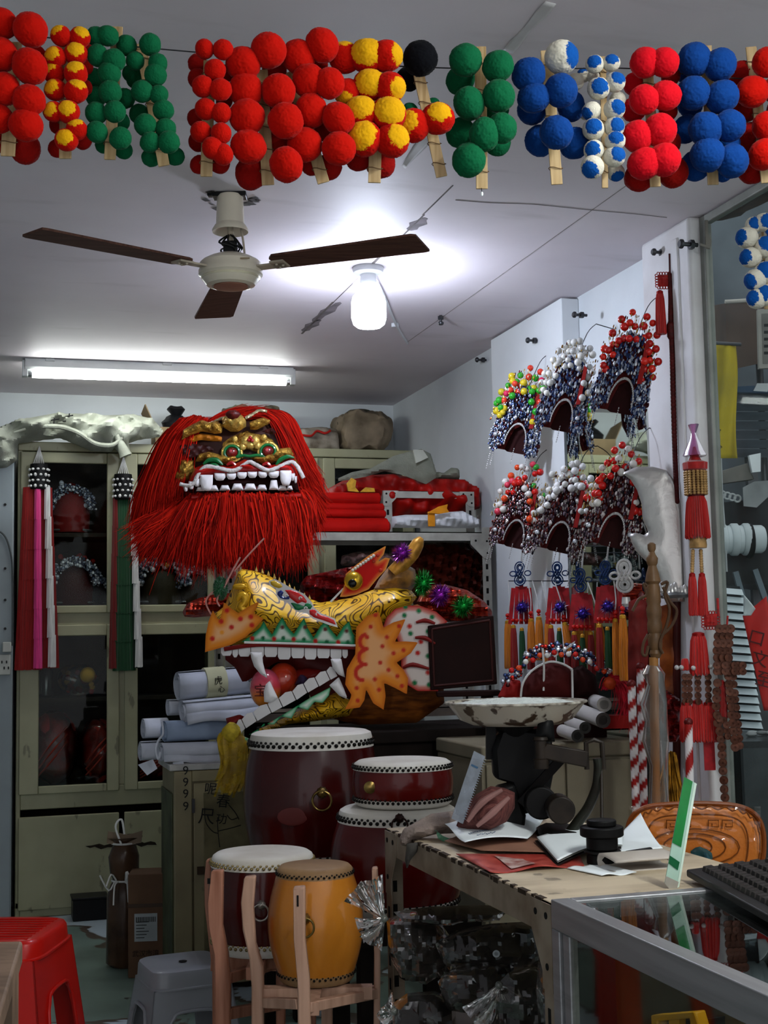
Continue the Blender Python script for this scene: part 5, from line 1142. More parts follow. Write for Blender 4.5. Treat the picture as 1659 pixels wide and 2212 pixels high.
part('pole', MB().tube([fr(1412, 1420), fr(1417, 1735), fr(1419, 1900, .04)], .0125, 14), M('pale_pole_wood', '9c6a35', .45, var=.2, vs=10, sc3=(4, 4, .5)), t)
for sgn, pts in ((1, ((1428, 1262), (1442, 1258), (1436, 1285), (1446, 1315), (1440, 1350), (1425, 1390), (1432, 1412))), (1, ((1432, 1268), (1448, 1300), (1462, 1320), (1452, 1350), (1430, 1372))), (-1, ((1398, 1265), (1390, 1262), (1396, 1285), (1380, 1295), (1366, 1320))), (-1, ((1400, 1370), (1390, 1390), (1388, 1412), (1396, 1415), (1400, 1395)))):
    part('leather_loop', MB().tube([fr(*p, -.02) for p in pts], .0042, 8, smooth=5), M('brown_leather_cord', '4a3320', .5), t)
part('film_wrap', MB().lathe([(15*k, zz(1440)), (24*k, zz(1455)), (18*k, zz(1480)), (27*k, zz(1520)), (22*k, zz(1560)), (28*k, zz(1600)), (20*k, zz(1650)), (22*k, zz(1735))], c=(fr(1414, 1500).x, 0, 0), seg=28).jitter(.010, 30).jitter(.006, 70, 3), MG('crumpled_film', 'e6e0da', .8, .2, dirt=.22, dcol='a79d94', dscale=14), t)
fr = Fr(1450, 1735, d=3.85); g = random.Random(8); mb = MB()
locks(mb, [[fr(1440, 1640), fr(1436, 1680), fr(1430, 1735)], [fr(1450, 1625), fr(1450, 1680), fr(1452, 1740)], [fr(1458, 1630), fr(1464, 1690), fr(1474, 1740)]], 420, .006, .006, None, g=g)
t = thing('gold_foil_tassel', 'bunch of gold foil strips with silver beaded top in front of the column', 'tassel', fr)
part('foil_strips', mb, M('gold_foil_strip', 'a5701c', .25, .7, var=.35, vs=40), t, stuff=True)
for i in range(8): part('bead', MB().ball(fr(1432+i*1.6, 1605+i*5.5), .006, 8, 6), fel, t)
# ---- hangings on the column
def square_knot(c, s, mat, t, loops=5):
    mb = MB().puff([c+V(-s, 0, 0), c+V(0, 0, s), c+V(s, 0, 0), c+V(0, 0, -s)] if loops == 0 else [c+V(-s*.8, 0, -s*.8), c+V(-s*.8, 0, s*.8), c+V(s*.8, 0, s*.8), c+V(s*.8, 0, -s*.8)], s*.35, s*.2, y=c.y, bulge=lambda x, z: s*.12*math.sin((x+z)*9/s)*math.sin((x-z)*9/s))
    part('knot_body', mb, mat, t)
    lp = MB()
    for i in range(loops):
        u = -s*.7+1.4*s*i/(loops-1)
        for dx, dz, ax in ((u, s*.8, 0), (u, -s*.8, 0), (-s*.8, u, 1), (s*.8, u, 1)):
            sg = 1 if (dz if ax == 0 else dx) > 0 else -1; q = s*.28
            lp.tube([c+(V(dx-q*.5, 0, dz) if ax == 0 else V(dx, 0, dz-q*.5)), c+(V(dx-q*.4, 0, dz+sg*q) if ax == 0 else V(dx+sg*q, 0, dz-q*.4)), c+(V(dx+q*.4, 0, dz+sg*q) if ax == 0 else V(dx+sg*q, 0, dz+q*.4)), c+(V(dx+q*.5, 0, dz) if ax == 0 else V(dx, 0, dz+q*.5))], s*.06, 6, smooth=3)
    part('knot_loops', lp, mat, t)
rc = M('red_knot_cord', '9c0f0c', .6, sheen=.3, var=.2, vs=60); rcd = M('dark_red_rope', '4d0d0c', .6, var=.25, vs=80)
fr = Fr(1440, 1085, x=1.945); t = thing('knot_with_rope', 'red square knot with tassel and long dark beaded rope beside the column', 'knot', fr)
part('hanging_cord', MB().tube([fr(1446, 548), fr(1447, 590)], .003, 6), rcd, t)
square_knot(fr(1434, 606), 17*fr.k, rc, t); tassel(t, fr, 1425, 630, 722, 24, 'a81510', cap='8f0d0a')
mb = MB(); P = catmull([fr(*p) for p in ((1446, 595), (1449, 640), (1449, 700), (1452, 760), (1454, 850), (1457, 950), (1460, 1030), (1462, 1083))], 12)
for i, p in enumerate(P): mb.ball(p, .0085*(1.6 if 24 < i < 30 else 1), 8, 5, (1, 1, 1.3))
part('beaded_rope', mb, rcd, t, stuff=True)
fr = Fr(1505, 1330, x=1.925); t = thing('lantern_tassel', 'red palace-lantern tassel with gold braid hanging on the column', 'tassel', fr)
k = fr.k; cx = fr(1505, 1100).x; zz = lambda py: fr(1505, py).z
pk = MG('pink_film', 'e3b9d6', 1.5, .2, dirt=.35, dcol='b06aa8', dscale=20)
part('film_bow', MB().lathe([(12*k, zz(918)), (5*k, zz(935)), (8*k, zz(945)), (22*k, zz(975)), (25*k, zz(985))], c=(cx, 0, 0), seg=16).jitter(.004, 60), pk, t)
part('cone_cap', MB().lathe([(3*k, zz(965)), (7*k, zz(980)), (14*k, zz(995)), (27*k, zz(1000)), (26*k, zz(1014)), (22*k, zz(1017))][::-1], c=(cx, 0, 0), seg=24, wob=lambda a, h: 1+.06*math.sin(10*a)), rc, t)
br = MB()
for i in range(16):
    a = 2*PI*i/16
    for j in range(10): br.ball(V(cx+22*k*math.cos(a), 22*k*math.sin(a), zz(1020+j*5.2)), .0055, 6, 4, (1, 1, .8))
part('gold_braid', br, M('gold_braid', 'a5804f', .5, .2, var=.2, vs=60), t, stuff=True)
part('core', MB().lathe([(18*k, zz(1072)), (18*k, zz(1016))], c=(cx, 0, 0), seg=20), rcd, t)
part('skirt', tassel_mesh(MB(), cx, 0, zz(1068), zz(1162), 28*k, 30), thread('a81510'), t)
part('gold_band', MB().lathe([(18*k, zz(1184)), (19*k, zz(1178)), (17*k, zz(1160))], c=(cx, 0, 0), seg=20), M('gold_braid'), t)
for px in (1495, 1516):
    part('bead_cord', (lambda mb: [mb.ball(fr(px+(1505-px)*.2*(1-j/9), 1190+j*5.5), .006, 6, 4) for j in range(9)] and mb)(MB()), M('gold_braid'), t, stuff=True)
    tassel(t, fr, px, 1240, 1330, 22, 'b01712', cap='8f0d0a')
fr = Fr(1520, 1660, y=3.37); t = thing('knot_tassel_cluster', 'red square knot and cluster of red tassels with coin cords on the column', 'tassel', fr); k = fr.k
square_knot(fr(1535, 1340), 18*fr.k, rc, t); part('knot_cord', MB().tube([fr(1550, 1292), fr(1552, 1330)], .004, 6), rc, t)
tassel(t, fr, 1508, 1368, 1458, 44, 'b01712', cap='8f0d0a')
part('side_fringe', tassel_mesh(MB(), fr(1480, 1440).x, .0, fr(1480, 1422).z, fr(1480, 1448).z, 10*k, 10), thread('b01712'), t)
coin = M('old_bronze_coin', '553022', .45, .4, var=.35, vs=40)
def coin_mesh(r):
    return MB().lathe([(r*.28, -.0012), (r*.28, .0012), (r*.85, .0012), (r*.88, .002), (r, .002), (r, -.002), (r*.88, -.002), (r*.85, -.0012), (r*.28, -.0012)], axis='y', seg=14).mesh('coin')
CM = coin_mesh(.0125)
def coin_chain(t, fr, pts, r, step, dy=-.01):
    P = catmull([fr(*p) for p in pts], 14); acc = step; last = P[0]; n = 0
    for p in P:
        acc += (p-last).length; last = p
        if acc >= step:
            acc = 0; o = mko('coin', CM, coin, t); o.location = p+V(0, dy+(.003 if n % 2 else 0), 0); o.scale = (r/.0125,)*3; o.rotation_euler = (R(6 if n % 2 else -5), R(20*n), R(10*math.sin(n*2))); n += 1
for px in (1478, 1487, 1506, 1528): coin_chain(t, fr, ((px, 1462), (px+1, 1515)), .0095, .016)
for px, a in ((1482, 1518), (1507, 1514), (1530, 1518)): tassel(t, fr, px, a, 1602, 34, 'b01712', dy=.004*(px % 3), cap='8f0d0a')
part('cloth_tail', MB().bar(fr(1531, 1600, .01), fr(1534, 1664, .01), 24*k, .003, up=(0, 1, 0)), M('red_satin_strip'), t)
for x in (1462, 1472, 1498, 1535): part('white_bead', MB().ball(fr(x, 1440+(x % 5), -.02), .007, 10, 7), fel, t)
fr = Fr(1575, 1725, y=3.32); t = thing('coin_sword', 'sword made of threaded bronze coins hanging beside the column', 'coin sword', fr)
for x in (1548, 1560, 1572): coin_chain(t, fr, ((x+4, 1358), (x, 1395), (x, 1428)), .0125, .019)
for yy in (1437, 1450): coin_chain(t, fr, ((1544, yy), (1600, yy)), .0105, .011, -.022)
coin_chain(t, fr, ((1572, 1460), (1576, 1510), (1582, 1570), (1588, 1625)), .0125, .019); coin_chain(t, fr, ((1584, 1462), (1590, 1520), (1596, 1580), (1600, 1622)), .0105, .018, 0)
coin_chain(t, fr, ((1548, 1475), (1546, 1540), (1556, 1600), (1560, 1660), (1564, 1722)), .012, .019)
coin_chain(t, fr, ((1552, 1552), (1566, 1560), (1570, 1590)), .010, .014)
tassel(t, fr, 1560, 1472, 1552, 18, '8f100d', dy=.01, cap='8f0d0a')
part('thread', MB().tube([fr(1572, 1330), fr(1570, 1360)], .003, 6), rc, t)
# ================================================================ DRUMS, STANDS, PAPER ROLLS, CRATE, CARTONS, STOOLS
def lacquer(name, c, c2): return M(name, c, .22, var=.2, vs=3, c2=c2, coat=.2, spec=.2)
dred = lacquer('dark_red_lacquer', '400806', '300504'); mred = lacquer('maroon_lacquer', '560b08', '440806')
dwood = M('amber_drum_wood', 'b5701f', .3, var=.18, vs=6, sc3=(1, 1, .25), c2='8f5013', coat=.4)
skin = M('white_drum_skin', 'd0ccc4', .6, var=.06, vs=6, c2='bcb5a9'); tan = M('tan_drum_skin', '8f6f4c', .55, var=.2, vs=7, c2='6f5236')
stb = M('black_stud', '15120f', .3, .5, var=.1); stg = M('brass_stud', '9c8a5c', .3, .8, var=.2)
brass = M('old_brass', '8c7440', .3, .85, var=.3, vs=40)
def drum(px, py, rh, rm, hpx, y, lab, shell, sk, stud, name='barrel_drum', lip=24, nst=56, seam=2, tilt=0, az=CF, sub=False):
    fr = Fr(px, py, y=y, az=az); k = fr.k; fr.o = fr.o-V(0, 0, hpx*k); t = thing(name, lab, 'drum', fr)
    if tilt: t.rotation_euler = (R(tilt), 0, az)
    H = hpx*k; a, b = rh*k, rm*k; lp = lip*k
    part('shell', MB().lathe([(a*.98, lp*.6)]+[(a+(b-a)*math.sin(PI*i/12), lp*.6+(H-lp*1.2)*i/12) for i in range(13)], seg=48), shell, t)
    part('top_skin', MB().lathe([(0, H), (a*.80, H), (a*.93, H-.002), (a*1.0, H-.008), (a*1.02, H-lp*.5), (a*1.035, H-lp), (a*1.045, H-lp*1.15), (a*1.0, H-lp*1.15)], seg=56), sk, t)
    part('bottom_skin', MB().lathe([(a*1.0, lp*1.15), (a*1.045, lp*1.15), (a*1.035, lp), (a*1.01, lp*.4), (a*.95, .002), (0, 0)], seg=56), sk, t)
    for nm, z in (('top_studs', H-lp*.86), ('bottom_studs', lp*.9)):
        mb = MB()
        for i in range(nst):
            q = 2*PI*i/nst; mb.ball((a*1.045*math.cos(q), a*1.045*math.sin(q), z), a*.034, 8, 5)
            mb.ball((a*1.04*math.cos(q+PI/nst), a*1.04*math.sin(q+PI/nst), z+a*.05), a*.024, 6, 4)
        part(nm, mb, stud, t, stuff=True)
    return t, fr, H, a, b
def ring_handle(t, fr, px, py, r, dy, mat=brass):
    c = fr(px, py); c.y = dy; c.z = fr(px, py, dy).z
    h = part('handle_boss', MB().lathe([(r*.9, .004), (r*.85, -.004), (r*.4, -.014), (0, -.016)], c=c, axis='y', seg=18, wob=lambda a, h: 1+.08*math.sin(8*a)), mat, t)
    part('handle_ring', MB().tube([c+V(r*1.5*math.cos(q), -.012, -r*1.2+r*1.5*math.sin(q)) for q in [i*PI/12 for i in range(24)]], r*.18, 8, closed=True), mat, h)
t, fr, H, a, b = drum(672, 1577, 129, 147, 285, 4.02, 'large dark red barrel drum with white skin below the dragon head', dred, skin, stb, lip=30)
ring_handle(t, fr, 703, 1712, 13*fr.k, -.208)
part('round_seal', MB().ball(fr(642, 1745)+V(0, -.205, 0), .042, 18, 8, (1.05, .03, .62)), M('faded_red_seal', '4f1714', .5), t)
t_, fr_ = t, fr
fr = Fr(672, 1862, y=4.02); fr.o = V(t.location.x, t.location.y, 0); zb = t.location.z
t = thing('drum_stool', 'low dark stool under the large barrel drum', 'stool', fr)
part('seat', MB().box(-.2, .2, -.2, .2, zb-.045, zb-.001), dkw, t, bevel=.004)
for x in (-.17, .13):
    for y in (-.17, .13): part('leg', MB().box(x, x+.04, y, y+.04, 0, zb-.04), dkw, t)
t, fr, H, a, b = drum(858, 1740, 124, 146, 222, 3.50, 'dark red barrel drum under the small flat drum behind the desk', mred, skin, stb, lip=26)
ring_handle(t, fr, 862, 1768, 11*fr.k, -a*1.05, M('dark_ring_boss', '2b1713', .3, .4))
t2, fr2, H2, a2, b2 = drum(866, 1634, 103, 109, 98, 3.50, 'small flat red drum stacked on another drum behind the desk', mred, skin, stb, name='flat_drum', lip=17, nst=60)
t2.location.z = t.location.z+H+.0005; t2.location.x += .004
part('rosette', MB().lathe([(.016, .004), (.016, -.003), (.008, -.007), (.0, -.008)], c=fr2(797, 1686)*1.0+V(0, -b2*.80, 0), axis='y', seg=20, wob=lambda a, h: 1+.06*math.sin(10*a)), brass, t2)
zb = t.location.z; p = t.location
t = thing('drum_stool', 'dark block stool under the stacked drums behind the desk', 'stool', loc=(p.x, p.y, 0))
part('seat', MB().box(-.17, .17, -.17, .17, zb-.05, zb-.001), dkw, t)
for x in (-.15, .11):
    for y in (-.15, .11): part('leg', MB().box(x, x+.04, y, y+.04, 0, zb-.04), dkw, t)
t, frW, HW, aW, bW = drum(567, 1838, 107, 117, 206, 3.46, 'dark red drum with white skin and brass studs on a wooden stand', dred, skin, stg, lip=24)
ring_handle(t, frW, 492, 1965, 15*frW.k, -.075, M('dark_rosette', '3a150f', .4, .2))
ring_handle(t, frW, 575, 1955, 11*frW.k, -bW*1.0, M('steel_ring', 'a9a39a', .3, .8))
ZW = t.location.z
t, frY, HY, aY, bY = drum(680, 1866, 80, 103, 244, 3.10, 'small amber wood drum with tan skin on a wooden stand', dwood, tan, stb, lip=20, nst=44)
ring_handle(t, frY, 665, 1985, 13*frY.k, -bY*1.02)
ZY = t.location.z; tY = t
# ---- drum stands with bowed legs
lw = M('rosy_stand_wood', 'a4705a', .45, var=.2, vs=9, sc3=(5, 5, .35), c2='7d4d38'); lw2 = M('pale_stand_wood', 'b08b76', .5, var=.15, vs=9, sc3=(5, 5, .35), c2='94705c')
def leg(t, fr, L, Rr, dy, mat, th=.028, cut=True):
    ol = [fr(*p, dy) for p in L]+[fr(*p, dy) for p in Rr[::-1]]
    o = part('leg', MB().plate(ol, dy, dy+th), mat, t, bevel=.004); return o
def ends(pts, fr, dy):      # run the leg on to the floor
    x, y = pts[-1]; q = fr(x, y, dy); f0 = fr.o.z
    lo, hi = y, y+900
    for _ in range(40):
        mid = (lo+hi)/2
        if fr.o.z+fr(x, mid, dy).z > 0.0015: lo = mid
        else: hi = mid
    return list(pts)+[(x+1, lo)]
frA = Fr(560, 2040, y=3.40); tA = thing('drum_stand', 'rosy wooden drum stand with bowed legs under the white-skinned drum', 'stand', frA)
def L_(t, fr, a, b, dy, mat): return leg(t, fr, ends(a, fr, dy), ends(b, fr, dy), dy, mat)
L_(tA, frA, [(456, 1882), (448, 1950), (450, 2000), (462, 2060), (463, 2212)], [(482, 1880), (480, 2000), (492, 2060), (498, 2120), (497, 2212)], -.14, lw)
L_(tA, frA, [(445, 1858), (441, 1900), (442, 1960), (450, 2030), (458, 2100)], [(456, 1855), (455, 1960), (462, 2030), (470, 2100)], .10, lw)
L_(tA, frA, [(668, 1900), (672, 2000), (664, 2060), (660, 2212)], [(690, 1900), (694, 2000), (686, 2060), (682, 2212)], .14, lw)
L_(tA, frA, [(596, 1960), (596, 2212)], [(616, 1960), (616, 2212)], .16, lw)
for (x0, y0, d0), (x1, y1, d1) in (((490, 2112, -.13), (600, 2080, .15)), ((490, 2190, -.13), (600, 2170, .15)), ((455, 2085, .11), (675, 2085, .15))):
    part('stretcher', MB().bar(frA(x0, y0, d0), frA(x1, y1, d1), .022, .026), lw, tA, bevel=.002)
part('cross_rail', MB().box(-.11, .10, -.02, .02, ZW-frA.o.z-.03, ZW-frA.o.z-.001), lw, tA); part('cross_rail', MB().box(-.02, .02, -.13, .16, ZW-frA.o.z-.03, ZW-frA.o.z-.001), lw, tA)
frB = Fr(680, 2110, y=3.05); tB = thing('drum_stand', 'pale wooden drum stand with bowed legs under the amber drum', 'stand', frB)
L_(tB, frB, [(527, 1896), (520, 1950), (524, 2010), (538, 2070), (543, 2130), (543, 2212)], [(552, 1893), (547, 1960), (552, 2040), (568, 2090), (569, 2130), (569, 2212)], -.02, lw2)
L_(tB, frB, [(633, 1918), (634, 2030), (642, 2120), (643, 2212)], [(659, 1916), (659, 2030), (668, 2110), (671, 2212)], -.15, lw2)
L_(tB, frB, [(803, 1876), (806, 1990), (808, 2060), (807, 2212)], [(816, 1874), (820, 1990), (822, 2060), (821, 2212)], .02, lw2)
L_(tB, frB, [(694, 2070), (694, 2212)], [(718, 2070), (718, 2212)], .16, lw2)
for (x0, y0, d0), (x1, y1, d1) in (((566, 2165, -.0), (648, 2168, -.14)), ((665, 2175, -.14), (812, 2145, .03)), ((560, 2140, .0), (700, 2138, .17)), ((812, 2140, .03), (705, 2138, .17))):
    part('stretcher', MB().bar(frB(x0, y0, d0), frB(x1, y1, d1), .02, .022), lw2, tB, bevel=.002)
part('cross_rail', MB().box(-.13, .13, -.016, .016, ZY-frB.o.z-.028, ZY-frB.o.z-.001), lw2, tB); part('cross_rail', MB().box(-.016, .016, -.14, .17, ZY-frB.o.z-.028, ZY-frB.o.z-.001), lw2, tB)
for x, y in ((471, 1897),): part('slot', MB().box(frA(464, y).x, frA(470, y).x, -.1415, -.139, frA(466, y+12, -.14).z, frA(466, y, -.14).z), hole, tA)
part('slot', MB().box(frB(641, 1935, -.15).x, frB(645, 1935, -.15).x, -.1515, -.149, frB(643, 1958, -.15).z, frB(643, 1934, -.15).z), hole, tB)
# ---- crate with scribbles, paper rolls
YK = 4.74
frK = Fr(440, 2060, y=YK, az=0); x0, x1 = atY(376, 1800, YK).x, atY(640, 1800, YK).x; zk = atY(440, 1650, YK).z
frK.o = V(x0, YK, 0); W = x1-x0
t = thing('wooden_cupboard', 'old olive wooden cupboard with ink scribbles under the paper rolls', 'cupboard', frK)
oldw = cab_paint('old_olive_wood', '857b5a', '665d43')
part('body', MB().box(0, W, .012, .31, .02, zk-.02), oldw, t, bevel=.003)
part('top_board', MB().box(-.015, W, -.005, .32, zk-.02, zk), M('white_worn_top', 'b5b4b0', .6, var=.2), t, bevel=.003)
KX = lambda px: atY(px, 1800, YK).x-x0
for a, c in ((0, KX(415)), (KX(640)-.04, KX(640))): part('stile', MB().box(a, c, -.006, .014, .0, zk-.022), oldw, t, bevel=.004)
part('rail', MB().box(KX(415), W-.04, -.004, .014, zk-.06, zk-.022), oldw, t, bevel=.003)
d = part('door', MB().box(KX(418), W-.045, .000, .014, .05, zk-.065), oldw, t, bevel=.004)
part('door_panel', MB().box(KX(440), W-.07, -.003, .002, .09, zk-.10), M('panel_dark_olive', '6b6347', .6, var=.25, vs=12), d, bevel=.003)
part('hinge', MB().box(KX(414), KX(420), -.012, -.004, atY(416, 1755, YK).z, atY(416, 1725, YK).z), steel, d)
part('latch', MB().box(KX(425), KX(440), -.016, -.002, atY(430, 1888, YK).z, atY(430, 1872, YK).z), M('rust_latch', '3a2a1c', .7), d)
part('side_plank', MB().box(-.006, .0, .02, .3, 0.0, zk-.10), M('green_olive_plank', '4f553d', .6, var=.25), t, bevel=.003)
def letters(s, size, par, p, mat, rz=0, ry=0):
    o = mko('lettering', text_mesh(s, size), mat, par); o.location = p; o.rotation_euler = (0, ry, rz); return o
for py in (1665, 1690, 1715, 1742): letters('9', .042, t, V(KX(401), -.0072, atY(400, py, YK).z), ink)
for ch, px, py, s in (('呢', 455, 1705, .045), ('春', 482, 1732, .05), ('尺', 446, 1765, .06), ('功', 478, 1770, .04)): letters(ch, s, d, V(KX(px), -.0042, atY(px, py, YK).z), ink, ry=.12)
scr = MB()
for pts in (((442, 1745), (444, 1775), (458, 1795), (470, 1800)), ((470, 1765), (470, 1790), (474, 1830)), ((490, 1760), (500, 1770), (515, 1765)), ((470, 1795), (500, 1788), (520, 1782)), ((494, 1738), (508, 1755), (516, 1770))):
    scr.tube([V(KX(a), -.0035, atY(a, b, YK).z) for a, b in pts], .0016, 5, smooth=4)
part('ink_strokes', scr, ink, d)
paper = M('white_rice_paper', 'bcc0c9', .7, var=.06, vs=5, c2='a7abb6'); paperb = M('bluish_paper', '8d9db5', .7, var=.08)
def paper_roll(px0, px1, py, r, y, lab, mat=paper, turns=2.4, inner=.45, tilt=0.0, band=None, seed=0):
    fr = Fr((px0+px1)/2, py, y=y, az=CF+R(24)); k = fr.k; rr = r*k; Lh = (px1-px0)/2*k
    t = thing('paper_roll', lab, 'paper roll', fr, 'paper rolls on the cupboard'); t.location.z -= rr
    N = int(turns*26); t.rotation_euler = (0, -R(tilt), fr.az)
    def fn(u, v):
        a = v*turns*2*PI+seed; q = rr*(inner+(1-inner)*v)*(1+.05*math.sin(3*a+seed)+.02*math.sin(7*a)); e = Lh*(1+.03*math.sin(v*9+seed))
        return (-e+2*e*u, q*math.cos(a), rr+q*math.sin(a)*.95)
    o = part('rolled_sheet', MB().sheet(fn, 6, N), mat, t, sharp=0); o.modifiers.new('s', 'SOLIDIFY').thickness = .0014
    if seed in (1, 6): part('sheet_edge', MB().sheet(lambda u, v: (-Lh*.98+1.94*Lh*u, -rr*(.8+.25*v)*1.02, rr*(.95-.95*v)+.006*math.sin(u*7+seed)), 12, 3), mat, t).modifiers.new('s', 'SOLIDIFY').thickness = .0014
    if band:
        b = part('label_band', MB().lathe([(rr*1.05, band[0]*Lh), (rr*1.06, band[0]*Lh+.002), (rr*1.06, band[1]*Lh-.002), (rr*1.05, band[1]*Lh)], c=(0, 0, rr), axis='x', seg=32), M('cream_label_paper', 'b9b795', .7, var=.08), t)
        letters('虎', .032, b, V((band[0]+band[1])/2*Lh, -rr*1.07, rr*1.15), ink); letters('心', .026, b, V((band[0]+band[1])/2*Lh+.01, -rr*1.06, rr*.55), ink)
        letters('画', .026, t, V(Lh*.75, -rr*1.05, rr*1.0), ink, ry=.5)
    return t
zk_ = zk
paper_roll(345, 530, 1622, 22, 4.84, 'long white paper roll at the bottom front of the pile', tilt=-1, seed=1)
paper_roll(302, 350, 1622, 22, 4.90, 'short paper roll end sticking out at the bottom left', seed=2, turns=3)
paper_roll(352, 500, 1576, 25, 4.86, 'bluish paper roll in the middle of the pile', mat=paperb, seed=3)
paper_roll(308, 362, 1574, 24, 4.93, 'white paper roll end in the middle left of the pile', seed=4, turns=3)
paper_roll(362, 400, 1528, 18, 4.95, 'small tight paper roll left of the folded sheet roll', seed=5, turns=3.5)
paper_roll(394, 560, 1530, 26, 4.86, 'loosely rolled white paper below the labelled roll', seed=6, tilt=3, inner=.6)
paper_roll(384, 560, 1474, 32, 4.90, 'thick paper roll with cream label band on top of the pile', seed=7, tilt=3, band=(-.35, .15), inner=.62, turns=3.2)
fr = Fr(330, 1665, y=4.80); t = thing('loose_papers', 'loose paper sheets hanging over the cupboard edge', 'paper', fr)
for pts, d_ in ((((298, 1652), (330, 1640), (340, 1660), (318, 1675)), 0), (((372, 1648), (395, 1645), (398, 1660), (378, 1668)), .01)): part('sheet', MB().plate([fr(*p) for p in pts], d_, d_+.0015), paper, t)
part('paper_clip_strip', MB().tube([fr(350, 1560, -.06), fr(352, 1585, -.075), fr(342, 1600, -.07), fr(336, 1620, -.075), fr(342, 1640, -.07), (fr(346, 1625, -.075))], .004, 6, smooth=4), paper, t)
# yellow tulle beside the drum
fr = Fr(505, 1690, y=4.25); g = random.Random(4); mb = MB()
locks(mb, [[fr(490, 1575), fr(478, 1600), (fr(490, 1650)), fr(482, 1700)], [fr(505, 1572), fr(500, 1610), fr(505, 1660), fr(495, 1690)], [fr(528, 1600), fr(525, 1640), fr(518, 1680), fr(505, 1700)]], 260, .016, .008, None, g=g, taper=.5)
t = thing('yellow_tulle', 'crumpled yellow tulle hanging between paper rolls and large drum', 'tulle', fr)
part('tulle', mb, MG('yellow_tulle', 'e8d78a', .8, .5, dirt=.55, dcol='b89a1e', dscale=30), t, stuff=True)
part('gathered_top', MB().ball(fr(498, 1585), .03, 14, 9, (1, .7, 1.1)).jitter(.010, 40), M('yellow_gauze', 'a08a22', .8, var=.3, vs=40), t)
# ---- carton, strung package
fr = Fr(322, 2112, z=0, az=-R(12)); k = fr.k
t = thing('cardboard_carton', 'tall brown cardboard carton with shipping label on the floor', 'carton', fr); bx = M('brown_carton', '5c4331', .75, var=.12, vs=8)
w_ = .075; Hh = fr(324, 1888).z
part('carton_body', MB().box(-w_, w_+.005, 0, .14, 0, Hh), bx, t, bevel=.003)
part('tape_strip', MB().box(-w_-.001, w_+.006, -.0012, .14, fr(320, 1960).z, fr(320, 1952).z), M('dark_tape', '3d2c20', .35), t)
lb_ = part('shipping_label', MB().box(-.052, .030, -.0016, 0, fr(320, 2033).z, fr(320, 1973).z), M('label_white', '9aa0a2', .6), t)
zl0, zl1 = fr(320, 2033).z, fr(320, 1973).z; g = random.Random(2); bars = MB(); x = -.046
while x < .022: q = g.uniform(.001, .003); bars.box(x, x+q, -.0022, -.0014, zl1-.03, zl1-.012); x += q+g.uniform(.001, .003)
for i in range(6): bars.box(-.046, -.046+.03+.02*((i*7) % 3)*.4, -.0022, -.0014, zl0+.012+i*.011, zl0+.0145+i*.011)
part('label_print', bars, ink, lb_)
letters('武汉市湾', .024, t, V(-.012, -.0015, fr(320, 2060).z), M('carton_print', '2b1d14', .7))
fr = Fr(268, 2086, z=0, az=CF); t = thing('strung_package', 'brown wrapped package tied with white string beside the carton', 'package', fr); k = fr.k
part('wrap', MB().lathe([(.050, 0), (.062, .012), (.066, .10), (.064, .26), (.050, .30), (.040, .315), (.052, .34), (.058, .40), (.044, .44), (.034, .452), (.066, .475), (.05, .47), (0, .45)], seg=24).jitter(.008, 14), M('brown_wrap_film', '4a3526', .22, var=.25, vs=10), t)
st = MB(); g = random.Random(6)
for i in range(12):
    a = g.uniform(-2.6, -.5); z = .315+g.uniform(-.01, .01); c = V(.048*math.cos(a), .048*math.sin(a), z)
    st.tube([c, c+V(math.cos(a)*.03, math.sin(a)*.03, g.uniform(-.04, .05)), c+V(math.cos(a)*.05+g.uniform(-.03, .03), math.sin(a)*.05, g.uniform(-.09, .05))], .0032, 6, smooth=3)
for z in (.315, .452): st.tube([V(.045*math.cos(q), .045*math.sin(q), z) for q in [i*PI/8 for i in range(16)]], .004, 6, closed=True)
st.tube([V(0, -.05, .452), V(-.02, -.06, .52), V(.0, -.05, .545), V(.01, -.045, .49)], .004, 6, smooth=5)
part('white_string', st, M('white_cord'), t)
part('open_fold', MB().plate([(-.06, .455), (-.055, .50), (.02, .485), (.075, .50), (.07, .455), (.0, .445)], -.03, -.024), M('pale_wrap', '7d6b57', .4, var=.2), t)
# small dark tray and red cloth under the cabinet door
fr = Fr(215, 1982, z=.09, az=0); fr.o.z = 0; fr.o.y = 6.12; solo('black_tray', MB().box(-.08, .07, 0, .12, .001, .09).box(-.085, .075, -.005, .125, .09, .10), black, 'small black lidded box on the floor in front of the cabinet door', 'box', fr, bevel=.003)
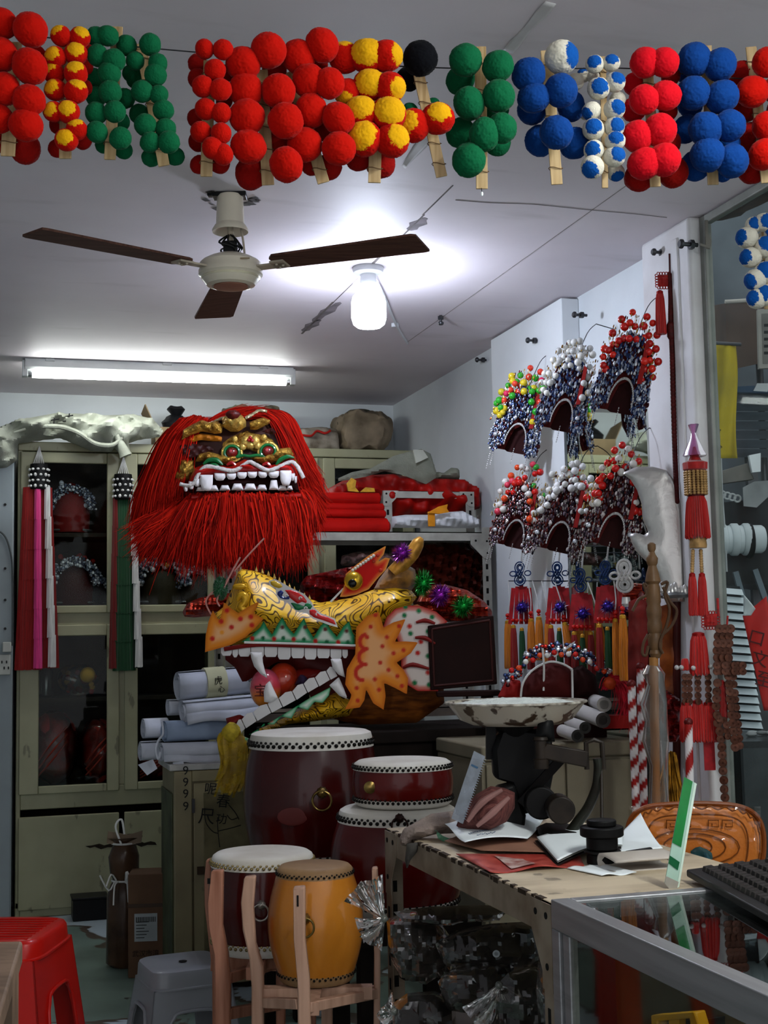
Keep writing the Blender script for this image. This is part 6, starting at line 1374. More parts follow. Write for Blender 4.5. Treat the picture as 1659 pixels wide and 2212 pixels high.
# ---- plastic stools
def plastic_stool(fr, W, H, top, col, lab, rz):
    m_ = M('stool_plastic_'+col, col, .32, var=.06, vs=4, coat=.15); t = thing('plastic_stool', lab, 'stool', fr); t.rotation_euler = (0, 0, rz)
    a, b = top/2, W/2
    seat = MB(); n = 40
    def sq(r, q, e=.35): c, s = math.cos(q), math.sin(q); return V(math.copysign(abs(c)**e, c)*r, math.copysign(abs(s)**e, s)*r, 0)
    rings = [(a*.0, H-.004), (a*.3, H-.004), (a*.9, H), (a*.97, H-.004), (a*1.0, H-.012), (a*1.02, H-.045), (a*1.05, H-.047), (a*1.05, H-.052), (a*.98, H-.052)]
    vs = [sq(r, 2*PI*k/n)+V(0, 0, z) for r, z in rings for k in range(n)]
    part('seat', seat.add(vs, [(i*n+k, (i+1)*n+k, (i+1)*n+(k+1) % n, i*n+(k+1) % n) for i in range(len(rings)-1) for k in range(n)]), m_, t)
    for q in range(4):        # four side panels, each an arch cut out between two legs
        r = Rz(q*PI/2); ww = a*.98; wb = b*.98; zt = H-.05; pl = []
        def pt(x, z): s = (zt-z)/zt; return V(x*(ww+(wb-ww)*s), -(ww+(wb-ww)*s), z)
        out = [(-1, 0), (-1, zt), (1, zt), (1, 0), (.60, 0), (.58, zt*.58), (.50, zt*.70), (.34, zt*.76), (-.34, zt*.76), (-.50, zt*.70), (-.58, zt*.58), (-.60, 0)]
        mb = MB(); vs = [r @ pt(x, z) for x, z in out]; n0 = len(vs); inn = [v*1.0 for v in vs]
        from mathutils.geometry import tessellate_polygon
        tr = tessellate_polygon([[V(x, z/zt, 0) for x, z in out]]); nrm = r @ V(0, .004, 0)
        mb.add(vs+[v+nrm for v in vs], [tuple(f) for f in tr]+[tuple(i+n0 for i in f[::-1]) for f in tr]+[(i, i+n0, (i+1) % n0+n0, (i+1) % n0) for i in range(n0)])
        part('leg_panel', mb, m_, t)
        part('arch_rim', MB().tube([r @ (pt(x, z)+V(0, -.003, 0)) for x, z in out[4:]], .005, 8, smooth=3), m_, t)
    return t, m_
frS = Fr(395, 2075, z=.30, az=CF); frS.o.z = 0
t, m_ = plastic_stool(frS, .30, .30, .225, '888b90', 'small grey plastic stool on the floor beside the drum stands', CF+R(24))
part('centre_shade_disc', MB().lathe([(.012, .2985), (.012, .2995)], seg=14), hole, t)
frS = Fr(-10, 2005, z=.46, az=CF); frS.o.z = 0
t, m_ = plastic_stool(frS, .42, .46, .32, 'b3140c', 'red plastic stool at the left edge of the picture', CF+R(-4))
gr = MB()
for i in range(9): gr.box(-.12, .13, -.13+i*.03, -.122+i*.03, .459, .4625)
part('seat_ribs', gr, m_, t)
fr = Fr(20, 2130, d=1.75); t = thing('wooden_bench', 'worn brown wooden bench end in the lower left corner', 'bench', fr); bw = M('worn_brown_plank', '6b5748', .6, var=.25, vs=10, sc3=(1, 6, 1))
p0 = fr(-60, 2040); A = [fr(-60, 2046), fr(22, 2053), fr(40, 2125), fr(58, 2230), fr(-60, 2230)]
part('seat_plank', MB().hexa([A[0], fr(22, 2053), fr(22, 2053)+V(0, .02, 0), A[0]+V(0, .02, 0)][:0] or [V(-.20, -.30, p0.z-.10), fr(62, 2260, -.30)*1 if False else V(.055, -.30, p0.z-.10), V(.012, .02, p0.z-.03), V(-.20, .02, p0.z-.03), V(-.20, -.30, p0.z-.07), V(.055, -.30, p0.z-.07), V(.012, .02, p0.z), V(-.20, .02, p0.z)]), bw, t, bevel=.004)
for x, y in ((-.16, -.01), (-.02, -.01)): part('leg', MB().box(x, x+.035, y-.03, y, -fr.o.z+.002, p0.z-.03), bw, t)
# ================================================================ DESK, SCALE, SHOWCASE, CHAIR
ZD = .75; DX0, DX1, DY0, DY1 = .93, 1.40, 2.15, 3.13
deskp = M('grimy_slotted_steel', '8a7d6d', .55, .1, var=.2, vs=12, c2='6d5d4c')
def desktop_mat():
    m, nt, b, out = NT('worn_beige_desktop'); t = tex(nt, 5, 7, sc3=(1, 2.5, 1)); c = ramp(nt, t.outputs['Fac'], [(.3, hx('94836a')), (.6, hx('bcab90'))])
    k = ramp(nt, tex(nt, 16, 6).outputs['Fac'], [(.63, (0,)*3), (.68, (1,)*3)]); nt.links.new(mixc(nt, math_(nt, 'MULTIPLY', k, .6), c, hx('3d3023')), b.inputs['Base Color']); b.inputs['Roughness'].default_value = .5; return m
t = thing('slotted_desk', 'slotted-angle metal desk with worn beige top in the foreground', 'desk', loc=(DX0, DY0, 0)); W, L = DX1-DX0, DY1-DY0
part('desk_top', MB().box(0, W, 0.0, L, ZD-.012, ZD), desktop_mat(), t, bevel=.002)
g = random.Random(12); ch = MB(); y = 0.04
while y < L-.05:
    q = g.uniform(.01, .05); ch.box(-.0025, .004+g.uniform(0, .006), y, y+q, ZD-.004-g.uniform(0, .006), ZD+.0008); y += q+g.uniform(.003, .03)
part('chipped_edge', ch, M('dark_chipped_edge', '33261b', .8, var=.2), t, stuff=True)
part('side_rail', MB().box(-.002, .0, 0, L, ZD-.055, ZD-.002).box(-.002, .03, 0, L, ZD-.057, ZD-.055), deskp, t)
part('front_rail', MB().box(0, W, -.002, 0, ZD-.05, ZD-.002), deskp, t); part('rear_rail', MB().box(0, W, L, L+.002, ZD-.05, ZD-.002), deskp, t)
def side_post(x, y, sy, t):          # leg whose slotted face looks to -x
    mb, hb = MB(), MB(); mb.box(x-.001, x+.001, min(y, y+sy*.04), max(y, y+sy*.04), 0, ZD-.002).box(x, x+.04, y-.001, y+.001, 0, ZD-.002)
    z = .05
    while z < ZD-.10: hb.box(x-.0022, x+.0022, y+sy*.015, y+sy*.025, z, z+.026).box(x+.015, x+.025, y-.0022, y+.0022, z, z+.026); z += .055
    p = part('leg', mb, deskp, t); part('slot_shade_inlays', hb, hole, p, stuff=True)
for x in (-.001, W):
    for y, sy in ((.0, 1), (L, -1)): side_post(x, y, sy, t)
for y, sy in ((.0, 1), (L, -1)):
    mb, hb = MB(), MB()
    ol = [(0, ZD-.004), (sy*.09, ZD-.004), (sy*.09, ZD-.05), (sy*.042, ZD-.12), (sy*.042, ZD-.15), (0, ZD-.15)]
    mb.plate(ol, .002, .004); n = len(ol)*2
    mb.v[-n:] = [(-.004+(.002 if i >= n//2 else 0), y+v[0], v[2]) for i, v in enumerate(mb.v[-n:])]
    for yy, zz in ((.02, -.025), (.065, -.025), (.02, -.11)): hb.lathe([(.006, -.0052), (.006, -.0038)], c=(0, y+sy*yy, ZD+zz), axis='x', seg=10)
    gp = part('corner_gusset', mb, deskp, t); part('gusset_shade_inlays', hb, hole, gp, stuff=True)
part('lower_shelf', MB().box(.002, W-.002, .002, L-.002, .33, .345), M('dark_shelf_steel'), t)
# ---- things on the desk
def on(px, py, z=ZD): return atZ(px, py, z)
def sheet_obj(name, lab, cat, corners, mat, lift, n=16, th=.0012, group=None, zbase=ZD+.001):
    """a paper with four corners given in the picture, lying on the desk with a curl lift(u, v)"""
    A, B, C, D_ = [on(*c, zbase) for c in corners]; o0 = (A+B+C+D_)/4
    fr = Fr(0, 0, d=1); fr.o = V(o0.x, o0.y, zbase); fr.az = 0
    mb = MB().sheet(lambda u, v: (A.lerp(B, u)).lerp(D_.lerp(C, u), v)-fr.o+V(0, 0, lift(u, v)), n, n)
    t = thing(name, lab, cat, fr, group); o = part('sheet', mb, mat, t, sharp=0); q = o.modifiers.new('s', 'SOLIDIFY'); q.thickness = th; q.offset = 1; return t, fr, lambda u, v: (A.lerp(B, u)).lerp(D_.lerp(C, u), v)-fr.o+V(0, 0, lift(u, v)+th+.0004)
wp = M('bright_paper', 'e6ecee', .6, var=.03); kp = M('kraft_back_paper', '8a6350', .6, var=.15)
redb = M('red_printed_cover', 'a3453a', .5, var=.5, vs=26, c2='7d1a14')
t, fr, P = sheet_obj('printed_flyer', 'crumpled red printed flyer flat on the desk', 'flyer', ((985, 1848), (1250, 1850), (1262, 1872), (1060, 1888)), redb, lambda u, v: .004+.004*math.sin(u*9)*math.sin(v*5))
part('white_print', MB().sheet(lambda u, v: P(.25+.25*u, .3+.6*v)+V(0, 0, .0006), 8, 6), M('pale_print', 'b9a39c', .5, var=.5, vs=50, c2='8a4a44'), t)
t, fr, P = sheet_obj('kraft_sheet', 'brown backing sheet under the written paper on the desk', 'paper', ((960, 1824), (1150, 1790), (1215, 1850), (1040, 1845)), kp, lambda u, v: .008+.012*math.sin(u*PI)*(1-v))
t, fr, P = sheet_obj('written_note', 'white handwritten note curling on the desk in front of the scale', 'note', ((955, 1812), (1195, 1772), (1140, 1832), (1005, 1845)), wp, lambda u, v: .02+.028*math.sin(u*2.4+.6)*(1-v*.6)+.004*math.sin(v*6))
ln = MB(); g = random.Random(3)
for j in range(4):
    u = .12+g.uniform(0, .1)
    for i in range(9): a = P(u, .45+j*.13); u2 = u+g.uniform(.01, .03); ln.tube([a, P(u2, .45+j*.13+g.uniform(-.04, .04))], .0007, 4); u = u2+.008
part('handwriting', ln, M('blue_grey_ink', '4a5a78', .6), t)
t, fr, P = sheet_obj('open_notebook', 'open white notebook page in front of the iron weights', 'notebook', ((1160, 1832), (1345, 1800), (1345, 1838), (1205, 1872)), wp, lambda u, v: .012+.012*math.sin(u*3.0)+.012*(1-u)*(1-v))
part('page_block', MB().sheet(lambda u, v: P(u, v)*1.0-V(0, 0, .006), 8, 8), M('page_edges', 'a9a9a4', .7), t); part('dark_cover', MB().sheet(lambda u, v: P(u*1.04-.02, v*1.05-.02)-V(0, 0, .010), 8, 8), M('dark_cover', '241c1a', .5), t)
t, fr, P = sheet_obj('paper_stack', 'white paper leaf behind the weights with a raised corner', 'paper', ((1335, 1812), (1385, 1790), (1432, 1838), (1340, 1845)), wp, lambda u, v: .006+.03*u*(1-v)**2)
t, fr, P = sheet_obj('thin_sheet', 'thin white sheet lying on the desk below the weights', 'paper', ((1225, 1877), (1290, 1866), (1375, 1888), (1300, 1893)), wp, lambda u, v: .002+.002*math.sin(u*8))
a, b = on(1315, 1868, ZD+.012), on(1450, 1858, ZD+.012); fr = Fr(0, 0, d=1); fr.o = V(*((a+b)/2)); fr.o.z = ZD+.001; fr.az = math.atan2((b-a).y, (b-a).x); Lh = (b-a).length/2
t = thing('folded_notebook', 'thick notepad folded over on the desk left of the green ruler', 'notepad', fr)
def fn(u, v):
    if v < .4: return (-Lh+2*Lh*u, -.02+.055*(v/.4), .001)
    if v < .6: q = (v-.4)/.2*PI; return (-Lh+2*Lh*u, .035+.012*math.sin(q), .012-.012*math.cos(q))
    return (-Lh+2*Lh*u, .035-.065*((v-.6)/.4), .024-.006*((v-.6)/.4)**2)
o = part('pages', MB().sheet(fn, 6, 24), M('notepad_pages', 'b3aaa0', .6, var=.06), t, sharp=0); o.modifiers.new('s', 'SOLIDIFY').thickness = .004
part('page_lines', (lambda mb: [mb.tube([V(Lh+.0005, -.025+.06*i/6, .008+.002*i), V(Lh+.0005, .03, .010+.002*i)], .0006, 4) for i in range(5)] and mb)(MB()), ink, t)
a, b = on(1330, 1850, ZD+.02), on(1405, 1838, ZD+.02); fr = Fr(0, 0, d=1); fr.o = a; fr.az = math.atan2((b-a).y, (b-a).x); Lp = (b-a).length
t = thing('marker_pen', 'black and yellow marker pen lying beside the notepad', 'pen', fr)
part('barrel', MB().lathe([(.006, .03), (.0075, .032), (.0075, Lp), (.005, Lp+.003)], axis='x', seg=14), black, t); part('cap', MB().lathe([(.004, -.002), (.0065, .0), (.0068, .03), (.006, .031)], axis='x', seg=14), M('pen_yellow', 'b8861f', .4), t)
# rulers
fr = Fr(990, 1770, d=2.90); t = thing('clear_ruler', 'clear plastic ruler sticking up out of the cloth bundle', 'ruler', fr)
part('ruler_body', MB().plate([fr(*p) for p in ((975, 1768), (1024, 1622), (1048, 1634), (1000, 1780))], 0, .002), MG('ruler_plastic', 'c3cdd6', 2.0, .15, dirt=.35, dcol='aab4c2', dscale=40), t)
part('blue_mark', MB().plate([fr(*p) for p in ((1019, 1650), (1033, 1657), (1031, 1661), (1017, 1654))], -.001, 0), M('ruler_blue', '31506b', .4), t)
tk = MB()
for i in range(26): q = i/25; a = V(1000-46*q*-1, 0, 0); x, y = 990+44*q, 1760-128*q; tk.tube([fr(x+16, y+10, -.0008), fr(x+11, y+8, -.0008)], .0006, 4)
part('scale_marks', tk, M('ruler_marks', '8d98a5', .5), t)
fr = Fr(1455, 1918, z=ZD+.001); t = thing('green_ruler', 'green and white ruler standing upright on the desk corner', 'ruler', fr)
part('ruler_body', MB().plate([fr(*p) for p in ((1436, 1908), (1478, 1678), (1500, 1690), (1462, 1918))], 0, .004), M('ruler_white_green', 'a9c9b8', .35, coat=.3), t, bevel=.001)
part('green_face', MB().plate([fr(*p) for p in ((1452, 1820), (1478, 1678), (1496, 1688), (1471, 1830))], -.001, 0), M('ruler_green', '127a35', .35, var=.15, vs=20, coat=.3), t)
part('dark_green_band', MB().plate([fr(*p) for p in ((1444, 1865), (1447, 1848), (1468, 1862), (1464, 1880))], -.001, 0), M('ruler_dark_green', '0b5a33', .35), t)
part('side_edge', MB().plate([fr(*p) for p in ((1500, 1690), (1505, 1693), (1467, 1916), (1462, 1918))], -.0005, .006), M('ruler_edge', 'cfe3d3', .4), t)
part('metal_foot', MB().plate([fr(*p) for p in ((1436, 1908), (1438, 1892), (1466, 1905), (1462, 1919), (1450, 1926))], -.0015, 0), M('ruler_foot', 'a8a49a', .35, .3), t)
# cloth bundle and draped rag
rag = M('grey_beige_rag', '8b7b72', .85, var=.2, vs=14, bmp=.4, bs=120); knit = M('red_knit_glove', '6d3f3a', .9, var=.3, vs=40, sc3=(1, 4, 1), c2='4a2624', bmp=.6, bs=160)
t, fr = puffed('knit_bundle', 'faded red knitted bundle on the desk by the scale', 'bundle', 1040, 1790, 2.80, [(985, 1785), (1000, 1745), (1030, 1715), (1060, 1698), (1090, 1702), (1112, 1712), (1112, 1745), (1095, 1775), (1060, 1792), (1010, 1795)], .07, knit, .006, bulge=folds(.006, 60, 30), az=CF)
for pts in (((1010, 1775), (1040, 1735), (1085, 1706)), ((1030, 1785), (1065, 1755), (1100, 1722))): part('knit_fold', MB().tube([fr(*p, -.068) for p in pts], [.004, .008, .004], 8, smooth=4), M('rose_knit', '8a6560', .9, var=.2), t)
t, fr = puffed('grey_rag', 'crumpled grey-beige rag draped over the far desk corner', 'rag', 930, 1815, 2.92, [(862, 1812), (872, 1790), (900, 1775), (930, 1758), (975, 1752), (1000, 1768), (1005, 1795), (985, 1800), (940, 1802), (905, 1812), (880, 1828), (866, 1826)], .04, rag, .006, bulge=folds(.008, 70, 80, 1), az=CF)
part('hanging_tail', MB().puff([fr(*p) for p in ((878, 1815), (905, 1812), (900, 1832), (886, 1850), (878, 1872), (874, 1850))], .012, .005, y=-.05), M('dark_rag', '3d3a36', .9, var=.2), t)
part('green_leaf_scrap', MB().puff([fr(*p) for p in ((938, 1786), (955, 1800), (985, 1812), (965, 1818), (945, 1806))], .006, .004, y=-.04), M('green_scrap', '5f8f72', .5), t)
# ---- balance scale with pan of white powder
iron = M('black_cast_iron', '070606', .5, .0, var=.2, vs=20, spec=.15); ironb = M('brown_cast_iron', '241c15', .45, .1, var=.3, vs=18); ironv = M('verdigris_iron', '2c2f28', .4, .4, var=.3, vs=14, c2='1d1712')
fr = Fr(1180, 1822, z=ZD+.001); t = thing('bench_scale', 'old black iron bench scale with an enamel pan of white powder', 'scale', fr)
part('base', MB().plate([fr(*p) for p in ((1165, 1826), (1168, 1800), (1190, 1790), (1245, 1792), (1256, 1812), (1250, 1832), (1190, 1838))], -.05, .10), iron, t, bevel=.006)
part('rear_body', MB().plate([fr(*p, .12) for p in ((1062, 1620), (1075, 1582), (1130, 1572), (1190, 1580), (1196, 1660), (1180, 1745), (1120, 1760), (1100, 1690), (1066, 1680))], .10, .16), iron, t, bevel=.01)
part('frame_leg', MB().plate([fr(*p, .1) for p in ((1070, 1700), (1110, 1690), (1135, 1760), (1130, 1800), (1065, 1800))], .08, .14), iron, t, bevel=.008)
part('arm', MB().tube([fr(*p, .0) for p in ((1222, 1815), (1245, 1780), (1270, 1745), (1288, 1700), (1292, 1660), (1290, 1638))], [.020, .017, .016, .015, .014, .014], 12, smooth=5, flat=.7), ironv, t)
part('beam', MB().plate([fr(*p) for p in ((1168, 1618), (1180, 1606), (1270, 1622), (1268, 1658), (1180, 1640), (1168, 1645))], -.01, .012), ironb, t, bevel=.003)
part('beam_post', MB().lathe([(.016, fr(1168, 1660).z), (.017, fr(1168, 1640).z), (.013, fr(1168, 1638).z), (.013, fr(1168, 1600).z), (.017, fr(1168, 1598).z), (.015, fr(1168, 1592).z)], c=(fr(1168, 1620).x, 0, 0), seg=16), ironb, t)
part('diagonal_brace', MB().bar(fr(1125, 1735, .06), fr(1212, 1640, .02), .02, .012, up=(0, 1, 0)), iron, t)
fx = [fr(*p, -.004) for p in ((1268, 1662), (1266, 1605), (1283, 1598), (1300, 1604), (1304, 1662))]
part('hanger_frame', MB().tube([fx[0], fx[1], fx[2], fx[3], fx[4]], .0055, 8), ironb, t)
part('rod', MB().tube([fr(1299, 1660, -.004), fr(1300, 1775, -.06)], .0035, 8), ironb, t)
for pxc, pyc, r, d0, d1 in ((1172, 1738, 36, .02, .10), (1207, 1745, 30, -.05, .02)):
    c = fr(pxc, pyc, 0); part('drum_weight', MB().lathe([(0, d0), (r*fr.k*.95, d0), (r*fr.k, d0+.006), (r*fr.k, d1-.006), (r*fr.k*.95, d1), (0, d1)], c=(c.x, 0, c.z), axis='y', seg=30), iron if d0 > 0 else ironb, t, bevel=.002)
part('pan_column', MB().lathe([(.03, fr(1115, 1640, .13).z), (.022, fr(1115, 1600, .13).z), (.05, fr(1115, 1566, .13).z)], c=(fr(1112, 1600, .13).x, .13, 0), seg=18), iron, t)
for px in (1060, 1180): part('pan_arm', MB().bar(fr(px, 1640, .13), fr(px, 1566, .13), .022, .02, up=(0, 1, 0)), iron, t)
part('pan_bracket', MB().puff([fr(*p, .05) for p in ((1150, 1600), (1160, 1555), (1180, 1546), (1192, 1556), (1195, 1600))], .015, .006, y=.02), iron, t)
def pan_mat():
    m, nt, b, out = NT('chipped_white_enamel'); k = ramp(nt, tex(nt, 18, 6).outputs['Fac'], [(.53, (0,)*3), (.56, (1,)*3)]); nt.links.new(mixc(nt, k, hx('a8a091'), hx('3a2a1d')), b.inputs['Base Color']); b.inputs['Roughness'].default_value = .35; return m
pc = fr(1114, 1516, .13); rp = 156*fr.k*1.03; zt = pc.z; zb = fr(1114, 1564, .13).z
PAN = part('pan', MB().lathe([(0, zb+.004), (rp*.62, zb), (rp*.80, zb+.012), (rp*.97, zt-.003), (rp*1.0, zt), (rp*.985, zt+.002), (rp*.95, zt-.004), (rp*.78, zb+.016), (rp*.6, zb+.006), (0, zb+.006)], c=(pc.x, .13, 0), seg=56), pan_mat(), t)
part('pan_lip', MB().tube([V(pc.x+rp*.99*math.cos(q), .13+rp*.99*math.sin(q), zt) for q in [i*PI/24 for i in range(48)]], .003, 8, closed=True), M('pan_lip_white', 'b9b3a6', .4, c2='3a2a1d', vs=30), PAN)
part('white_powder', MB().sheet(lambda u, v: (pc.x+rp*.92*v*math.cos(2*PI*u), .13+rp*.92*v*math.sin(2*PI*u), zt-.006+.012*(1-v**3)+.006*noise.noise(V(9*v*math.cos(2*PI*u), 9*v*math.sin(2*PI*u), 1))), 48, 14), M('white_powder', 'd3d9d3', .9, var=.08, vs=30, bmp=.6, bs=90), t, stuff=True)
# stack of slotted weights below the rod
fr = Fr(1302, 1866, z=ZD+.001); k = fr.k; zz = lambda py: fr(1302, py).z
t = thing('slotted_weights', 'stack of black slotted iron weights hanging from the scale rod', 'weights', fr)
for a, b, r in ((1770, 1784, 32), (1784, 1806, 47), (1806, 1835, 34), (1835, 1842, 40), (1842, 1866, 34)):
    part('weight', MB().lathe([(0, zz(b)), (r*k*.93, zz(b)), (r*k, zz(b)+.002), (r*k, zz(a)-.002), (r*k*.93, zz(a)), (0, zz(a))], seg=32), iron, t, bevel=.001)
# ---- aluminium showcase
alu = M('brushed_aluminium', '8b8b8d', .38, .45, var=.12, vs=60, sc3=(1, .05, 1)); SX0, SX1, SY0, SY1 = .925, 1.75, 1.20, 2.146
t = thing('glass_showcase', 'aluminium-framed glass showcase counter in the lower right corner', 'showcase', loc=(SX0, SY0, 0)); W, L = SX1-SX0, SY1-SY0; zt = .757
part('side_top_rail', MB().box(0, .034, 0, L, zt-.048, zt), alu, t, bevel=.002)
part('rear_top_rail', MB().box(.034, W-.034, L-.026, L, zt-.04, zt), alu, t, bevel=.002); part('front_top_rail', MB().box(.034, W-.034, 0, .03, zt-.04, zt), alu, t, bevel=.002); part('far_top_rail', MB().box(W-.034, W, 0, L, zt-.048, zt), alu, t, bevel=.002)
for x in (0, W-.03):
    for y in (0, L-.03): part('corner_post', MB().box(x, x+.03, y, y+.03, 0, zt-.048), alu, t, bevel=.002)
part('inner_stile', MB().box(.004, .02, L-.062, L-.036, .05, zt-.05), alu, t, bevel=.002)
part('bottom_rail', MB().box(0, .03, .03, L-.03, 0, .05), alu, t)
part('top_glass', MB().box(.03, W-.03, .026, L-.022, zt-.009, zt-.003), MG('showcase_top_glass', 'eaf0ee', .9, .01), t)
part('side_glass', MB().box(.008, .012, .03, L-.06, .05, zt-.048), MG('showcase_side_glass', 'eef0ea', .22, .03), t)
part('side_board', MB().box(.085, .093, .04, L-.064, .06, zt-.05), M('brown_cardboard_panel', '6b4c2c', .7, var=.25, vs=4, c2='4d331c'), t)
part('rear_panel', MB().box(.03, W-.03, L-.03, L-.022, .05, zt-.04), M('dark_back_panel', '1c1a18', .5, var=.2), t)
part('lower_shelf', MB().box(.02, W-.03, .03, L-.03, .40, .408), MG('shelf_glass', 'b9c9c4', 1, .03), t); part('floor_panel', MB().box(.02, W-.03, .03, L-.03, .05, .06), M('brown_base_panel', '4a3728', .7, var=.2), t)
def inshow(px, py, z): return atZ(px, py, z)
g = random.Random(14); sp = V(1.30, 1.72, .409)
for i, (x, y, w_, d_, h_, c, lab) in enumerate(((1.13, 1.92, .16, .2, .22, '3d2a1c', 'large brown box inside the showcase at its rear corner'), (1.11, 1.60, .12, .24, .16, '4a3220', 'flat brown box inside the showcase behind the side glass'), (1.30, 1.86, .18, .14, .18, '5b1512', 'dark red box inside the showcase'), (1.46, 1.55, .16, .2, .12, '3c4a48', 'grey-green box inside the showcase at the right'), (1.22, 1.50, .12, .14, .1, '6b5a45', 'small tan box inside the showcase'))):
    tt = thing('goods_box', lab, 'box', loc=(x, y, .409), rz=g.uniform(-.2, .2)); part('box_body', MB().box(-w_/2, w_/2, -d_/2, d_/2, 0, h_), M('goods_'+c, c, .5, var=.3, vs=12), tt, bevel=.003); part('box_lid', MB().box(-w_/2-.002, w_/2+.002, -d_/2-.002, d_/2+.002, h_-.03, h_+.002), M('goods_lid_'+c, c, .45, var=.15), tt, bevel=.002)
p = atX(1450, 2205, .955); fr = Fr(1450, 2205, x=.955, az=-R(80)); t = thing('yellow_tape_reel', 'yellow plastic open reel frame inside the showcase glass', 'reel', fr)
Y_ = M('yellow_tool_plastic', 'd0941a', .4, var=.08); q = lambda x, y: fr(x, y)
part('reel_frame', MB().plate([q(1405, 2193), q(1500, 2185), q(1512, 2225), q(1495, 2260), q(1488, 2200), q(1420, 2206), q(1420, 2260), q(1408, 2250)], 0, .02), Y_, t, bevel=.003); part('reel_core', MB().plate([q(1440, 2205), q(1462, 2203), q(1462, 2260), q(1440, 2260)], .004, .016), Y_, t)
part('reel_body', MB().plate([q(1398, 2215), q(1512, 2205), q(1512, 2290), q(1398, 2290)], .02, .05), black, t); part('reel_leg', MB().box(-.01, .01, .025, .045, -fr.o.z+.409, q(1450, 2280).z), black, t)
# ---- dark keyboard slab on the showcase
K = [atZ(1480, 1868, .80), atZ(1668, 1905, .80), atZ(1780, 2040, .785), atZ(1500, 1905, .785)]
A, B = atZ(1482, 1878, .772), atZ(1720, 2010, .772); ax = (B-A).normalized(); pr = V(-ax.y, ax.x, 0)
fr = Fr(0, 0, d=1); fr.o = V(A.x, A.y, .758); fr.az = math.atan2(ax.y, ax.x)
t = thing('keyboard', 'black keyboard lying on the showcase glass at the right edge', 'keyboard', fr); Lk = .42
part('case', MB().hexa([V(0, 0, .001), V(Lk, 0, .001), V(Lk, .17, .001), V(0, .17, .001), V(0, 0, .014), V(Lk, 0, .014), V(Lk, .17, .030), V(0, .17, .030)]), M('keyboard_black', '1a1817', .5, var=.1), t, bevel=.003)
kb = MB(); kb.hexa([V(0, 0, 0), V(.018, 0, 0), V(.018, .02, .002), V(0, .02, .002), V(.002, .002, .008), V(.016, .002, .008), V(.016, .017, .010), V(.002, .017, .010)]); KM = kb.mesh('key')
for r in range(5):
    for c in range(17): o = mko('key', KM, M('key_black', '24201e', .5, var=.05), t); o.location = (.03+c*.0225, .02+r*.029, .0145+.0155*(.02+r*.029)/.17)
# ---- orange embossed chair
fr = Fr(1500, 1890, y=3.02, az=CF-R(4)); t = thing('orange_chair', 'orange embossed leatherette chair with plastic film on its back', 'chair', fr)
lea = M('orange_leatherette', 'd68236', .4, var=.12, vs=5, c2='bb6a26', coat=.15, bmp=.15, bs=120)
ol = [(1352, 1800), (1362, 1762), (1390, 1742), (1440, 1735), (1520, 1733), (1590, 1738), (1630, 1756), (1648, 1790), (1650, 1840), (1640, 1890), (1620, 1960), (1400, 1960), (1365, 1880)]
part('backrest', MB().puff([fr(*p) for p in ol], .03, .008, back=.8, prof=.35), lea, t)
c_ = V(*[sum(fr(*p)[i] for p in ol)/len(ol) for i in range(3)])
def inset(f): return [c_+(fr(*p)-c_)*f for p in ol]
part('piping', MB().tube([p+V(0, -.012, 0) for p in inset(.985)], .006, 8, closed=True, smooth=4), M('chair_piping', '7d3f14', .4), t)
wv = catmull([p+V(0, -.031, 0) for p in inset(.90)], 10, True); ww = MB().tube([p+V(0, 0, .004*math.sin(i*1.25)) for i, p in enumerate(wv)], .0022, 6, closed=True); part('stitched_border', ww, M('chair_stitch', '7d4418', .5), t)
part('inner_border', MB().tube([p+V(0, -.032, 0) for p in inset(.72)], .002, 6, closed=True, smooth=5), M('chair_stitch'), t)
kf = MB()
for x0 in (1440, 1470, 1530, 1560): kf.tube([fr(a, b, -.031) for a, b in ((x0, 1790), (x0, 1772), (x0+22, 1772), (x0+22, 1786), (x0+8, 1786), (x0+8, 1779))], .0017, 5)
for i in range(3): kf.tube([fr(1500+(38+i*30)*math.cos(q), 1830-(20+i*10)*math.sin(q), -.031) for q in [j*PI/10 for j in range(21)]], .0017, 5)
part('embossed_pattern', kf, M('chair_stitch'), t)
part('film', MB().sheet(lambda u, v: fr(1358+285*u, 1742+150*v, -.038-.012*abs(noise.noise(V(u*9, v*9, 2)))), 30, 20), MG('chair_film', 'f8f2ea', 1.2, .06), t)
part('blue_print', MB().ball(fr(1515, 1850, -.036), .022, 14, 8, (1.2, .15, 1.1)).jitter(.008, 60), M('teal_print', '2f5b66', .5, var=.3, vs=40), t)
zf = -fr.o.z
part('seat', MB().box(-.2, .19, -.02, .40, .44+zf, .50+zf), lea, t, bevel=.015)
for x in (-.18, .15):
    for y in (0, .36): part('leg', MB().box(x, x+.03, y, y+.03, zf+.002, .45+zf), steel, t)
part('back_post', MB().box(-.15, -.12, .02, .04, .45+zf, .05), steel, t); part('back_post', MB().box(.10, .13, .02, .04, .45+zf, .05), steel, t)
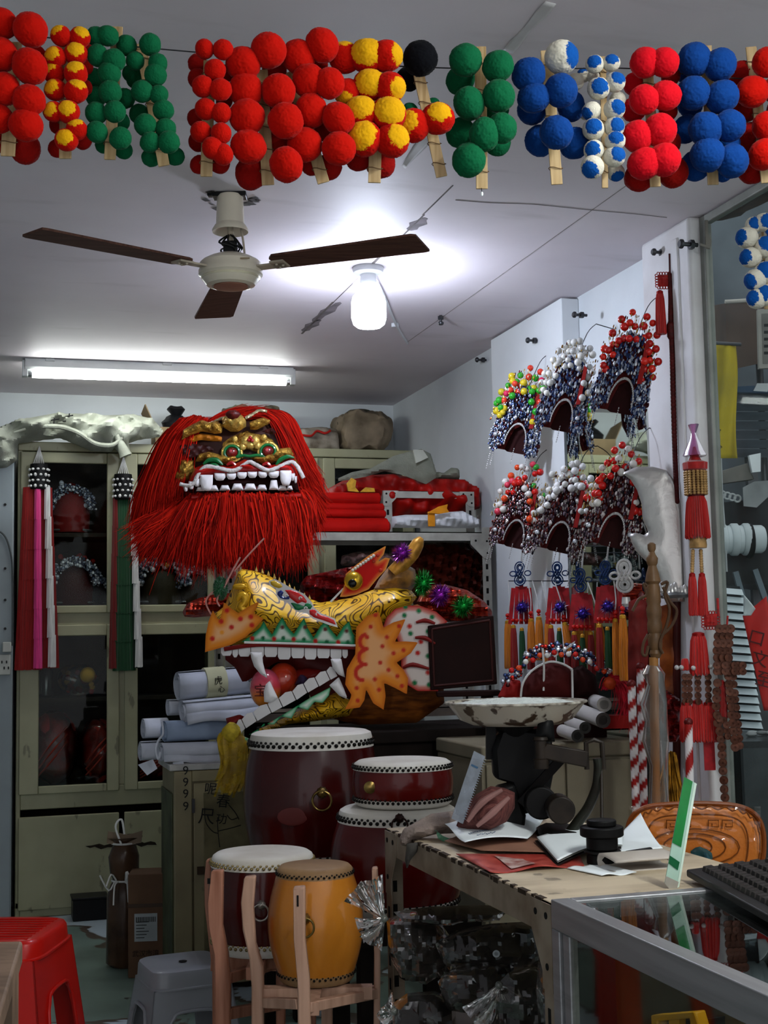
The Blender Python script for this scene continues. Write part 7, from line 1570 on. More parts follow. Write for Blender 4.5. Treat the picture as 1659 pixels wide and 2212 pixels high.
# ---- low beige cupboard behind the scale with rolls, red plush and a red headdress
YL = 3.80; x0, x1 = atY(1212, 1700, YL).x, 1.965; zl = atY(1290, 1602, YL).z
t = thing('low_cupboard', 'low beige cupboard behind the iron scale', 'cupboard', loc=(x0-.25, YL, 0)); W = x1-x0+.25
bei = M('beige_cupboard_paint', '7f7763', .5, var=.1, vs=6)
part('body', MB().box(0, W, .01, .42, 0, zl-.045), bei, t, bevel=.004); part('top', MB().box(-.004, W+.004, -.004, .424, zl-.045, zl), bei, t, bevel=.006)
for a, b in ((.01, W*.5-.004), (W*.5+.004, W-.01)): d = part('door', MB().box(a, b, -.004, .012, .04, zl-.055), bei, t, bevel=.003); part('knob', MB().ball((b-.03 if a < .1 else a+.03, -.012, .5), .009, 10, 7), steel, d)
def tube_roll(px0, py0, px1, py1, r, y, lab, seed, core):
    fr = Fr(px0, py0, y=y); t = thing('paper_tube', lab, 'tube', fr, 'paper tubes on the low cupboard'); A = fr(px1, py1, .22); B = V(0, 0, 0); d = (B-A).normalized(); rr = r*fr.k
    part('tube_wall', MB().tube([A, B], rr, 20, cap=False).tube([A, B], rr*.62, 20, cap=False), M('white_tube_paper', 'b9b6b3', .5, var=.08), t)
    q = d.to_track_quat('Z', 'Y').to_matrix().to_4x4(); part('tube_end', MB().lathe([(rr*.62, -.001), (rr*.62, .0), (rr, .0), (rr, -.001)], M4=q, seg=20), M('tube_end_'+core, core, .6), t); part('tube_core', MB().lathe([(rr*.5, -.004), (0, -.003)], M4=q, seg=16), M('tube_core_pale', 'a39a94', .6), t)
for a in ((1305, 1522, 1285, 1515, 16, 3.72, 'white paper tube at the top of the small pile', 1, '8a8580'), (1303, 1556, 1250, 1535, 17, 3.70, 'white paper tube with dark rim at the right of the pile', 2, '3b3634'), (1264, 1572, 1230, 1560, 13, 3.68, 'dark hollow tube in the middle of the pile', 3, '15130f'), (1248, 1590, 1215, 1578, 14, 3.66, 'dark hollow tube at the bottom of the pile', 4, '15130f')): tube_roll(*a)
fr = Fr(1335, 1552, y=3.88); t = thing('red_plush_ornament', 'bright red feathery plush ornament beside the paper tubes', 'ornament', fr); g = random.Random(5); mb = MB()
locks(mb, [[fr(1300, 1490), fr(1315, 1465), fr(1340, 1475), fr(1352, 1520)], [fr(1330, 1480), fr(1352, 1470), fr(1362, 1510), fr(1358, 1555)], [fr(1340, 1470), fr(1366, 1480), fr(1372, 1530), fr(1362, 1560)]], 900, .004, .010, None, g=g); part('plush', mb, M('hot_red_plush', 'c9122a', .6, var=.3, vs=40), t, stuff=True)
part('orange_ball', MB().ball(fr(1318, 1475), .022, 14, 10), M('orange_bead', 'c9451c', .4), t); part('base', MB().box(-.05, .05, -.02, .05, zl-fr.o.z+.001 if zl > fr.o.z else -.03, .01), M('red_cloth_fold'), t)
fr = Fr(1200, 1510, y=3.98); t = thing('felt_headdress', 'dark red felt headdress with beaded crest lying on the cupboard', 'headdress', fr)
crim = M('crimson_felt', '4a0d0b', .8, var=.2)
part('front_dome', MB().puff([fr(*p) for p in ((1125, 1512), (1128, 1480), (1145, 1450), (1180, 1432), (1210, 1432), (1235, 1450), (1240, 1512))], .07, .008, back=.5, prof=.45), crim, t)
part('rear_dome', MB().puff([fr(*p) for p in ((1235, 1512), (1238, 1445), (1260, 1436), (1290, 1460), (1300, 1512))], .05, .008, y=.03), M('dark_crimson_felt', '2a0807', .8), t)
for pts in (((1125, 1505), (1130, 1475), (1150, 1448), (1185, 1430), (1215, 1434), (1236, 1446)), ((1172, 1400), (1175, 1440), (1174, 1492)), ((1236, 1446), (1237, 1510))): part('white_cord', MB().tube([fr(*p, -.06) for p in pts], .0035, 6, smooth=5), M('white_cord'), t)
g = random.Random(17); mb = MB()
for i in range(330):
    q = g.random(); x = 1085+235*q; y = 1455-60*math.sin(q*PI)*.9+g.uniform(-14, 14)+ (20 if q < .2 else 0); mb.ball(fr(x, y, g.uniform(-.05, .04)), g.uniform(.003, .008), 6, 4, col=g.choice(FIL+[hx('8f1410'), hx('b5231a'), hx('c9ced6')]))
part('beaded_crest', mb, beadm, t, stuff=True)
for i in range(14): q = i/13; part('bead', MB().ball(fr(1105+200*q, 1448-42*math.sin(q*PI)+(i*5) % 9, -.05), .009, 10, 7), M('glossy_bead_'+['c4160f', 'd8461a', 'd8d8d2'][i % 3], ['c4160f', 'd8461a', 'd8d8d2'][i % 3], .18, coat=.6), t)
part('feather', MB().plate([fr(*p) for p in ((1190, 1412), (1220, 1398), (1240, 1384), (1236, 1394), (1212, 1408), (1195, 1420))], -.03, -.026), fel, t)
part('felt_brim', MB().puff([fr(*p) for p in ((1075, 1505), (1095, 1465), (1125, 1470), (1125, 1512), (1080, 1514))], .04, .008, y=.0), M('crown_red_bright'), t)
part('support_block', MB().box(-.10, .16, .0, .10, zl-fr.o.z+.001, .004), M('dark_crimson_felt'), t)
# ---- clear bags of goods under the desk
film = MG('clear_bag_crumple', 'e2dcd6', 2.8, .06, dirt=.06, dcol='a39a92', dscale=18)
def bag(lab, y, ol, inner, th, seed, knot=None):
    fr = Fr(sum(p[0] for p in ol)/len(ol), max(p[1] for p in ol), y=y); t = thing('clear_bag', lab, 'bag', fr, 'clear bags under the desk'); pts = [fr(*p) for p in ol]; c = sum(pts, V(0, 0, 0))/len(pts)
    part('contents', MB().puff([c+(p-c)*.84 for p in pts], th*.8, .014, back=.8, bulge=folds(.01, 30, 50, seed)), M('bag_goods_'+inner, inner, .5, var=.5, vs=22), t)
    part('film', MB().puff(pts, th, .0075, back=1.0, bulge=lambda x, z: .02*abs(noise.noise(V(x*38+seed, z*38, seed)))+.03*abs(noise.noise(V(x*15, z*15+seed, seed)))+.012*(1-abs(noise.noise(V(x*26, z*20, seed+3)))*2)**3), film, t, sharp=25)
    if knot:
        k0 = fr(*knot[0], -th*.5); mb = MB(); g = random.Random(seed)
        for tip in knot[1:]:
            e = fr(*tip, -th*.6); n_ = (e-k0).cross(V(0, 1, 0)).normalized()
            mb.sheet(lambda u, v, e=e, n_=n_: k0.lerp(e, v)+n_*(u-.5)*(.006+.05*v)+V(0, -.012*math.sin(u*9+v*4)*v, 0), 12, 8)
        part('knotted_tuft', mb, film, t, sharp=25); part('tie', MB().ball(k0, .008, 10, 7), MG('tie_film', 'b9b2aa', 2, .2, dirt=.4), t)
bag('big clear bag with knotted end sticking out left below the desk', 2.86, [(835, 1985), (880, 1972), (945, 1985), (985, 2040), (975, 2095), (920, 2125), (865, 2115), (840, 2060)], '2b211d', .07, 1, ((830, 1985), (762, 1925), (800, 1900), (775, 2010), (800, 2040)))
bag('long flat clear bag lying on top of the heap under the desk', 2.80, [(850, 1970), (930, 1958), (1050, 1955), (1105, 1962), (1080, 1985), (960, 1998), (870, 1990)], '2a1512', .04, 2)
bag('clear bag of black goods in the middle of the heap', 2.72, [(940, 2040), (985, 2010), (1060, 1995), (1150, 1990), (1185, 2030), (1180, 2090), (1060, 2100), (960, 2085)], '0e0d0d', .07, 3)
bag('round clear bag of grey goods below the black ones', 2.66, [(945, 2120), (985, 2085), (1050, 2075), (1110, 2085), (1110, 2150), (1050, 2190), (965, 2180)], '22252a', .07, 4)
bag('clear bag with a fanned knot at the bottom of the heap', 2.55, [(1060, 2140), (1100, 2100), (1150, 2085), (1200, 2110), (1200, 2240), (1080, 2260), (1050, 2200)], '14110f', .06, 5, ((1078, 2128), (1020, 2200), (1050, 2225), (1120, 2215), (1150, 2175)))
bag('crumpled clear bag at the lower left of the heap', 2.74, [(845, 2170), (880, 2145), (940, 2140), (985, 2165), (985, 2240), (860, 2250), (842, 2210)], '2b2522', .06, 6, ((852, 2185), (830, 2170), (835, 2215)))
bag('narrow clear bag squeezed against the showcase post', 2.42, [(1165, 2050), (1190, 2040), (1200, 2120), (1195, 2230), (1165, 2240), (1158, 2140)], '1d1714', .04, 7)
fr = Fr(1072, 2060, y=2.60); solo('white_button_tag', MB().lathe([(.004, -.002), (.004, .0), (.007, .0), (.0075, -.001), (.007, -.002), (.004, -.002)], axis='y', seg=16), M('label_white'), 'small round white tag on the black bag under the desk', 'tag', fr)
# ================================================================ POMPOM STRINGS UNDER THE CEILING
def fuzzy(seed, sub, amp):
    g = random.Random(seed); bm = bmesh.new(); bmesh.ops.create_icosphere(bm, subdivisions=sub, radius=1.0)
    for v in bm.verts:
        n = v.co.normalized(); q = 1+.035*noise.noise(n*2.2+V(seed, 0, 0)); v.co = n*(q-abs(g.gauss(0, amp)))
    me = bpy.data.meshes.new('pompom'); bm.to_mesh(me); bm.free(); me.polygons.foreach_set('use_smooth', [True]*len(me.polygons)); return me
FZ = [fuzzy(i, 5, .028) for i in range(3)]
def pile(name, c, dark, cap=None, lo=.35):
    m, nt, b, out = NT(name)
    t = tex(nt, 60, 3); col = ramp(nt, t.outputs['Fac'], [(.3, hx(dark)), (.6, hx(c))])
    if cap:
        tc = nd(nt, 'ShaderNodeTexCoord'); sp = nd(nt, 'ShaderNodeSeparateXYZ'); nt.links.new(tc.outputs['Object'], sp.inputs[0])
        n = tex(nt, 2.6, 5); n2 = tex(nt, 16, 3); e = math_(nt, 'ADD', math_(nt, 'MULTIPLY', math_(nt, 'SUBTRACT', n.outputs['Fac'], .5), .5), math_(nt, 'MULTIPLY', math_(nt, 'SUBTRACT', n2.outputs['Fac'], .5), .22))
        k = ramp(nt, math_(nt, 'ADD', sp.outputs[2], e), [(lo, (0,)*3), (lo+.05, (1,)*3)])
        c2 = ramp(nt, t.outputs['Fac'], [(.3, tuple(v*.6 for v in hx(cap))), (.6, hx(cap))]); col = mixc(nt, k, col, c2)
    nt.links.new(col, b.inputs['Base Color']); b.inputs['Roughness'].default_value = .9; b.inputs['Specular IOR Level'].default_value = .05
    b.inputs['Sheen Weight'].default_value = .04; b.inputs['Sheen Roughness'].default_value = .4; return m
PM = {'r': pile('red_pile', 'b30f05', '8c0b04'), 'p': pile('pinkish_red_pile', 'c20d1c', '9c0a14'), 'd': pile('shaded_red_pile', '8f0f0b', '6b0a08'), 'g': pile('green_pile', '0d5c38', '073d24'), 'b': pile('blue_pile', '0d3a7c', '082457'),  # deep red only on balls behind: their shade is in the colour
      'k': pile('black_pile', '0c0d12', '060709'), 'w': pile('cream_pile', 'c9c4b5', 'a8a294'), 'ry': pile('red_pile_yellow_cap', 'b30f05', '8c0b04', 'd9a010', .66), 'wb': pile('cream_pile_blue_cap', 'c9c4b5', 'a8a294', '0f4a94', .60), 'yr': pile('red_pile_big_yellow_cap', 'b30f05', '8c0b04', 'd9a010', .42)}
bam = M('split_bamboo', 'b39a72', .6, var=.2, vs=20, sc3=(6, 6, .3), c2='8f744c')
YP = 2.08
def string_(lab, zoomk, stick, balls, seed, w=.0125, y=YP, top=None):
    ox, oy, k = zoomk; f0 = stick[0]; px, py = ox+stick[-1][0]/k, oy+stick[-1][1]/k
    fr = Fr(px, py, y=y); t = thing('pompom_string', lab, 'pompoms', fr, 'pompom sticks hung on the ceiling wire'); g = random.Random(seed)
    S = lambda x, yy, dy=0.0: fr(ox+x/k, oy+yy/k, dy)
    part('bamboo_stick', MB().bar(S(*stick[0], .008), S(*stick[1], .008), w, .004, up=(0, 1, 0)), bam, t, bevel=.0008)
    a, b = S(*stick[0], .008), S(*stick[1], .008)
    tie = MB()
    for i in range(5):
        c = a.lerp(b, .12+.19*i); tie.tube([c+V(w*.62*math.cos(q), .0045*math.sin(q), .002*math.sin(q*2)) for q in [j*PI/5 for j in range(10)]], .0008, 5, closed=True)
    part('tie_thread', tie, M('tie_thread', '6b5138', .8), t, stuff=True)
    for bl in balls:
        x, yy, r, c = bl[:4]; back = c.isupper(); c = c.lower() if len(c) == 1 else c
        if c.startswith('_'): c = c[1:]; back = True
        r_ = r/k*fr.k*1.07; dy = (.028+g.uniform(0, .012)) if back else (-.022-r_*.45-g.uniform(0, .012))
        p = S(x, yy, dy); o = mko('pompom', FZ[g.randrange(3)], PM[c], t); o.location = p; o.scale = (r_*1.04, r_*g.uniform(.92, 1.05), r_*1.04)
        if c in ('ry', 'wb', 'yr'):
            d = V(g.uniform(-.75, .75), -g.uniform(.35, 1), g.uniform(-.25, .75)) if len(bl) < 5 else Vector(bl[4])
            o.rotation_mode = 'QUATERNION'; o.rotation_quaternion = d.normalized().to_track_quat('Z', 'Y')
        else: o.rotation_euler = (g.uniform(0, 6), g.uniform(0, 6), g.uniform(0, 6))
    return t
Z1, Z2, Z3, Z4 = (0, 0, 2.9625), (380, 40, 2.9625), (840, 60, 3.607), (1200, 60, 3.614)
string_('large red pompom string at the left edge', Z1, ((95, 270), (50, 1000)), [(10, 150, 92, 'r'), (195, 190, 102, 'r'), (10, 350, 97, 'r'), (190, 425, 107, 'r'), (20, 570, 97, 'r'), (185, 640, 97, 'r'), (-10, 760, 85, 'r'), (165, 800, 98, 'r'), (225, 360, 72, 'R'), (160, 950, 95, 'D'), (-60, 900, 90, 'D')], 1, .022)
string_('small red pompom string with yellow patches second from the left', Z1, ((425, 270), (418, 1016)), [(390, 230, 62, 'ry', (-.4, -.7, .5)), (510, 240, 62, 'ry', (.4, -.7, .4)), (355, 365, 65, 'ry', (-.2, -.9, .1)), (485, 345, 68, 'ry', (.2, -.9, .2)), (345, 470, 62, 'ry', (-.3, -.7, .5)), (485, 470, 68, 'ry', (.1, -.8, .5)), (355, 575, 65, 'ry', (-.3, -.9, .1)), (485, 585, 70, 'ry', (.4, -.6, .6)), (345, 715, 62, 'ry', (-.3, -.9, .0)), (435, 715, 68, 'ry', (.1, -.9, .1)), (490, 830, 62, 'ry', (0, -.7, .7)), (425, 895, 68, 'ry', (0, -1, 0)), (530, 300, 52, 'D'), (545, 430, 48, 'D'), (380, 800, 60, 'D'), (530, 900, 55, 'D'), (365, 950, 55, 'D'), (540, 560, 48, 'D')], 2, .019)
string_('green pompom string third from the left', Z1, ((750, 172), (703, 1022)), [(620, 235, 62, 'g'), (690, 230, 64, 'g'), (625, 355, 65, 'g'), (730, 385, 67, 'g'), (600, 500, 60, 'G'), (700, 470, 67, 'g'), (615, 620, 62, 'G'), (705, 590, 67, 'g'), (615, 725, 65, 'g'), (735, 715, 63, 'g'), (620, 845, 63, 'g'), (770, 885, 66, 'g'), (660, 930, 48, 'G'), (790, 960, 55, 'G'), (770, 780, 58, 'G')], 3, .018)
string_('slanting green pompom string fourth from the left', Z1, ((900, 280), (1050, 1062)), [(810, 290, 60, 'g'), (960, 285, 64, 'g'), (865, 390, 54, 'g'), (1010, 405, 56, 'g'), (995, 480, 65, 'g'), (865, 500, 60, 'G'), (910, 585, 64, 'g'), (1015, 605, 57, 'g'), (800, 630, 60, 'G'), (890, 730, 60, 'G'), (1045, 705, 62, 'g'), (985, 720, 52, 'G'), (930, 800, 65, 'g'), (1060, 825, 61, 'g'), (960, 910, 61, 'g'), (1080, 910, 65, 'g'), (835, 470, 50, 'G'), (965, 1010, 56, 'G'), (1120, 1000, 57, 'G')], 4, .018)
string_('small plain red pompom string above the fan', Z2, ((215, 270), (195, 1012)), [(183, 195, 58, 'r'), (302, 200, 60, 'r'), (140, 290, 60, 'D'), (250, 330, 63, 'r'), (140, 385, 60, 'D'), (172, 435, 63, 'r'), (285, 455, 66, 'r'), (190, 580, 63, 'r'), (290, 605, 60, 'r'), (135, 640, 60, 'D'), (160, 725, 61, 'r'), (290, 735, 61, 'r'), (140, 790, 60, 'D'), (235, 830, 66, 'r'), (300, 870, 63, 'r'), (150, 935, 58, 'D'), (280, 925, 63, 'D'), (310, 530, 52, 'D'), (325, 350, 52, 'D')], 5, .019)
string_('large red pompom string left of the middle bunch', Z2, ((548, 330), (590, 1066)), [(430, 290, 102, 'r'), (447, 458, 100, 'r'), (455, 630, 103, 'r'), (465, 820, 103, 'r'), (480, 990, 100, 'D'), (592, 205, 104, 'r'), (655, 465, 100, 'r'), (702, 655, 103, 'r'), (706, 935, 103, 'r'), (630, 340, 75, 'D'), (560, 560, 80, 'D'), (640, 790, 80, 'D')], 6, .02)
string_('large red pompom string in the middle of the bunch', Z2, ((735, 340), (945, 1052)), [(785, 245, 100, 'r'), (935, 170, 102, 'r'), (850, 400, 98, 'r'), (980, 415, 90, 'r'), (865, 590, 100, 'r'), (825, 808, 102, 'r'), (1040, 640, 98, 'r'), (1042, 832, 100, 'r'), (870, 930, 70, 'D'), (980, 950, 80, 'D'), (760, 620, 80, 'D'), (960, 700, 80, 'D'), (900, 300, 70, 'D')], 7, .02)
string_('large red pompom string with big yellow patches beside the black ball', Z2, ((1290, 300), (1270, 1052)), [(1080, 250, 92, 'ry', (0, -.3, 1)), (1225, 240, 106, 'yr', (.05, -1, .1)), (1345, 240, 98, 'ry', (.9, -.4, 0)), (1095, 470, 78, 'ry', (-.2, -.4, -.8)), (1240, 425, 98, 'yr', (.1, -1, 0)), (1370, 440, 92, 'ry', (.7, -.6, -.3)), (1185, 600, 97, 'yr', (-.1, -.9, .3)), (1360, 610, 102, 'yr', (.2, -.9, .1)), (1205, 770, 102, 'yr', (-.3, -.9, .1)), (1385, 780, 100, 'ry', (.5, -.8, .1)), (1170, 890, 82, 'D'), (1310, 930, 88, 'D'), (1120, 820, 70, 'D')], 8, .021)
string_('sparse slanting stick with black ball and two patched red balls', Z3, ((225, 330), (412, 1162)), [(245, 240, 124, 'k'), (150, 400, 90, 'K'), (105, 430, 62, 'W'), (165, 650, 62, 'G'), (345, 605, 55, 'G'), (190, 762, 120, 'ry', (-.5, -.8, 0)), (382, 708, 118, 'ry', (.1, -.9, .25))], 9, .019)
string_('large green pompom string right of the sparse stick', Z3, ((712, 148), (725, 1256)), [(597, 252, 116, 'g'), (850, 300, 114, 'g'), (558, 405, 112, 'G'), (625, 590, 118, 'g'), (855, 532, 115, 'g'), (560, 820, 110, 'G'), (745, 832, 120, 'g'), (880, 782, 108, 'g'), (845, 895, 98, 'G'), (623, 1032, 120, 'g'), (840, 640, 90, 'G')], 10, .02)
string_('blue pompom string with one cream ball at its top', Z3, ((1225, 178), (1310, 1222)), [(1345, 230, 120, 'wb', (.8, -.5, 0)), (1090, 365, 120, 'b'), (1130, 545, 117, 'b'), (1340, 490, 120, 'b'), (1420, 610, 112, 'B'), (1115, 640, 108, 'B'), (1305, 817, 122, 'b'), (1180, 880, 114, 'B'), (1445, 900, 114, 'B'), (1455, 420, 62, 'W')], 11, .02)
string_('small cream pompom string with blue patches', Z4, ((368, 225), (386, 1252)), [(305, 285, 66, 'wb', (-.2, -.9, .1)), (435, 275, 64, 'wb', (0, -.9, .3)), (335, 475, 80, 'wb', (.05, -1, 0)), (465, 425, 74, 'wb', (.3, -.8, .3)), (280, 650, 70, 'wb', (-.7, -.3, -.5)), (460, 635, 77, 'wb', (.4, -.9, 0)), (295, 792, 77, 'wb', (-.1, -1, .1)), (460, 775, 72, 'wb', (.3, -.9, 0)), (465, 885, 72, 'wb', (0, -.9, .2)), (460, 1005, 78, 'wb', (.4, -.9, .1)), (300, 955, 72, 'wb', (-.3, -.8, -.1)), (288, 1088, 82, 'wb', (-.4, -.6, -.5)), (470, 1130, 66, '_wb', (.2, -.5, -.8)), (485, 560, 60, 'W'), (220, 370, 52, '_wb'), (240, 660, 60, '_wb'), (290, 380, 50, 'W')], 12, .011)
string_('bright pinkish red pompom string right of the cream one', Z4, ((720, 330), (780, 1242)), [(700, 272, 108, 'p'), (850, 270, 106, 'p'), (692, 562, 108, 'p'), (860, 530, 112, 'p'), (620, 440, 85, 'P'), (610, 640, 90, 'P'), (640, 850, 114, 'p'), (815, 800, 118, 'p'), (692, 1060, 120, 'p'), (850, 1030, 118, 'p'), (655, 1165, 112, 'D'), (920, 1130, 112, 'D'), (890, 900, 85, 'D'), (880, 650, 70, 'D'), (900, 380, 70, 'D')], 13, .019)
string_('blue pompom string near the right edge', Z4, ((1175, 140), (1230, 1226)), [(1085, 250, 120, 'b'), (1285, 290, 117, 'b'), (1075, 510, 118, 'b'), (1300, 540, 120, 'b'), (1020, 790, 105, 'B'), (1172, 792, 124, 'b'), (1360, 765, 112, 'b'), (1187, 992, 122, 'b'), (1380, 1040, 120, 'b'), (1090, 1080, 112, 'B'), (1050, 600, 95, 'B'), (1350, 900, 90, 'B'), (1010, 350, 80, 'B'), (1300, 1120, 80, 'B')], 14, .02)
string_('red pompom string cut by the right edge', Z4, ((1525, 150), (1648, 1212)), [(1645, 270, 104, 'r'), (1535, 500, 117, 'r'), (1650, 770, 106, 'r'), (1625, 990, 114, 'r'), (1455, 380, 112, 'D'), (1480, 620, 110, 'D'), (1520, 860, 112, 'D'), (1530, 1100, 112, 'D'), (1740, 480, 110, 'r'), (1760, 640, 110, 'D'), (1740, 900, 110, 'r'), (1700, 1110, 100, 'D')], 15, .02)
string_('cream and blue pompom string hanging low in front of the window glass', (1340, 440, 3.95), ((1220, 90), (1250, 900)), [(1140, 180, 68, 'wb', (0, -1, .1)), (1080, 290, 88, 'wb', (-.9, -.4, 0)), (1230, 160, 80, 'wb', (.2, -.9, 0)), (1110, 460, 85, 'wb', (-.8, -.5, 0)), (1235, 370, 85, 'wb', (0, -.9, .3)), (1240, 300, 70, '_wb'), (1150, 650, 85, 'wb', (-.8, -.4, -.3)), (1240, 590, 92, 'wb', (-.2, -.9, .2)), (1165, 810, 80, 'wb', (-.7, -.5, 0)), (1230, 780, 85, 'wb', (-.3, -.9, .1)), (1330, 250, 90, 'wb'), (1340, 480, 90, 'wb'), (1340, 700, 90, 'wb')], 16, .012, y=2.6)
# the wire they hang on
P = [atY(*p, YP+.012) for p in ((-120, 62), (100, 81), (250, 97), (415, 112), (620, 128), (900, 145), (1130, 149), (1240, 148), (1360, 148), (1480, 160), (1700, 178))]
tag(mko('hanging_wire', MB().tube(P, .0011, 6, smooth=4).mesh('hanging_wire'), M('dark_wire', '2a2a2c', .5, .5)), 'thin dark wire stretched under the ceiling carrying the pompom sticks', 'wire')
for px, py in ((1045, 402),):
    fr = Fr(px, py, y=YP); t = thing('wire_pendant', 'tiny wire with a white bead hanging below the green pompom stick', 'bead', fr); part('wire', MB().tube([fr(1040, 406), fr(1041, 416)], .0007, 5), M('dark_wire'), t); part('bead', MB().ball(fr(1041, 419), .0025, 8, 6, (1, 1, 1.6)), M('bright_paper'), t)
# ================================================================ WINDOW AT THE RIGHT AND THE STALL BEYOND IT
struct('wall_outside', MB().box(2.14, 6.0, 7.0, 7.1, 0, 4.2), M('outside_grey_wall', '5d656b', .8, var=.2, vs=2))
struct('wall_neighbour', MB().box(4.6, 4.7, 1.0, 7.0, 0, 2.8), M('outside_grey_wall'))
w1 = struct('window_1', MB().box(2.02, 2.045, 3.41, 3.438, .30, HC-.005).box(2.01, 2.05, 1.2, 1.24, .30, HC-.005).box(2.02, 2.045, 1.24, 3.41, HC-.03, HC-.005).box(2.02, 2.045, 1.24, 3.41, .30, .34), M('window_frame_grey', '83857f', .5, .2, var=.15), bevel=.003)
o = struct('window_glass', MB().box(2.030, 2.036, 1.24, 3.41, .34, HC-.03), MG('dirty_window_glass', 'f4f8f7', .012, .02, dirt=.10, dcol='7d8684', dscale=4), w1)
struct('window_sill_wall', MB().box(2.0, 2.10, 1.2, 3.435, 0, .30), WM, w1)
fr = Fr(1535, 500, x=2.0, az=-R(90)); t = thing('window_hinge', 'old steel window bracket at the top of the column', 'bracket', Fr(1535, 500, y=3.37, az=CF)); f_ = Fr(1535, 500, y=3.37, az=CF)
part('bracket_plate', MB().plate([f_(*p) for p in ((1522, 475), (1530, 475), (1530, 500), (1538, 520), (1534, 538), (1524, 536))], 0, .006), M('old_bracket', '6f6d66', .5, .4), t, bevel=.002)
part('bracket_arm', MB().bar(f_(1534, 535), f_(1512, 528), .006, .004, up=(0, 1, 0)), M('old_bracket'), t)
# yellow cloth
fr = Fr(1565, 990, y=3.95); mb = MB().sheet(lambda u, v: fr(1538+(50+6*v)*u+3*math.sin(v*6), 745+245*v, .012*math.sin(u*7+v*3)), 12, 24)
t = thing('yellow_cloth', 'long yellow cloth strip hanging behind the window glass', 'cloth', fr); o = part('cloth', mb, M('yellow_cloth', 'b5a01f', .7, var=.15, vs=6), t, sharp=0); o.modifiers.new('s', 'SOLIDIFY').thickness = .003
wr = MB()
for i, (x, y) in enumerate(((1549, 905), (1553, 925), (1551, 945), (1556, 960))): wr.tube([fr(x-4, y, -.016), fr(x+4, y+3+i, -.016), fr(x, y+8, -.016)], .0014, 5)
part('ink_writing', wr, ink, t); rq = fr(1600, 744); part('hanging_rod', MB().tube([fr.loc(V(2.122, (fr.o+fr.u*rq.x).y, fr.o.z+rq.z)), rq], .006, 8), steel, t)
# panel painted as a brown awning and stacked boards
fr = Fr(1625, 990, y=4.5); t = thing('brown_reflection_panel', 'panel standing for a brown awning beyond the window glass', 'reflection', fr)
part('reflection_sheet', MB().hexa([fr(1572, 800), fr(1760, 760), fr(1760, 760)+V(0, .5, .1), fr(1572, 800)+V(0, .5, .1), fr(1566, 655), fr(1760, 640), fr(1760, 640)+V(0, .5, .1), fr(1566, 655)+V(0, .5, .1)]), M('brown_reflection_panel', '54453c', .8, var=.25, vs=5), t)  # brown slab stands in for a blurred reflection in the glass
part('reflection_trim', MB().tube([fr(1566, 652), fr(1600, 650), fr(1660, 645)], .008, 8), M('pale_trim', 'a9a59c', .6), t)
part('support_pole', MB().tube([fr(1640, 780, .3), V(fr(1640, 780, .3).x, .3, -fr.o.z+.002)], .015, 10), steel, t)
fr = Fr(1625, 995, y=4.7); t = thing('dark_roof_boards', 'dark blue-grey boards of a small roof beyond the glass', 'roof', fr)
for i in range(7): a, b = 850+i*20, 850+i*20+18; part('board', MB().hexa([fr(1582, b, -.01*i), fr(1760, b, -.01*i), fr(1760, b, .05), fr(1582, b, .05), fr(1584, a, -.01*i), fr(1760, a, -.01*i), fr(1760, a, .05), fr(1584, a, .05)]), M('dark_slate_board', '2e3840', .6, var=.25, vs=8, sc3=(1, 1, 8)), t)
part('blue_cap', MB().plate([fr(*p) for p in ((1582, 850), (1590, 838), (1760, 828), (1760, 852))], -.03, .05), M('blue_cap', '3d5a78', .5, var=.1), t); part('white_patch', MB().plate([fr(*p) for p in ((1622, 848), (1630, 832), (1656, 832), (1652, 850))], -.04, -.03), M('bright_paper'), t)
part('roof_post', MB().box(-.02, .02, .0, .04, -fr.o.z+.002, .02), steel, t)
fr = Fr(1650, 795, y=4.2); t = thing('framed_notice', 'grey framed notice cut by the right edge beyond the glass', 'notice', fr); part('frame', MB().plate([fr(*p) for p in ((1637, 668), (1720, 664), (1720, 792), (1640, 796))], 0, .02), M('notice_frame', '8f8d86', .5), t); part('notice_sheet', MB().plate([fr(*p) for p in ((1645, 678), (1715, 674), (1715, 782), (1648, 786))], -.002, 0), M('notice_grey', '6d6b66', .6, var=.2), t)
nl = MB()
for i in range(5): nl.plate([fr(*p) for p in ((1650, 700+i*15), (1700, 699+i*15), (1700, 705+i*15), (1650, 706+i*15))], -.003, -.002)
part('notice_print', nl, ink, t); part('hanging_wire', MB().tube([fr(1680, 665), fr(1680, 480)], .003, 6), steel, t)
# machinery: panel, scroll bracket, white duct, dark rails
fr = Fr(1600, 1280, y=4.4); gm = M('grey_machine', '6f6c66', .5, .2, var=.2, vs=10); dm = M('dark_machine', '15181b', .5, .3, var=.3)
t = thing('market_machine', 'grey and black machine with white duct beyond the window', 'machine', fr)
part('panel', MB().plate([fr(*p) for p in ((1548, 1020), (1615, 1000), (1630, 1035), (1560, 1045))], 0, .04), gm, t, bevel=.004); part('top_bracket', MB().plate([fr(*p) for p in ((1615, 985), (1640, 980), (1640, 1020), (1622, 1022))], -.02, .0), M('bright_paper'), t)
for i in range(4): part('scroll', MB().tube([fr(1560+i*11+7*math.cos(q), 1068+7*math.sin(q)+i*3, -.01) for q in [j*PI/7 for j in range(14)]], .004, 6, closed=True), M('pale_scroll', 'aeb2b2', .4), t)
part('film_corner', MB().plate([fr(*p) for p in ((1600, 1055), (1625, 1042), (1655, 1040), (1660, 1070), (1630, 1098), (1602, 1095))], -.03, -.025), M('grey_film', '8b8f90', .3, var=.2), t)
part('dark_body', MB().plate([fr(*p) for p in ((1550, 1085), (1700, 1070), (1720, 1270), (1640, 1260), (1555, 1262))], .03, .4), dm, t)
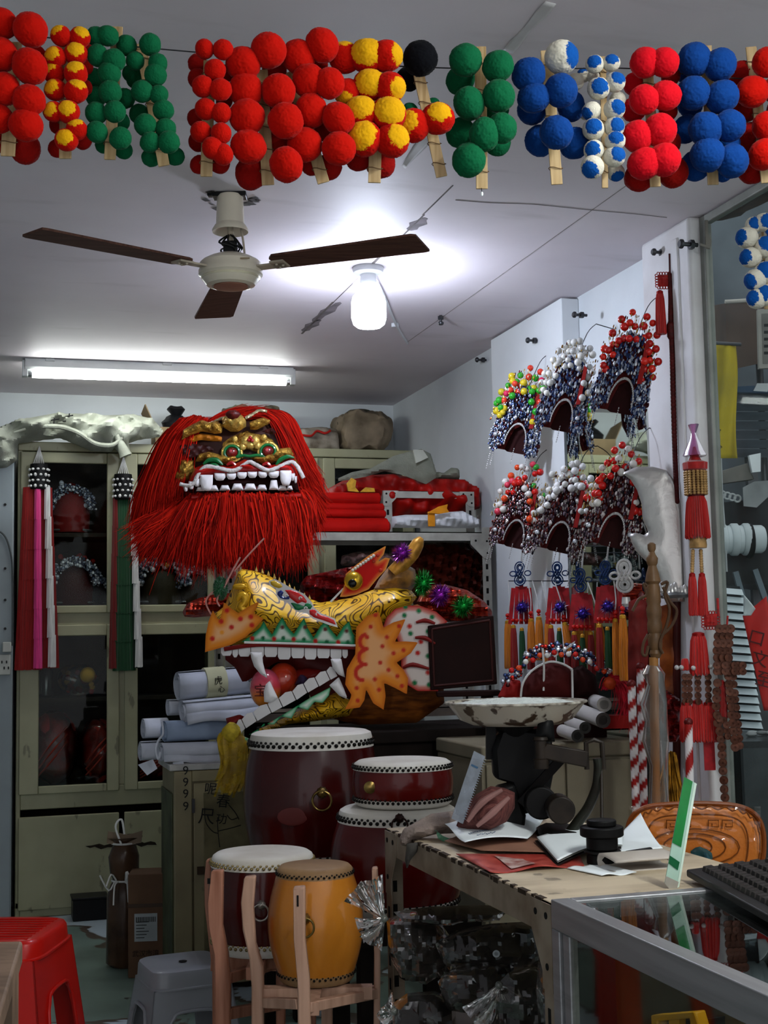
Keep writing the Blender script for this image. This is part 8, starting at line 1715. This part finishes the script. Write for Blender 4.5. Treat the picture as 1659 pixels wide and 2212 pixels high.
for i in range(3): part('duct_rib', MB().lathe([(.055, 0), (.06, .006), (.06, .026), (.055, .03)], c=fr(1585, 1168)+V(-.075+i*.045, -.06, 0), axis='x', seg=24), M('white_duct', 'c3cccf', .4, var=.05), t)
part('white_duct', MB().lathe([(.05, -.10), (.052, -.09), (.052, .09), (.045, .10), (0, .10)], c=fr(1582, 1168)+V(0, -.06, 0), axis='x', seg=24), M('white_duct'), t)
part('duct_mouth', MB().tube([fr(1618, 1168, -.06)+V(0, .05*math.cos(q), .055*math.sin(q)) for q in [i*PI/10 for i in range(20)]], .012, 8, closed=True), dm, t)
part('hanging_wire', MB().tube([fr(*p, -.1) for p in ((1556, 940), (1560, 1060), (1566, 1150), (1570, 1235))], .0035, 6, smooth=4), M('pale_scroll'), t)
for a, b in (((1588, 1235), (1640, 1420)), ((1630, 1230), (1700, 1430))): part('rail', MB().bar(fr(*a, -.05), fr(*b, -.05), .02, .02, up=(0, 1, 0)), M('steel_rail', '59656c', .4, .5), t)
part('machine_leg', MB().box(-.03, .01, .1, .14, -fr.o.z+.002, .0), dm, t)
# shutter
fr = Fr(1600, 1590, y=4.15); t = thing('slatted_shutter', 'leaning white slatted shutter beyond the window', 'shutter', fr); slm = M('white_slat', 'd3dee3', .45, var=.08, vs=8)
for i in range(18):
    y0 = 1268+i*18; xl = 1548+i*1.0; xr = 1604+i*2.6
    a, b, c, d = fr(xl, y0), fr(xr, y0+5), fr(xr+1, y0+18), fr(xl, y0+13)
    part('slat', MB().hexa([d+V(0, -.012, 0), c+V(0, -.012, 0), c+V(0, .004, 0), d+V(0, .004, 0), a+V(0, .008, 0), b+V(0, .008, 0), b+V(0, .016, 0), a+V(0, .016, 0)]), slm, t)
part('backing', MB().plate([fr(*p) for p in ((1546, 1262), (1602, 1266), (1652, 1598), (1564, 1592))], .022, .03), M('shutter_gap', '1b2226', .8), t); part('shutter_foot', MB().box(-.05, .06, .0, .03, -fr.o.z+.002, fr(1600, 1592).z), dm, t)
# red couplet banner with a curled white corner
fr = Fr(1640, 1530, y=3.75); t = thing('red_couplet_banner', 'red paper couplet banner with curled white corner beyond the window', 'banner', fr)
mb = MB().sheet(lambda u, v: fr(1604+52*u+46*v*(1-.25*u), 1330+205*v-42*u*(1-v), .01*math.sin(v*8+u*3)), 8, 20)
o = part('red_paper', mb, M('red_couplet_paper', 'c01c16', .6, var=.12, vs=10), t, sharp=0); o.modifiers.new('s', 'SOLIDIFY').thickness = .002
o = part('curled_corner', MB().sheet(lambda u, v: fr(1606+(16+10*v)*u, 1330-45*v+30*u*v, -.012-.03*math.sin(u*PI*.8)*v), 6, 8), M('bright_paper'), t, sharp=0); o.modifiers.new('s', 'SOLIDIFY').thickness = .002
for ch, x, y in (('口', 1634, 1380), ('文', 1641, 1425), ('至', 1650, 1470)): letters(ch, .055, t, fr(x, y, -.012), M('faded_black_ink', '4a1412', .7), ry=.28)
part('banner_stick', MB().tube([fr(1660, 1300, .02), V(fr(1690, 1500, .02).x, .02, -fr.o.z+.002)], .008, 8), M('pale_pole_wood'), t)
# dark glass table with scraps
fr = Fr(1610, 1740, y=3.62); t = thing('outside_table', 'dark table with small scraps beyond the window', 'table', fr); part('table_top', MB().box(.0, .55, -.0, .45, fr(1600, 1602).z-.02, fr(1600, 1602).z), M('dark_table_top', '24292b', .25, var=.3, vs=9), t)
part('table_front', MB().box(.0, .55, .0, .03, -fr.o.z+.002, fr(1600, 1602).z-.02), M('dark_table_front', '3a4043', .5, var=.3, vs=6), t)
g = random.Random(6)
for i in range(9): part('scrap', MB().ball((g.uniform(.02, .3), g.uniform(.02, .3), fr(1600, 1602).z+.008), .012, 8, 5, (1.6, 1, .6)), M('pale_scroll' if i % 2 else 'grey_film'), t)
